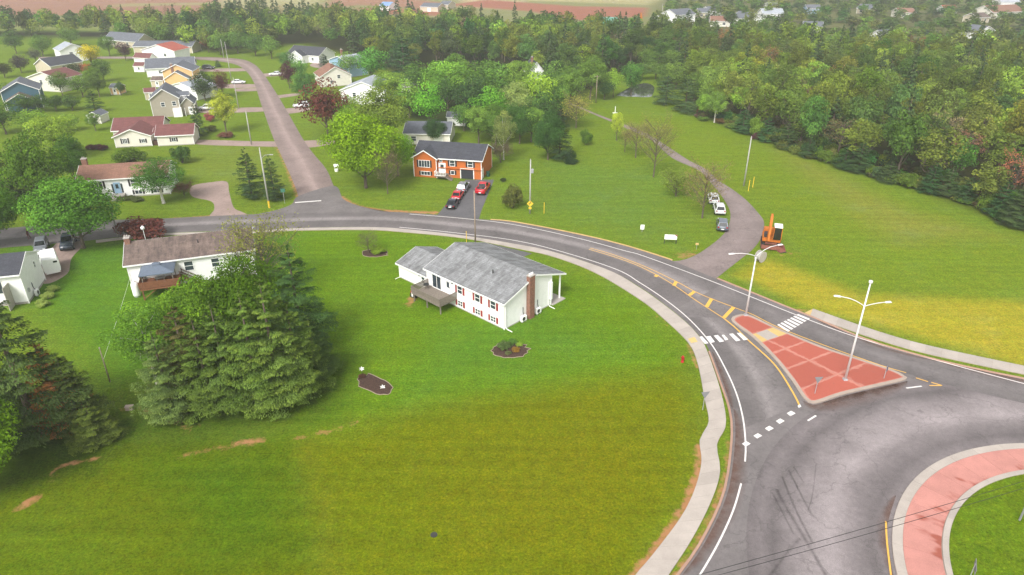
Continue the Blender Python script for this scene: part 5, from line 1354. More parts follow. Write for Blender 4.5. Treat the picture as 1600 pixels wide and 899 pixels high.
gz = thing('gazebo', 'gazebo with blue-grey canopy on the wooden deck', 'gazebo', at(h2, 4.0, -1.9, 1.75), an2)
M['dark_wood'] = plain('dark_wood', rgb(84, 58, 46), 0.8, 0.2); M['canopy'] = plain('canopy_fabric', rgb(98, 108, 122), 0.8, 0.08)
for sx_ in (-1.9, 1.9):
    for sy_ in (-1.45, 1.45): MB().box((sx_, sy_, 1.0), (0.1, 0.1, 2.0)).build('post', M['deck'], gz)
cn2 = MB(); cn2.add([(-2.2, -1.75, 2.0), (2.2, -1.75, 2.0), (2.2, 1.75, 2.0), (-2.2, 1.75, 2.0), (-0.4, -0.3, 2.75), (0.4, -0.3, 2.75), (0.4, 0.3, 2.75), (-0.4, 0.3, 2.75)], [(0, 1, 5, 4), (1, 2, 6, 5), (2, 3, 7, 6), (3, 0, 4, 7), (4, 5, 6, 7), (3, 2, 1, 0)])
cn2 = cn2.build('canopy', M['canopy'], gz)
v_ = MB(); v_.box((0, 0, 2.92), (1.1, 0.8, 0.2), None, (0.3, 0.3)); v_.build('vent_cap', M['canopy'], cn2)
v_ = MB()
for sg in (-1.75, 1.75): v_.b2(-2.2, 2.2, sg - 0.02, sg + 0.02, 1.86, 1.995)
v_.b2(-2.22, -2.18, -1.75, 1.75, 1.86, 1.995); v_.b2(2.18, 2.22, -1.75, 1.75, 1.86, 1.995); v_.build('valance', M['canopy'], cn2)
pt = thing('patio_table', 'pale oval table under the gazebo canopy', 'table', at(h2, 4.1, -1.9, 1.75), an2)
MB().lathe([(0.01, 0.68), (0.75, 0.68), (0.77, 0.71), (0.75, 0.74)], 18, Matrix.Diagonal((1, 0.6, 1, 1))).build('top', M['concrete_grey'], pt)
for k, (x, y) in enumerate(((-0.5, -0.25), (0.5, -0.25), (0.5, 0.25), (-0.5, 0.25))): MB().tube([(x, y, 0), (x * 0.9, y * 0.9, 0.7)], 0.025, 5).build('leg', M['metal'], pt)
tk = thing('propane_tank', 'white upright propane tank at the bungalow corner', 'tank', at(h2, 0.7, -1.7), 0)
MB().lathe([(0.3, 0.1), (0.48, 0.12), (0.52, 0.3), (0.52, 1.7), (0.46, 2.0), (0.28, 2.18), (0.1, 2.24)], 18).build('body', M['trim'], tk, True)
MB().lathe([(0.16, 2.2), (0.18, 2.42), (0.14, 2.44)], 12).build('valve_hood', M['trim'], tk); MB().lathe([(0.44, 0.0), (0.44, 0.12)], 16).build('foot_ring', M['metal'], tk)

# --- white house at the left edge
o = G(46, 474); an3 = R(16)
xd3 = Vector((math.cos(an3), math.sin(an3), 0)); L3 = 16.0
h3 = thing('house', 'white house with dark grey roof cut off by the left edge', 'house', o - xd3 * L3, an3)
b3_ = Block(h3, 0, L3, 0, 7.4, 4.55, 1.65, 'x', (0.3, 0.2, 0.45, 0.4), 'white_siding', 'dark_roof', base=0.3)
b3_.window('F', L3 - 4.0, 1.9, 3.2, 2.0, 3, 1, name='patio_window'); b3_.window('R', 5.4, 3.0, 0.5, 0.9)
heat_pump(b3_, 'R', 2.3); b3_.part('R', 1.0, 1.3, (0.35, 0.18, 0.5), 'metal', 'meter_box')
sc3 = MB(); sc3.b2(L3 - 1.7, L3 - 1.62, -2.0, -0.02, 0.05, 3.4); sc3.build('privacy_screen', M['concrete_grey'], h3)

# --- orange split-entry house
o, an12, L12 = eave((643.4, 245), (754, 252), 4.1)
h12 = thing('house', 'orange split-entry house with charcoal roof and white trim', 'house', o, an12)
b12 = Block(h12, 0, L12, 0, 9.0, 4.1, 2.2, 'x', (0.4, 0.4, 0.4, 0.5), 'orange_siding', 'dark_roof', base=0.0)
sx = L12 / 14.2
gx1 = 4.9 * sx
gbl = Block(h12, 0.03, gx1, -0.75, 4.5, 4.1, 1.75, 'y', (0.43, 0.35, 0.4, 0.0), 'orange_siding', 'dark_roof', ('front_gable_wall', 'front_gable_roof'))
gbl.window('F', 2.3 * sx, 2.2, 2.3, 1.35, 4, 1, 'shutter_dark'); gbl.window('F', 2.5 * sx, 0.5, 1.9, 0.7, 3, 1, 'shutter_dark')
b12.window('F', 8.1 * sx, 2.55, 1.0, 1.1, 1, 2, 'shutter_dark'); b12.window('F', 11.9 * sx, 2.55, 1.0, 1.1, 1, 2, 'shutter_dark'); b12.window('F', 8.1 * sx, 0.75, 0.7, 0.75, 1, 1, 'shutter_dark')
b12.door('F', 5.9 * sx, 1.3, 2.0, 0.95, 'trim', True); b12.window('F', 5.7 * sx, 3.3, 0.4, 0.35, 1, 1)
M['garage_dark'] = plain('dark_garage_door', rgb(52, 54, 60), 0.5, 0.08)
gd = b12.part('F', 11.2 * sx, 0.0, (2.6, 0.08, 2.0), 'garage_dark', 'garage_door'); fr_ = MB(); m_ = b12.mat('F', 11.2 * sx)
for i in range(4): b12.part('F', 11.2 * sx, 0.02 + i * 0.49, (2.5, 0.03, 0.46), 'garage_dark', 'door_panel', 0.085, gd)
for x in (-1.4, 1.4): fr_.box((x, -0.06, 1.0), (0.16, 0.12, 2.0), m_)
fr_.box((0, -0.062, 2.1), (2.96, 0.12, 0.18), m_); fr_.build('frame', M['trim'], gd)
b12.door('R', 0.9, 0.8, 2.0, 0.05, 'trim', False, 'side_door')
bd = MB(); bd.b2(gx1 + 0.02, L12, -0.32, -0.02, 2.05, 2.12); bd.build('belt_ledge', M['orange_siding'], h12)
sp_ = MB().b2(4.9 * sx, 7.2 * sx, -2.2, -0.03, 0.7, 0.9).build('stoop', M['deck'], h12)
for k in range(4): MB().b2(7.2 * sx + k * 0.32, 7.2 * sx + (k + 1) * 0.32, -2.1, -0.9, 0.5 - k * 0.18, 0.72 - k * 0.18).build('step', M['deck'], sp_)
for p, q in (((4.9 * sx, -2.2), (7.2 * sx, -2.2)), ((4.9 * sx, -2.2), (4.9 * sx, -0.8))):
    r_ = MB(); rail(r_, p, q, 0.9, 0.9, 0.3, 0.06); r_.build('railing', M['trim'], sp_)
r_ = MB(); r_.tube([(7.2 * sx, -2.15, 1.75), (7.2 * sx + 1.4, -2.15, 0.9)], 0.05, 4); r_.tube([(7.2 * sx + 1.4, -2.15, 0), (7.2 * sx + 1.4, -2.15, 0.95)], 0.05, 4); r_.build('handrail', M['deck'], sp_)
bn = thing('wheelie_bin', 'green wheeled bin beside the orange house wall', 'bin', at(h12, L12 + 0.8, 2.4), an12)
M['bin_green'] = plain('bin_green', rgb(40, 78, 62), 0.5, 0.1)
MB().box((0, 0, 0.55), (0.55, 0.6, 1.0), None, (1.15, 1.15)).build('body', M['bin_green'], bn); MB().box((0, 0, 1.09), (0.7, 0.74, 0.08)).build('lid', M['bin_green'], bn)
for s_ in (-0.24, 0.24): MB().lathe([(0.1, -0.03), (0.1, 0.03)], 10, Matrix.Translation((s_, 0.33, 0.1)) @ Matrix.Rotation(math.pi / 2, 4, 'Y')).build('wheel', M['rubber'], bn)

# --- tan-roofed white split entry, left
o, an4, _ = eave((116.7, 283.5), (215, 277), 3.9)
h4 = thing('house', 'white split-entry house with tan roof and brick chimney', 'house', o, an4)
L4 = 15.5
b4 = Block(h4, 0, L4, 0, 7.6, 3.9, 1.8, 'x', (0.4, 0.4, 0.4, 0.4), 'white_siding', 'tan_roof', base=0.25)
b4.window('F', 2.6, 2.05, 2.7, 1.3, 4, 1, 'shutter_dark'); b4.door('F', 6.4, 0.95, 2.0, 0.9, 'blue_siding'); b4.part('F', 5.6, 0.95, (0.3, 0.05, 1.8), 'glass', 'sidelight'); b4.part('F', 7.2, 0.95, (0.3, 0.05, 1.8), 'glass', 'sidelight')
b4.window('F', 9.6, 2.15, 1.3, 1.2, 1, 2, 'shutter_dark'); b4.window('F', 13.2, 2.15, 1.3, 1.2, 1, 2, 'shutter_dark'); b4.window('F', 9.9, 0.5, 1.2, 0.7, 2, 1, 'shutter_dark'); b4.window('F', 13.2, 0.5, 1.2, 0.7, 2, 1, 'shutter_dark')
chimney(h4, 0.3, 5.0, 4, 6.6, 0.9, 0.8)
lg = MB().b2(0.1, 5.2, -0.35, -0.02, 1.72, 1.8).build('belt_ledge', M['trim'], h4)
st4 = MB().b2(5.4, 7.6, -1.4, -0.03, 0.4, 0.85).build('stoop', M['concrete_grey'], h4)
MB().b2(5.4, 7.6, -1.9, -1.42, 0.0, 0.42).build('step', M['concrete_grey'], st4)
# --- maroon-roofed house
o, an5, L5 = eave((174.3, 215), (236, 212), 2.6, 0.35)
h5 = thing('house', 'cream house with maroon roof, front gable and garage wing', 'house', o, an5)
b5 = Block(h5, 0, L5, 0, 9, 2.6, 1.75, 'y', (0.4, 0.4, 0.4, 0.0), 'cream_siding', 'maroon_roof', base=0.2)
Block(h5, -2.0, 9.0, 6.5, 14.5, 2.6, 2.2, 'x', (0.4, 0.4, 0.4, 0.4), 'cream_siding', 'maroon_roof', ('rear_wall', 'rear_roof'))
wv = Block(h5, L5 + 1.6, L5 + 9.6, -0.6, 5.6, 2.55, 1.9, 'x', (0.4, 0.4, 0.4, 0.4), 'cream_siding', 'maroon_roof', ('garage_wall', 'garage_roof'), base=0.2)
li = Block(h5, L5 + 0.02, L5 + 1.58, 2.2, 6.5, 2.5, 0.9, 'x', (0, 0, 0.3, 0), 'cream_siding', 'maroon_roof', ('link_wall', 'link_roof'))
b5.window('F', 2.2, 0.95, 0.95, 1.1, 3, 1, 'shutter_dark'); b5.window('F', 6.2, 0.95, 0.7, 0.8, 2, 1, 'shutter_dark'); wv.window('F', 3.6, 1.0, 0.85, 0.85, 2, 1, 'shutter_dark'); li.door('F', 0.8, 0.85, 2.0, 0.1)
sn = MB().b2(L5 + 0.1, L5 + 1.5, 0.4, 2.1, 0, 1.0).build('porch', M['dark_wood'], h5)

def simple(name, label, eL, eR, h, D, rise, ridge, wall, roof, wins=(), ov=0.35, chim=None, extra=None, base=0.15):
    o, an_, L = eave(eL, eR, h, ov)
    rt = thing('house' if name == 'house' else name, label, {'house': 'house', 'shed': 'shed', 'building': 'building', 'garage': 'garage'}[name], o, an_)
    b_ = Block(rt, 0, L, 0, D, h, rise, ridge, (ov, ov, ov, ov), wall, roof, base=base)
    for wd in wins:
        fc, fu, z, ww, hh = wd[:5]
        ln = L if fc in 'FB' else D
        if ww > 1.5 and z < 0.3: b_.part(fc, fu * ln, 0.0, (ww, 0.06, hh), 'trim', 'garage_door')
        elif z < 0.2: b_.door(fc, fu * ln, ww, hh)
        else: b_.window(fc, fu * ln, z, ww, hh, 2 if ww > 1.2 else 1, 1 if ww > 1.2 else 2, wd[5] if len(wd) > 5 else None)
    if chim: chimney(rt, chim[0] * L, chim[1] * D, 1.0, chim[2])
    if extra: extra(rt, b_, L, D)
    return rt, b_, L
# street row on the left, near to far
def ex6(rt, b_, L, D):
    p = Block(rt, L + 0.02, L + 3.6, 1.0, 8.5, 3.0, 1.9, 'y', (0.0, 0.3, 0.35, 0.3), 'grey_siding', 'slate_roof', ('wing_wall', 'wing_roof'))
    p.door('F', 2.5, 0.9, 2.0, 0.1); b_.part('F', 6.4, 0.0, (2.2, 1.1, 2.3), 'trim', 'entry_porch')
    d = Block(rt, L - 0.6, L + 2.4, 4, 6.2, 4.9, 0.9, 'x', (0, 0.2, 0.2, 0.2), 'trim', 'slate_roof', ('dormer_wall', 'dormer_roof'))
    for i in range(3): MB().tube([(L - 0.2 + i * 1.4, -0.6, 0), (L - 0.2 + i * 1.4, -0.6, 2.3)], 0.07, 6).build('porch_post', M['trim'], rt)
simple('house', 'grey two-storey house with gable facing the camera', (231.3, 156.4), (280, 153.4), 5.0, 10, 2.7, 'y', 'grey_siding', 'slate_roof', [('F', 0.42, 2.9, 0.9, 1.1), ('F', 0.82, 3.0, 0.9, 1.1)], extra=ex6)
simple('house', 'pale grey roofed low house squeezed behind the grey two-storey house', (258, 135), (306, 141), 3.2, 8, 1.7, 'y', 'white_siding', 'pale_roof', [('F', 0.5, 1, 1, 1)])
simple('house', 'peach yellow two-storey house with brick chimney', (251, 112), (301, 111), 5.4, 8, 2.2, 'y', 'yellow_siding', 'slate_roof', [('F', 0.75, 3.2, 0.8, 1.0), ('F', 0.4, 3.2, 0.8, 1.0)], chim=(0.35, 0.0, 7.6),
       extra=lambda rt, b_, L, D: Block(rt, 1.2, L - 0.6, -3.0, -0.03, 3.4, 2.4, 'y', (0.3, 0.3, 0.3, 0), 'yellow_siding', 'slate_roof', ('front_wing_wall', 'front_wing_roof')))
simple('house', 'white house with slate-blue hipped roof behind the peach house', (226, 108), (305, 104), 3.0, 9, 2.8, 'x', 'white_siding', 'slate_roof', [('F', 0.28, 1.2, 1, 1), ('R', 0.5, 0.1, 2.4, 2.1)])
simple('house', 'white two-storey house with red roof', (219, 78), (272, 80), 5.0, 9, 2.2, 'y', 'white_siding', 'red_roof', [('F', 0.3, 2.8, 1, 1.1), ('F', 0.7, 2.8, 1, 1.1), ('F', 0.3, 0.8, 1, 1.1)],
       extra=lambda rt, b_, L, D: Block(rt, -1.0, 6.0, -4.0, -0.03, 2.6, 1.6, 'x', (0.3, 0.3, 0.3, 0), 'white_siding', 'maroon_roof', ('porch_wall', 'porch_roof')))
simple('house', 'long low house with grey roof at the street end', (206, 73), (300, 73), 2.8, 9, 1.8, 'x', 'tan_siding', 'slate_roof', [('F', 0.93, 1.0, 1.2, 1.2), ('F', 0.6, 1.0, 1.2, 1.2)])
simple('house', 'grey-roofed house with dormers at the far left wood edge', (160, 62), (214, 66), 2.8, 9, 3.0, 'x', 'tan_siding', 'slate_roof', [('F', 0.3, 1, 1.2, 1.2), ('F', 0.7, 1, 1.2, 1.2)])
# behind the watermark
simple('house', 'slate-blue two-storey house with white trimmed gable', (-2, 145), (62, 140), 5.2, 9, 2.6, 'y', 'slate_siding', 'slate_roof', [('F', 0.35, 3.2, 0.8, 0.8), ('F', 0.8, 1.0, 1.4, 1.3)], chim=(0.52, 0.05, 7.4),
       extra=lambda rt, b_, L, D: Block(rt, 1.0, 8.0, -3.5, -0.03, 3.0, 2.0, 'y', (0.3, 0.3, 0.3, 0), 'slate_siding', 'brown_roof', ('front_wing_wall', 'front_wing_roof')))
simple('house', 'cream house with maroon roof behind the slate-blue house', (40, 121), (92, 124), 4.2, 9, 2.0, 'y', 'cream_siding', 'maroon_roof', [('F', 0.4, 2.4, 1.0, 1.1), ('F', 0.7, 2.4, 1.0, 1.1)])
simple('house', 'dark grey roofed house with long front slope on the far left', (78, 104), (130, 96), 2.8, 9, 2.4, 'x', 'tan_siding', 'dark_roof', [('F', 0.4, 1, 1.2, 1.2)])
simple('house', 'white house with round window among the far left trees', (92, 80), (136, 76), 4.6, 9, 2.3, 'y', 'white_siding', 'pale_roof', [('F', 0.4, 2.6, 1.1, 1.1), ('F', 0.75, 2.6, 1, 1)])
for lb, eL, eR, h, D, rise, rg, wl, rf in (
    ('small yellow shed with slate roof on the left lawn', (169.5, 137), (185, 137), 2.3, 4, 0.9, 'x', 'yellow_siding', 'slate_roof'),
    ('small maroon-roofed shed behind the slate-roofed house', (207, 103.5), (224, 103.5), 2.2, 4, 1.1, 'x', 'white_siding', 'maroon_roof'),
    ('brown shed left of the grey two-storey house', (224.5, 145), (244, 143.5), 2.3, 4, 1.0, 'x', 'tan_siding', 'maroon_roof'),
    ('brown garden shed left of the peach house', (234, 126), (254, 126), 2.2, 4, 1.0, 'x', 'tan_siding', 'brown_roof'),
    ('grey gabled shed on the lawn left of the maroon roof', (134, 181), (156, 181), 2.2, 4, 1.0, 'y', 'cream_siding', 'slate_roof')):
    simple('shed', lb, eL, eR, h, D, rise, rg, wl, rf, [('F', 0.5, 0.1, 0.9, 1.8)], 0.2)
# right of the street
simple('house', 'white house with charcoal roof at the wood edge by the street', (447, 84), (498, 88), 2.9, 10, 2.6, 'x', 'white_siding', 'dark_roof', [('F', 0.6, 1.0, 1.1, 1.1), ('F', 0.8, 1.0, 1.0, 1.0), ('R', 0.4, 1.1, 1.2, 1.2)],
       extra=lambda rt, b_, L, D: Block(rt, 4, 10, -3.2, -0.03, 2.9, 2.0, 'y', (0.3, 0.3, 0.3, 0), 'white_siding', 'dark_roof', ('garage_wall', 'garage_roof')).part('F', 3, 0, (2.6, 0.06, 2.0), 'trim', 'garage_door'))
simple('house', 'pale blue house with light grey roof', (512, 93), (544, 99), 5.0, 8, 1.8, 'y', 'blue_siding', 'pale_roof', [('R', 0.5, 2.8, 1, 1)], chim=(0.1, 0.6, 8.0))
simple('house', 'beige house with brown roof and brick chimney', (499, 121), (550, 117), 3.4, 9, 3.0, 'y', 'cream_siding', 'tan_roof', [('F', 0.6, 2.6, 0.9, 1.0), ('F', 0.35, 1.0, 0.9, 1.0)], chim=(0.42, 0.1, 7.2))
simple('house', 'large house with pale grey roof behind the burgundy maple', (530, 141), (602, 143), 4.2, 11, 2.6, 'y', 'white_siding', 'pale_roof', [('F', 0.3, 2.4, 1, 1.1), ('F', 0.65, 2.4, 1, 1.1), ('L', 0.3, 1.2, 1.2, 1.2)])
simple('house', 'cream house with grey hipped roof behind the orange house', (629, 209), (704, 210), 2.7, 9, 1.9, 'x', 'cream_siding', 'slate_roof', [('F', 0.2, 0.9, 1.2, 1.1), ('F', 0.75, 0.1, 2.2, 2.0)])
simple('shed', 'small white shed with grey roof and dark door', (697, 183), (727, 183.5), 2.4, 4, 1.0, 'x', 'white_siding', 'slate_roof', [('F', 0.75, 0.1, 1.2, 1.9)], 0.25)
simple('shed', 'pointed cream shed among the trees behind the street houses', (626, 131), (641, 133), 2.6, 4, 2.0, 'y', 'cream_siding', 'slate_roof', [('F', 0.5, 0.8, 0.8, 0.8)], 0.2)
simple('house', 'dark-roofed house with white gable hidden in trees near the pond', (826, 113), (851, 112), 3.6, 8, 3.2, 'y', 'white_siding', 'dark_roof', [('F', 0.5, 2.4, 0.8, 0.9)], chim=(0.3, 0.3, 8.0))
# far town houses at the upper right
for lb, eL, eR, h, D, rise, rg, wl, rf in (
    ('white two-storey house with grey roof beyond the wood', (1057, 24), (1088, 22), 6.5, 12, 2.5, 'x', 'white_siding', 'slate_roof'),
    ('low pale house left of the white two-storey house', (1035, 31), (1054, 30), 3.2, 9, 1.8, 'x', 'white_siding', 'pale_roof'),
    ('grey-roofed far house right of the white two-storey house', (1092, 20), (1110, 20), 3.2, 9, 2.2, 'x', 'tan_siding', 'slate_roof'),
    ('blue-grey roofed far house in the town centre of the skyline', (1111, 18), (1136, 16.5), 3.2, 10, 2.4, 'x', 'white_siding', 'slate_roof'),
    ('far house with broad tan roof below the skyline trees', (1110, 33), (1142, 33.5), 3.0, 9, 2.2, 'x', 'cream_siding', 'tan_roof'),
    ('far house with grey gable roof and white front', (1166, 30), (1194, 28), 3.4, 12, 3.0, 'y', 'white_siding', 'slate_roof'),
    ('far house with long grey roof right of the gabled one', (1192, 22), (1226, 22), 3.4, 10, 2.6, 'x', 'white_siding', 'pale_roof'),
    ('pale yellow far house with grey roof in the trees', (1255, 41), (1287, 42), 3.4, 9, 2.0, 'x', 'cream_siding', 'slate_roof'),
    ('small grey-roofed far house behind the bright green tree', (1382, 58), (1400, 57), 3.0, 9, 2.6, 'x', 'white_siding', 'slate_roof'),
    ('white-gabled far house near the right edge', (1530, 50), (1556, 48), 3.6, 10, 2.4, 'y', 'white_siding', 'slate_roof'),
    ('far house with pink-brown roof at the upper right edge', (1552, 20), (1602, 18), 4.0, 14, 3.4, 'x', 'cream_siding', 'tan_roof'),
    ('long white far house at the top right corner', (1565, 4), (1596, 4), 4.0, 10, 2.4, 'x', 'white_siding', 'pale_roof'),
    ('far house with beige roof right of the dark conifer', (1406, 20), (1432, 20), 3.2, 10, 2.2, 'x', 'cream_siding', 'tan_roof'),
    ('far house with red-brown roof at the upper right skyline', (1476, 15), (1498, 15), 3.2, 9, 2.2, 'x', 'white_siding', 'red_roof'),
    ('far grey house between skyline trees', (1338, 13), (1366, 15), 3.2, 9, 2.4, 'x', 'tan_siding', 'slate_roof'),
    ('far pale house left of the yellow one on the skyline', (1200, 10), (1222, 10), 3.2, 9, 2.2, 'x', 'white_siding', 'pale_roof'),
    ('far blue-roofed house near the top right', (1262, 14), (1284, 14), 3.2, 9, 2.2, 'x', 'blue_siding', 'slate_roof'),
    ('far brown-roofed house left of the pink-brown roof', (1528, 28), (1548, 27), 3.0, 9, 2.2, 'x', 'tan_siding', 'brown_roof')):
    simple('house', lb, eL, eR, h, D, rise, rg, wl, rf, [('F', 0.25, 1.0, 1.4, 1.2), ('F', 0.7, 1.0, 1.4, 1.2)], 0.4)
M['blue_tarp'] = plain('blue_roof', rgb(120, 150, 196), 0.6, 0.06); M['turquoise'] = plain('turquoise_steel', rgb(120, 188, 176), 0.6, 0.06)
simple('building', 'blue-roofed shed on the far red field', (592, 9), (608, 9.5), 3.0, 12, 2.0, 'x', 'white_siding', 'blue_tarp', [('F', 0.5, 0.1, 2.4, 2.4)], 0.3)
simple('building', 'long dark grey barn on the far red field', (656, 10.5), (684, 11.5), 3.0, 12, 2.0, 'x', 'tan_siding', 'slate_roof', [('F', 0.5, 0.1, 2.4, 2.4)], 0.3)
simple('building', 'second smaller grey barn on the far red field', (686, 7), (700, 7.5), 3.0, 12, 2.0, 'x', 'tan_siding', 'slate_roof', [('F', 0.5, 0.1, 2.4, 2.4)], 0.3)

# ------------------------------------------------------------------ vehicles
def paint_mat(name, c, rough=0.25):
    m, t, b = node_mat(name)
    f = noise(t, 2.5, 4, 0.6, geo_pos(t))
    t.links.new(ramp(t, f, [(0.3, tuple(x * 0.9 for x in c[:3]) + (1,)), (0.7, c)]), b.inputs['Base Color'])
    b.inputs['Roughness'].default_value = rough; b.inputs['Coat Weight'].default_value = 0.5; b.inputs['Coat Roughness'].default_value = 0.1
    M[name] = m; return name
for n_, c_ in (('car_white', (236, 236, 236)), ('car_red', (188, 22, 34)), ('car_black', (34, 36, 42)), ('car_silver', (118, 122, 128)), ('car_grey', (88, 96, 106)), ('car_navy', (52, 62, 76)), ('car_darkred', (196, 26, 44))): paint_mat(n_, rgb(*c_))
M['tail'] = plain('tail_lamp', rgb(150, 20, 22), 0.3, 0.05); M['lamp'] = plain('head_lamp', rgb(215, 218, 222), 0.2, 0.05)
def loft(mb, secs, z_mid=0.55):
    """car body from cross sections (x, half width, z bottom, z top)"""
    n = 8; b = len(mb.v)
    for x, w, zb, zt in secs:
        h = zt - zb
        mb.v += [(x, -w * 0.9, zb), (x, -w, zb + h * 0.3), (x, -w, zb + h * 0.72), (x, -w * 0.86, zt), (x, w * 0.86, zt), (x, w, zb + h * 0.72), (x, w, zb + h * 0.3), (x, w * 0.9, zb)]
    for i in range(len(secs) - 1):
        for k in range(n):
            k2 = (k + 1) % n; mb.f.append((b + i * n + k, b + i * n + k2, b + (i + 1) * n + k2, b + (i + 1) * n + k))
    mb.f.append(tuple(b + k for k in range(n))); e = b + (len(secs) - 1) * n; mb.f.append(tuple(e + k for k in range(n - 1, -1, -1)))
def face_panel(q, u0, u1, v0, v1, out=0.012):
    q = [Vector(p) for p in q]; nrm = (q[1] - q[0]).cross(q[3] - q[0]).normalized() * out
    g = lambda u, v: (q[0].lerp(q[1], u)).lerp(q[3].lerp(q[2], u), v) + nrm
    return [g(u0, v0), g(u1, v0), g(u1, v1), g(u0, v1)]
def vehicle(kind, paint, label, px, head_px, cat='car', name='parked_car', scale=1.0, group=None):
    p = G(*px); hp = G(*head_px); rz = math.atan2(hp.y - p.y, hp.x - p.x)
    r = thing(name, label, cat, p, rz, group); r.scale = (scale,) * 3
    if kind == 'pickup': L, Wd, H, belt = 5.6, 1.95, 1.88, 1.1
    elif kind == 'suv': L, Wd, H, belt = 4.6, 1.88, 1.7, 1.02
    else: L, Wd, H, belt = 4.6, 1.82, 1.45, 0.92
    w = Wd / 2; a = L / 2
    body = MB()
    if kind == 'pickup':
        loft(body, [(-a, w * 0.96, 0.45, 1.12), (-a + 0.1, w, 0.36, 1.18), (-0.5, w, 0.34, 1.18), (0.9, w, 0.34, 1.16), (1.6, w, 0.36, 1.14), (a - 0.35, w * 0.97, 0.4, 1.06), (a, w * 0.86, 0.48, 0.92)])
        cab = (-0.95, 1.25, -0.75, 0.5)
    elif kind == 'suv':
        loft(body, [(-a, w * 0.9, 0.45, 0.95), (-a + 0.12, w, 0.34, 1.06), (0, w, 0.3, 1.05), (1.0, w, 0.32, 1.03), (a - 0.4, w * 0.95, 0.36, 0.92), (a, w * 0.8, 0.45, 0.74)])
        cab = (-a + 0.1, 1.15, -a + 0.5, 0.35)
    else:
        loft(body, [(-a, w * 0.88, 0.42, 0.85), (-a + 0.3, w, 0.3, 0.97), (-1.2, w, 0.27, 0.96), (0.9, w, 0.27, 0.93), (a - 0.5, w * 0.95, 0.3, 0.82), (a, w * 0.78, 0.4, 0.62)])
        cab = (-1.85, 1.15, -1.05, 0.25)
    bo = body.build('body', M[paint], r, True)
    mod_s = bo.data
    b0, b1, t0, t1 = cab; wb, wt = w * 0.9, w * 0.72; zb, zt = belt - 0.02, H
    V = [(b0, -wb, zb), (b1, -wb, zb), (b1, wb, zb), (b0, wb, zb), (t0, -wt, zt - 0.05), (t1, -wt, zt - 0.05), (t1, wt, zt - 0.05), (t0, wt, zt - 0.05), (t0 + 0.25, -wt * 0.8, zt), (t1 - 0.2, -wt * 0.8, zt), (t1 - 0.2, wt * 0.8, zt), (t0 + 0.25, wt * 0.8, zt)]
    cb = MB(); cb.add(V, [(0, 1, 5, 4), (1, 2, 6, 5), (2, 3, 7, 6), (3, 0, 4, 7), (4, 5, 9, 8), (5, 6, 10, 9), (6, 7, 11, 10), (7, 4, 8, 11), (8, 9, 10, 11), (3, 2, 1, 0)]); cb.build('cabin', M[paint], r)
    def pane(q, u0, u1, nm):
        g = MB(); g.add(face_panel([V[i] for i in q], u0, u1, 0.12, 0.93), [(0, 1, 2, 3)]); g.build(nm, M['carglass'], r, fix=False)
    pane((1, 2, 6, 5), 0.06, 0.94, 'windshield'); pane((3, 0, 4, 7), 0.08, 0.92, 'rear_window')
    for q in ((0, 1, 5, 4), (2, 3, 7, 6)):
        pane(q, 0.06, 0.5, 'side_window'); pane(q, 0.54, 0.93, 'side_window')
    if kind == 'pickup':
        MB().b2(-a + 0.18, -1.02, -w * 0.78, w * 0.78, 1.15, 1.192).build('cargo_bed', M['black_plastic'], r)
        for s_ in (-1, 1): MB().b2(-a + 0.1, -1.0, s_ * w * 0.9 - 0.06, s_ * w * 0.9 + 0.06, 1.1, 1.36).build('bed_side', M[paint], r)
        MB().b2(-a + 0.02, -a + 0.12, -w * 0.9, w * 0.9, 0.8, 1.35).build('tailgate', M[paint], r)
    wr = 0.38 if kind == 'pickup' else 0.34
    for wx in (-a + 0.95, a - 0.9):
        for sg in (-1, 1):
            mm = Matrix.Translation((wx, sg * (w - 0.1), wr)) @ Matrix.Rotation(math.pi / 2 * -sg, 4, 'X')
            wh = MB().lathe([(wr * 0.6, -0.12), (wr * 0.95, -0.12), (wr, -0.06), (wr, 0.08), (wr * 0.95, 0.13), (wr * 0.6, 0.13)], 16, mm).build('tyre', M['rubber'], r)
            MB().lathe([(wr * 0.2, 0.11), (wr * 0.62, 0.135), (wr * 0.6, 0.145), (wr * 0.15, 0.15)], 12, mm).build('rim', M['chrome'], wh)
    for sg in (-1, 1):
        MB().box((a - 0.1, sg * w * 0.62, 0.68 if kind == 'car' else 0.82), (0.2, 0.36, 0.14)).build('headlight', M['lamp'], r)
        MB().box((-a + 0.05, sg * w * 0.74, 0.76 if kind == 'car' else 0.92), (0.14, 0.26, 0.2)).build('taillight', M['tail'], r)
        MB().box((0.75, sg * (w + 0.06), belt + 0.05), (0.12, 0.16, 0.12)).build('mirror', M[paint], r)
    MB().box((a - 0.02, 0, 0.52), (0.1, Wd * 0.5, 0.16)).build('grille', M['black_plastic'], r)
    MB().box((-a - 0.005, 0, 0.6 if kind != 'pickup' else 0.62), (0.03, 0.5, 0.14)).build('number_plate', M['trim'], r)
    MB().box((-a + 0.02, 0, 0.42), (0.12, Wd * 0.8, 0.16)).build('rear_bumper', M['black_plastic'], r)
    return r
V_ = vehicle
V_('pickup', 'car_darkred', 'red pickup truck by the garage of the orange house', (755, 299), (768, 281), 'truck', 'pickup_truck')
V_('suv', 'car_silver', 'silver car with dark hood nearest the garage steps', (724, 297), (737, 279))
V_('car', 'car_red', 'red sports car between the silver and black cars', (715.5, 309), (728, 290))
V_('car', 'car_black', 'black sedan at the road end of the drive', (707.5, 322), (720, 303))
V_('suv', 'car_white', 'farther of two white cars on the grass beside the lane', (1114, 315), (1108, 295))
V_('suv', 'car_white', 'nearer of two white cars on the grass beside the lane', (1123, 331), (1117, 312))
V_('suv', 'car_grey', 'dark grey car parked at the lane edge below the white ones', (1128, 356), (1127, 335))
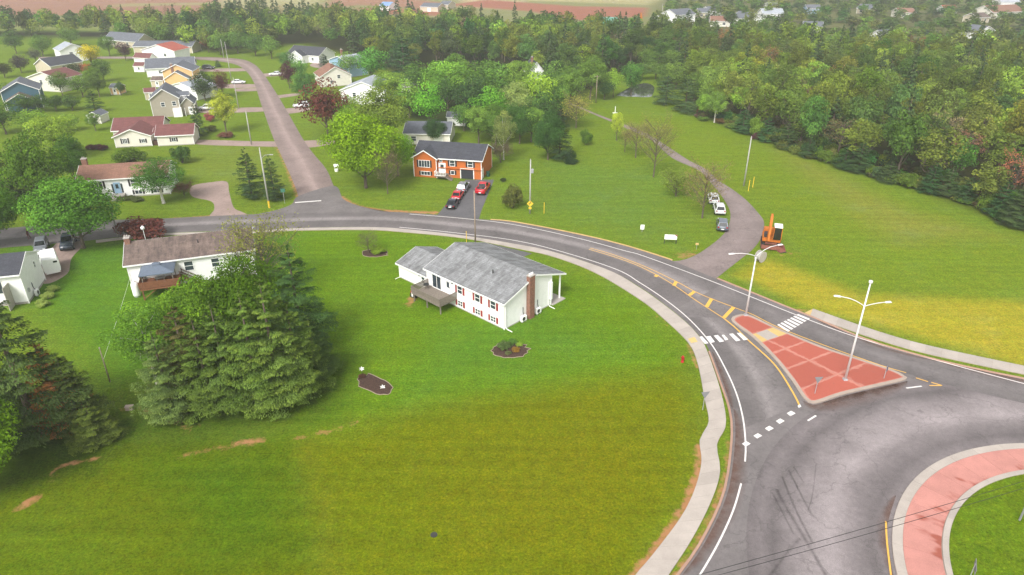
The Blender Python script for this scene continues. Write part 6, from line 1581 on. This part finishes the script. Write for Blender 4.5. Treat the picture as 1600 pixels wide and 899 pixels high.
V_('pickup', 'car_navy', 'dark blue-grey truck facing the camera under the broad green tree', (108, 384), (102, 404), 'truck', 'pickup_truck')
V_('suv', 'car_silver', 'grey car behind the white trailer at the left house', (66, 390), (62, 408))
V_('car', 'car_white', 'white car squeezed between left house and trailer', (62, 410), (56, 425))
V_('car', 'car_white', 'white car parked right of the street by the narrow purple tree', (431, 118), (424, 118.2))
V_('suv', 'car_white', 'white car parked beside the large burgundy maple', (471, 168), (460, 168.5))
V_('car', 'car_white', 'white car on the left verge of the street near the burgundy tree', (373, 131), (384, 130.6))
V_('suv', 'car_white', 'white car on the drive of the grey two-storey house', (323, 172), (310, 172.5))
V_('suv', 'car_black', 'dark car on the drive near the tiny spruce', (326, 108.5), (338, 108.5))
V_('suv', 'car_white', 'white car beside the peach house camper', (310, 139), (318, 139.5))
def trailer(label, px, head, L, Wd, H, name):
    p = G(*px); hp = G(*head); r = thing(name, label, 'trailer', p, math.atan2(hp.y - p.y, hp.x - p.x)); a, w = L / 2, Wd / 2
    bx_ = MB(); loft(bx_, [(-a, w * 0.96, 0.55, H - 0.1), (-a + 0.1, w, 0.5, H), (a - 0.35, w, 0.5, H), (a, w * 0.9, 0.55, H - 0.35)]); bx_.build('box', M['trim'], r)
    for sg in (-1, 1):
        for x in (-0.45, 0.45): MB().lathe([(0.34, -0.1), (0.34, 0.1)], 14, Matrix.Translation((x, sg * (w - 0.08), 0.34)) @ Matrix.Rotation(math.pi / 2, 4, 'X')).build('tyre', M['rubber'], r)
        MB().box((-a - 0.01, sg * w * 0.47, 0.55 + (H - 0.7) / 2), (0.03, w * 0.86, H - 0.8)).build('rear_door', M['trim'], r)
        MB().box((-a - 0.03, sg * w * 0.85, 0.7), (0.03, 0.12, 0.1)).build('taillight', M['tail'], r)
    MB().box((-a - 0.03, -w * 0.55, H - 0.6), (0.02, 0.5, 0.28)).build('window', M['carglass'], r)
    MB().box((0, 0, H + 0.03), (0.5, 0.5, 0.12)).build('roof_vent', M['trim'], r); MB().tube([(a, 0, 0.5), (a + 1.1, 0, 0.45)], 0.06, 6).build('hitch', M['dark_metal'], r)
trailer('white box trailer beside the left house', (83, 424), (74, 396), 4.6, 2.2, 2.9, 'box_trailer')
trailer('white camper beside the peach house', (313, 132), (312, 120), 5.5, 2.3, 3.0, 'camper_trailer')

# excavator with raised boom, its loose bucket, a cable reel
def excavator(label, px, rz, scale=1.0):
    r = thing('excavator', label, 'excavator', G(*px), rz); r.scale = (scale,) * 3
    M.setdefault('digger', plain('digger_orange', rgb(186, 106, 34), 0.6, 0.2)); M.setdefault('rust', plain('rusty_steel', rgb(134, 84, 72), 0.85, 0.25, 5))
    for sg in (-1, 1):
        t_ = MB(); t_.extr([(-1.5, 0.3), (-1.25, 0.0), (1.25, 0.0), (1.5, 0.3), (1.5, 0.42), (1.25, 0.72), (-1.25, 0.72), (-1.5, 0.42)], 'y', sg * 0.95 - 0.24, sg * 0.95 + 0.24); tr = t_.build('track', M['rubber'], r)
        for k in range(5): MB().lathe([(0.2, -0.27), (0.2, 0.27)], 10, Matrix.Translation((-1.0 + 0.5 * k, sg * 0.95, 0.32)) @ Matrix.Rotation(math.pi / 2, 4, 'X')).build('roller', M['rust'], tr)
    MB().box((0, 0, 0.62), (1.6, 1.4, 0.3)).build('undercarriage', M['rust'], r)
    MB().lathe([(0.6, 0.76), (0.6, 0.9)], 16).build('slew_ring', M['dark_metal'], r)
    u_ = MB(); u_.box((-0.35, 0, 1.1), (2.6, 2.2, 0.4)); u_.box((-1.15, 0, 1.65), (1.05, 2.1, 0.7), None, (0.9, 0.95)); u_.build('upper_body', M['digger'], r)
    cb = MB(); cb.box((0.35, 0.6, 2.1), (1.45, 1.0, 1.6), None, (0.86, 0.92)); cab = cb.build('cab', M['carglass'], r)
    MB().box((0.33, 0.6, 2.96), (1.34, 1.0, 0.12)).build('cab_roof', M['trim'], cab)
    for x in (-0.36, 1.06):
        for y in (0.1, 1.1): MB().tube([(x, y, 1.3), (0.35 + (x - 0.35) * 0.86, 0.6 + (y - 0.6) * 0.92, 2.9)], 0.05, 4).build('cab_pillar', M['digger'], cab)
    bm_ = MB(); bm_.extr([(0.6, 1.2), (1.1, 1.1), (1.75, 2.6), (1.5, 4.3), (1.2, 4.5), (1.05, 4.2), (1.25, 2.8)], 'y', -0.62, -0.28); bm_.build('boom', M['digger'], r)
    st_ = MB(); st_.extr([(1.0, 4.75), (1.45, 4.7), (1.7, 4.1), (2.5, 1.6), (2.25, 1.5), (1.4, 3.9)], 'y', -0.58, -0.32); st_.build('stick', M['digger'], r)
    MB().tube([(1.15, -0.45, 1.3), (1.75, -0.45, 3.0)], 0.1, 8).build('hydraulic_cylinder', M['dark_metal'], r); MB().tube([(1.0, -0.45, 3.2), (1.0, -0.45, 4.6)], 0.09, 8).build('hydraulic_cylinder', M['dark_metal'], r)
    MB().box((-0.1, -0.6, 1.5), (1.3, 0.7, 0.4)).build('engine_cover', M['dark_metal'], r)
    b_ = MB(); b_.box((1.75, 0, 0.45), (0.12, 2.3, 0.5)); b_.b2(1.2, 1.75, -0.5, -0.4, 0.4, 0.55); b_.b2(1.2, 1.75, 0.4, 0.5, 0.4, 0.55); b_.build('dozer_blade', M['rust'], r)
    return r
excavator('orange excavator with raised boom beside the lane bend', (1203, 384), R(-108), 1.25)
excavator('distant orange digger beyond the wood', (995, 38), R(20), 1.3)
bk = thing('excavator_bucket', 'loose rusty excavator bucket on the grass', 'bucket', G(1220, 393), R(20))
b_ = MB()
b_.extr([(-0.55, 0.05), (0.1, 0.0), (0.5, 0.25), (0.55, 0.75), (0.2, 1.0), (0.13, 0.93), (0.45, 0.7), (0.4, 0.3), (0.05, 0.1), (-0.53, 0.12)], 'x', -0.55, 0.55); b_.build('shell', M['rust'], bk)
for sg in (-0.57, 0.57): MB().extr([(-0.5, 0.06), (0.1, 0.02), (0.48, 0.26), (0.52, 0.74), (0.2, 0.98)], 'x', sg - 0.02, sg + 0.02).build('cheek', M['rust'], bk)
for k in range(5): MB().box((-0.48 + 0.24 * k, -0.66, 0.08), (0.1, 0.26, 0.06), None, (0.6, 1)).build('tooth', M['dark_metal'], bk)
rl_ = thing('cable_reel', 'pale grey cable reel standing beside the lane mouth', 'cable reel', G(1187, 409), R(35))
mm = Matrix.Translation((0, 0, 0.9)) @ Matrix.Rotation(math.pi / 2, 4, 'X')
for sg in (-0.42, 0.42): MB().lathe([(0.1, sg - 0.04), (0.9, sg - 0.04), (0.9, sg + 0.04), (0.1, sg + 0.04)], 20, mm).build('flange', M['concrete_grey'], rl_)
MB().lathe([(0.62, -0.38), (0.66, 0), (0.62, 0.38)], 18, mm).build('cable_drum', M['pole_grey'], rl_)

# ------------------------------------------------------------------ lamp posts, poles, wires, signs
def lamp_post(label, px, top_py, arms, tip=False):
    p = G(*px); H = hgt(p.x, p.y, top_py); r = thing('street_lamp', label, 'street lamp', p, 0)
    MB().box((0, 0, 0.2), (0.5, 0.5, 0.18), None, (0.8, 0.8)).build('base_plate', M['metal'], r)
    MB().tube([(0, 0, 0.15), (0, 0, H)], [0.14, 0.075], 10).build('pole', M['lamp_paint'], r, True)
    for (dx, dy, z0, z1) in arms:
        d = Vector((dx, dy, 0)); a_ = MB()
        pts = [Vector((0, 0, z0)) + d * t + Vector((0, 0, (z1 - z0) * (1 - (1 - t) ** 2.2))) for t in (0, 0.15, 0.35, 0.6, 1.0)]
        a_.tube(pts, 0.05, 6); ar = a_.build('arm', M['lamp_paint'], r, True)
        q = Matrix.Translation(pts[-1]) @ Matrix.Rotation(math.atan2(dy, dx), 4, 'Z')
        hd = MB(); hd.box((0.2, 0, 0.0), (0.75, 0.28, 0.12), q, (0.7, 0.6)); hd.build('lamp_head', M['lamp_paint'], ar)
        MB().box((0.22, 0, -0.075), (0.5, 0.2, 0.03), q).build('lens', M['lamp'], ar)
    if tip: MB().lathe([(0.1, H), (0.2, H + 0.08), (0.2, H + 0.3), (0.08, H + 0.36)], 10).build('sensor_head', M['lamp_paint'], r)
M['lamp_paint'] = plain('lamp_paint', rgb(214, 212, 210), 0.45, 0.05)
lamp_post('twin-armed street lamp at the island tip with curved arms', (1165, 494), 402, [(-3.2, -0.6, 8.7, 9.35), (3.0, 0.9, 8.7, 9.9)])
lamp_post('tall street lamp on the wide end of the pink island', (1320, 595), 443, [(-2.5, 0.8, 9.6, 10.4), (2.5, 0.4, 9.6, 9.9)], True)
def pole(label, px, top_py, mat='pole_grey', cross=0, cans=0, name='utility_pole', r0=0.16):
    p = G(*px); H = hgt(p.x, p.y, top_py); r = thing(name, label, 'pole', p, 0)
    MB().tube([(0, 0, -0.2), (0, 0, H)], [r0, r0 * 0.65], 9).build('shaft', M[mat], r, True)
    for k in range(cross):
        MB().box((0, 0, H - 0.35 - k * 0.9), (1.8, 0.1, 0.12)).build('crossarm', M['pole_wood'], r)
    for k in (-0.8, 0, 0.8) if cross else (0,):
        MB().lathe([(0.05, 0), (0.07, 0.08), (0.03, 0.2)], 8, Matrix.Translation((k, 0, H - (0.29 if cross else 0)))).build('insulator', M['concrete_grey'], r)
    for k in range(cans): MB().lathe([(0.02, 0), (0.22, 0.02), (0.24, 0.7), (0.1, 0.78)], 12, Matrix.Translation((0.36, 0, H - 2.4))).build('transformer', M['metal'], r)
    return r, H
p1, H1 = pole('grey utility pole with lamp arm at the street corner', (421, 325), 232, 'pole_grey')
a_ = MB(); a_.tube([(0, 0, H1 - 1.9), (0.8, -0.2, H1 - 1.2), (1.9, -0.4, H1 - 1.0)], 0.045, 6); ar = a_.build('lamp_arm', M['metal'], p1); MB().box((2.1, -0.44, H1 - 1.02), (0.6, 0.24, 0.12)).build('lamp_head', M['metal'], ar)
MB().tube([(0, 0, 0.0), (0, 0, 1.4)], 0.175, 9).build('guard_sleeve', M['yellow_paint'], p1)
pole('grey utility pole beside the tan-roofed house and burgundy shrub', (185, 370), 308)
pole('slim wooden pole behind the white split-level house', (743, 382), 300, 'pole_wood', r0=0.14)
p4, H4_ = pole('utility pole with yellow warning sign on the upper field', (828, 334), 250, 'pole_grey', 0, 1)
sg_ = MB(); sg_.box((0, -0.24, 2.0), (0.85, 0.03, 0.85), Matrix.Translation((0, 0, 2.0)) @ Matrix.Rotation(R(45), 4, 'Y') @ Matrix.Translation((0, 0, -2.0))); s4 = sg_.build('warning_sign', M['yellow_paint'], p4)
x_ = MB(); x_.b2(-0.16, -0.08, -0.275, -0.262, 1.75, 2.05); x_.b2(-0.16, 0.14, -0.2755, -0.2625, 2.03, 2.11); x_.b2(0.06, 0.14, -0.275, -0.262, 2.09, 2.3); x_.b2(0.0, 0.2, -0.2757, -0.2628, 2.26, 2.34); x_.build('bend_symbol', M['black_plastic'], s4)
MB().box((0, -0.24, 1.15), (0.5, 0.03, 0.4)).build('speed_tab', M['yellow_paint'], p4)
pole('grey utility pole on the field right of the lane', (1162, 291), 214)
pole('grey pole left of the street beside the maroon-roofed house drive', (393, 226), 175)
pole('pole along the street near the yellow-green tree', (373, 170), 122, r0=0.13)
pole('pole along the street near the burgundy tree', (362, 128), 84, r0=0.13)
pole('far pole at the bend of the street, left one', (350, 91), 62, r0=0.13)
pole('far pole at the bend of the street, right one', (356, 94), 66, r0=0.13)
pole('utility pole at the top of the country lane by the pond', (931, 161), 118, 'pole_wood', 1)
pole('far tall pole beside the distant white house', (1033, 37), 6)
pole('brown wooden clothesline post on the left lawn', (172, 597), 545, 'pole_wood', name='clothesline_post', r0=0.09)
def wire(label, a, b_, sag, rad=0.02, name='overhead_wire', mat='black_plastic', n=14):
    m_ = MB(); pts = []
    for i in range(n + 1):
        t = i / n; p = Vector(a).lerp(Vector(b_), t); p.z -= sag * 4 * t * (1 - t); pts.append(p)
    m_.tube(pts, rad, 5); o_ = m_.build(name, M[mat], None, True); return tag(o_, label, 'wire')
wire('upper overhead wire crossing the roundabout', G(1020, 918, 7.6), G(1720, 715, 8.2), 0.25)
wire('lower overhead wire crossing the roundabout', G(1020, 926, 7.3), G(1720, 726, 7.9), 0.3)
c0 = G(172, 597); wire('thin clothesline running to the bungalow corner', (c0.x, c0.y, 2.9), tuple(at(h2, 0.4, -0.3, 3.0)), 0.15, 0.012, 'clothesline', 'trim')
# wires along the street and to the field pole
def slim_post(label, px, top_py, mat, rad=0.05, name='marker_post'):
    p = G(*px); H = hgt(p.x, p.y, top_py); r = thing(name, label, 'post', p, 0)
    MB().tube([(0, 0, -0.1), (0, 0, H)], rad, 7).build('tube', M[mat], r); MB().lathe([(rad * 1.15, H - 0.02), (rad * 0.9, H + 0.05)], 7).build('cap', M[mat], r)
slim_post('nearer yellow marker post on the right-hand field', (1169, 299), 282, 'yellow_paint', 0.07); slim_post('farther yellow marker post on the right-hand field', (1176, 293), 277, 'yellow_paint', 0.07)
slim_post('pale yellow guy-wire guard beside the warning sign pole', (850, 334), 317, 'yellow_paint', 0.06); slim_post('yellow guy guard beside the pole behind the split-level house', (729, 379), 362, 'yellow_paint', 0.05)
def road_sign(label, px, plate, w, h, z, rz, mat_back='metal', name='road_sign', legs=1, mat_post='metal', front=None):
    r = thing(name, label, 'sign', G(*px), rz)
    for k in range(legs):
        x = 0 if legs == 1 else (-w / 2 + 0.06 + (w - 0.12) * k)
        MB().tube([(x, 0.03, 0), (x, 0.03, z + h * (0.55 if plate == 'tri' else 0.98))], 0.04 if legs == 1 else 0.06, 6).build('post', M[mat_post], r)
    pl = MB()
    if plate == 'tri': pl.extr([(-w / 2, z + h), (w / 2, z + h), (0, z)], 'y', -0.035, -0.012)
    else: pl.b2(-w / 2, w / 2, -0.045, -0.012, z, z + h)
    o = pl.build('plate', M[mat_back], r)
    return r, o
M['sign_grey'] = plain('sign_back', rgb(128, 128, 130), 0.5, 0.08)
road_sign('grey back of the yield sign beside the sidewalk', (1098, 641), 'tri', 0.95, 0.85, 1.5, R(8), 'sign_grey')
road_sign('grey back of the yield sign on the pink island', (1273, 617), 'tri', 0.95, 0.85, 1.5, R(4), 'sign_grey')
M['sign_blue'] = plain('sign_blue', rgb(60, 74, 104), 0.5, 0.08)
road_sign('narrow dark blue sign at the island corner', (1381, 593), 'rect', 0.5, 0.6, 1.2, R(68), 'sign_blue'); 
road_sign('grey chevron sign back on the roundabout lawn', (1512, 912), 'rect', 1.3, 0.55, 1.6, R(60), 'sign_grey')
slim_post('grey post at the right edge of the roundabout lawn', (1592, 815), 780, 'sign_grey', 0.09)
bs, pl_ = road_sign('white notice board with red corner on two dark posts', (1047, 381), 'rect', 2.0, 0.85, 0.75, R(-6), 'trim', 'notice_board', 2, 'dark_metal')
MB().add([(0.55, -0.05, 1.6), (1.0, -0.05, 1.6), (1.0, -0.05, 1.3)], [(0, 1, 2)]).build('red_corner', M['shutter_red'], pl_)
road_sign('small square white sign standing on the upper field', (1003, 363), 'rect', 0.65, 0.85, 0.5, R(-4), 'trim', 'lawn_sign')
road_sign('small pale yellow sign near the lane mouth', (1088, 390), 'rect', 0.5, 0.35, 0.8, R(-10), 'tactile', 'lawn_sign')
M['sign_green'] = plain('sign_green', rgb(70, 120, 100), 0.5, 0.08)
road_sign('green street name sign beside the corner spruces', (445, 318), 'rect', 0.8, 0.7, 2.2, R(15), 'sign_green')
hy = thing('fire_hydrant', 'small red fire hydrant beside the sidewalk', 'hydrant', G(1066, 566), R(30))
MB().lathe([(0.2, 0), (0.2, 0.06), (0.14, 0.08), (0.14, 0.62), (0.18, 0.64), (0.18, 0.7), (0.13, 0.8), (0.05, 0.9)], 12).build('barrel', M['red_paint'], hy, True)
for k in range(3): MB().lathe([(0.075, 0.1), (0.075, 0.24), (0.05, 0.26)], 8, Matrix.Translation((0, 0, 0.48)) @ Matrix.Rotation(k * math.pi / 2, 4, 'Z') @ Matrix.Rotation(math.pi / 2, 4, 'X')).build('nozzle', M['red_paint'], hy)
# white ornament at the street corner, white stand by the pond lane, pale block and cover on the lawn
wl_ = thing('lawn_ornament', 'white wishing-well ornament with peaked roof at the street corner', 'ornament', G(526, 268), R(20)); wl_.scale = (0.75,) * 3
MB().lathe([(0.5, 0), (0.5, 0.7), (0.42, 0.72)], 12).build('well_wall', M['trim'], wl_)
for s_ in (-0.42, 0.42): MB().box((s_, 0, 1.0), (0.08, 0.08, 1.5)).build('post', M['trim'], wl_)
MB().extr([(-0.6, 1.6), (0, 2.15), (0.6, 1.6), (0.6, 1.55), (0, 2.05), (-0.6, 1.55)], 'x', -0.65, 0.65).build('roof', M['trim'], wl_)
ws = thing('well_pipe', 'white stand pipe on a flat base near the top of the lane', 'pipe', G(961, 177), 0)
MB().tube([(0, 0, 0), (0, 0, 1.9)], 0.1, 8).build('pipe', M['trim'], ws); MB().box((0, 0, 0.06), (1.3, 0.9, 0.12)).build('base', M['trim'], ws)
lb_ = MB(); lb_.box((0, 0, 0.2), (0.75, 0.45, 0.4), None, (0.92, 0.92)); lb_.box((0, 0, 0.43), (0.82, 0.5, 0.06))
prop('utility_box', 'small pale utility box on the lawn between the spruce clumps', 'box', lb_, 'kerb', G(203, 640), R(8))
mh = MB(); mh.lathe([(0.0, 0.0), (0.3, 0.0), (0.3, 0.03), (0.25, 0.045), (0.22, 0.035), (0.0, 0.04)], 18)
prop('drain_cover', 'round drain cover in the olive lawn', 'cover', mh, 'dark_metal', G(678, 836))
lp = thing('yard_lamp', 'white globe yard lamp behind the bungalow chimney', 'lamp', at(h2, 1.2, 10.6), 0)
MB().tube([(0, 0, 0), (0, 0, 5.2)], 0.05, 8).build('post', M['lamp_paint'], lp); MB().lathe([(0.1, 5.2), (0.28, 5.35), (0.28, 5.6), (0.1, 5.8)], 12).build('globe', M['trim'], lp, True)
ct = thing('shipping_container', 'turquoise container at the edge of the far red field', 'container', G(951, 38), R(-3))
MB().b2(-5, 5, -1.5, 1.5, 0, 3.6).build('box', M['turquoise'], ct)
for i in range(10): MB().b2(-4.8 + i, -4.5 + i, -1.56, -1.502, 0.1, 3.5).build('rib', M['turquoise'], ct)

# ------------------------------------------------------------------ flower beds with plants
def blob(px, rx, ry, n=26, rot=0.0, wob=0.08):
    p = G(*px); out = []
    for i in range(n):
        t = 2 * math.pi * i / n; k = 1 + rng.normal() * wob
        x, y = rx * k * math.cos(t), ry * k * math.sin(t); out.append(p + Vector((x * math.cos(rot) - y * math.sin(rot), x * math.sin(rot) + y * math.cos(rot), 0)))
    return out
def bed(label, px, rx, ry, rot=0.0, edge=True):
    c = G(*px); r = thing('flower_bed', label, 'flower bed', c, 0)
    pts = [p - c for p in blob(px, rx, ry, 26, rot)]
    m_ = MB(); n = len(pts)
    m_.add([(p.x, p.y, 0.005) for p in pts] + [(p.x * 0.8, p.y * 0.8, 0.1) for p in pts], [(i, (i + 1) % n, n + (i + 1) % n, n + i) for i in range(n)] + [tuple(range(n, 2 * n))]); m_.build('soil', M['mulch'], r)
    if edge:
        e_ = MB(); e_.tube([(p.x * 1.02, p.y * 1.02, 0.03) for p in pts] + [(pts[0].x * 1.02, pts[0].y * 1.02, 0.03)], 0.045, 5); e_.build('edging', M['pole_wood'], r)
    return r
bed('round dark flower bed on the lawn before the split-level house', (796, 547), 2.2, 1.75, 0.1)
for px_, hh, wd, c_, lb in (((788, 545), 0.9, 1.3, (96, 118, 70), 'grey-green juniper in the round flower bed'), ((800, 538), 0.7, 1.0, (92, 130, 60), 'small green plant at the back of the round bed'), ((806, 549), 0.45, 0.9, (150, 120, 60), 'low orange flowering plant in the round bed'), ((794, 554), 0.4, 0.7, (110, 120, 80), 'low grey plant at the front of the round bed'), ((811, 541), 0.5, 0.7, (140, 170, 70), 'lime-green plant at the right of the round bed')):
    p = G(*px_); put_tree('shrub', p.x, p.y, hh * 1.2, wd * 0.72, rgb(*c_), 'garden_plant', lb, 'plant')
bed('oval dark flower bed with white pinwheel flowers', (585, 601), 2.5, 1.25, R(-40))
def pinwheel(label, px, z):
    r = thing('pinwheel', label, 'ornament', G(*px), R(15)); r.scale = (0.75,) * 3; MB().tube([(0, 0.04, 0), (0, 0.04, z)], 0.025, 6).build('stem', M['dark_metal'], r)
    for k in range(6):
        a_ = k * math.pi / 3; mm = Matrix.Translation((0, 0, z)) @ Matrix.Rotation(a_, 4, 'Y')
        MB().add([(0, 0, 0), (0.12, -0.03, 0.22), (0, 0, 0.46), (-0.1, 0.02, 0.22)], [(0, 1, 2, 3)], mm).build('petal', M['trim'], r)
pinwheel('white pinwheel flower behind the oval flower bed', (566, 585), 1.0); pinwheel('white pinwheel flower lying low in the oval flower bed', (598, 608), 0.35)
MB_ = G(566, 590); put_tree('shrub', MB_.x, MB_.y, 0.5, 0.5, rgb(96, 70, 60), 'garden_plant', 'dark leafy plant at the left end of the oval bed', 'plant')
bed('small flower bed with bush on the lawn left of the garage', (586, 396), 2.0, 1.4, R(-10))
tree_px('bud', 576, 396, 364, 34, (110, 120, 70), 'shrub', 'sparse dark bush on the small lawn bed', 'shrub'); p = G(591, 395); put_tree('shrub', p.x, p.y, 1.3, 1.4, rgb(128, 156, 52), 'shrub', 'bright low bush on the small lawn bed', 'shrub')
for px_, lb in (((70, 455), 'upper'), ((62, 466), 'middle'), ((54, 478), 'lower')):
    p = G(*px_); put_tree('shrub', p.x + 1.2, p.y, 1.1, 1.0, rgb(150, 170, 90), 'shrub', f'{lb} pale green bush along the left house wall', 'shrub', 'pale bushes along the left house wall')
for i, px_ in enumerate(((190, 313), (203, 312), (216, 314))):
    p = G(*px_); put_tree('shrub', p.x, p.y, 0.9, 1.3, rgb(92, 104, 62), 'shrub', 'low hedge bush below the tan-roofed house front', 'shrub', 'hedge before the tan-roofed house')
for i, px_ in enumerate(((143, 234), (152, 234), (161, 235))):
    p = G(*px_); put_tree('shrub', p.x, p.y, 1.5, 1.4, rgb(84, 50, 56), 'shrub', 'purple hedge bush left of the maroon-roofed house', 'shrub', 'purple hedge left of the maroon-roofed house')

# ------------------------------------------------------------------ a passer-by on the road at the far left
def person(label, px, rz):
    r = thing('person', label, 'person', G(*px), rz)
    def skin(name, verts, edges, rad, mat, root=0):
        me = bpy.data.meshes.new(name); me.from_pydata(verts, edges, []); o = link(name, me, M[mat], r)
        sk = o.modifiers.new('s', 'SKIN'); sk.use_smooth_shade = True
        for i, rr in enumerate(rad): me.skin_vertices[0].data[i].radius = rr if hasattr(rr, '__len__') else (rr, rr)
        me.skin_vertices[0].data[root].use_root = True
        ss = o.modifiers.new('d', 'SUBSURF'); ss.levels = 1; ss.render_levels = 1; return o
    Vv = [(0, 0, 0.95), (0, 0, 1.15), (0, 0, 1.42), (0, 0.01, 1.55), (0, 0.02, 1.68), (-0.1, 0, 0.9), (-0.11, 0.06, 0.5), (-0.11, -0.02, 0.08), (-0.11, 0.12, 0.04), (0.1, 0, 0.9), (0.11, -0.08, 0.5), (0.11, -0.22, 0.1), (0.11, -0.1, 0.04),
          (-0.2, 0, 1.4), (-0.26, 0.02, 1.12), (-0.24, 0.14, 0.9), (0.2, 0, 1.4), (0.26, -0.03, 1.12), (0.25, 0.06, 0.88)]
    Ee = [(0, 1), (1, 2), (2, 3), (3, 4), (0, 5), (5, 6), (6, 7), (7, 8), (0, 9), (9, 10), (10, 11), (11, 12), (2, 13), (13, 14), (14, 15), (2, 16), (16, 17), (17, 18)]
    Rr = [(0.15, 0.1), (0.15, 0.11), (0.17, 0.11), 0.06, 0.1, 0.09, 0.065, 0.045, 0.04, 0.09, 0.065, 0.045, 0.04, 0.065, 0.05, 0.035, 0.065, 0.05, 0.035]
    M['coat'] = plain('dark_red_coat', rgb(96, 46, 44), 0.8, 0.15); M['skin'] = plain('skin', rgb(196, 150, 126), 0.6, 0.05)
    skin('body', Vv, Ee, Rr, 'coat')
    MB().lathe([(0.03, 1.58), (0.085, 1.64), (0.095, 1.72), (0.06, 1.79), (0.01, 1.81)], 12).build('face', M['skin'], r, True); MB().lathe([(0.1, 1.7), (0.105, 1.75), (0.07, 1.82), (0.01, 1.84)], 12, Matrix.Translation((0, -0.02, 0))).build('hair', M['dark_wood'], r, True)
    for s_ in (-0.24, 0.25): MB().box((s_, 0.14 if s_ < 0 else 0.06, 0.85), (0.07, 0.05, 0.13)).build('hand', M['skin'], r)
person('person in a dark red coat walking on the road at left', (46, 374), R(100))

# ------------------------------------------------------------------ damp hazy air over the whole site
hz = MB(); hz.b2(-1500, 1500, -300, 2400, -1.5, 46.5); hz = hz.build('haze', None)
m = bpy.data.materials.new('haze_air'); m.use_nodes = True; t = m.node_tree; t.nodes.clear()
pv = N(t, 'ShaderNodeVolumePrincipled'); pv.inputs['Color'].default_value = (0.95, 0.96, 0.98, 1); pv.inputs['Density'].default_value = 0.00037; pv.inputs['Anisotropy'].default_value = 0.2
o = N(t, 'ShaderNodeOutputMaterial'); t.links.new(pv.outputs[0], o.inputs['Volume']); hz.data.materials.append(m)
tag(hz, 'pale damp haze lying over the whole neighbourhood', 'haze', kind='stuff')
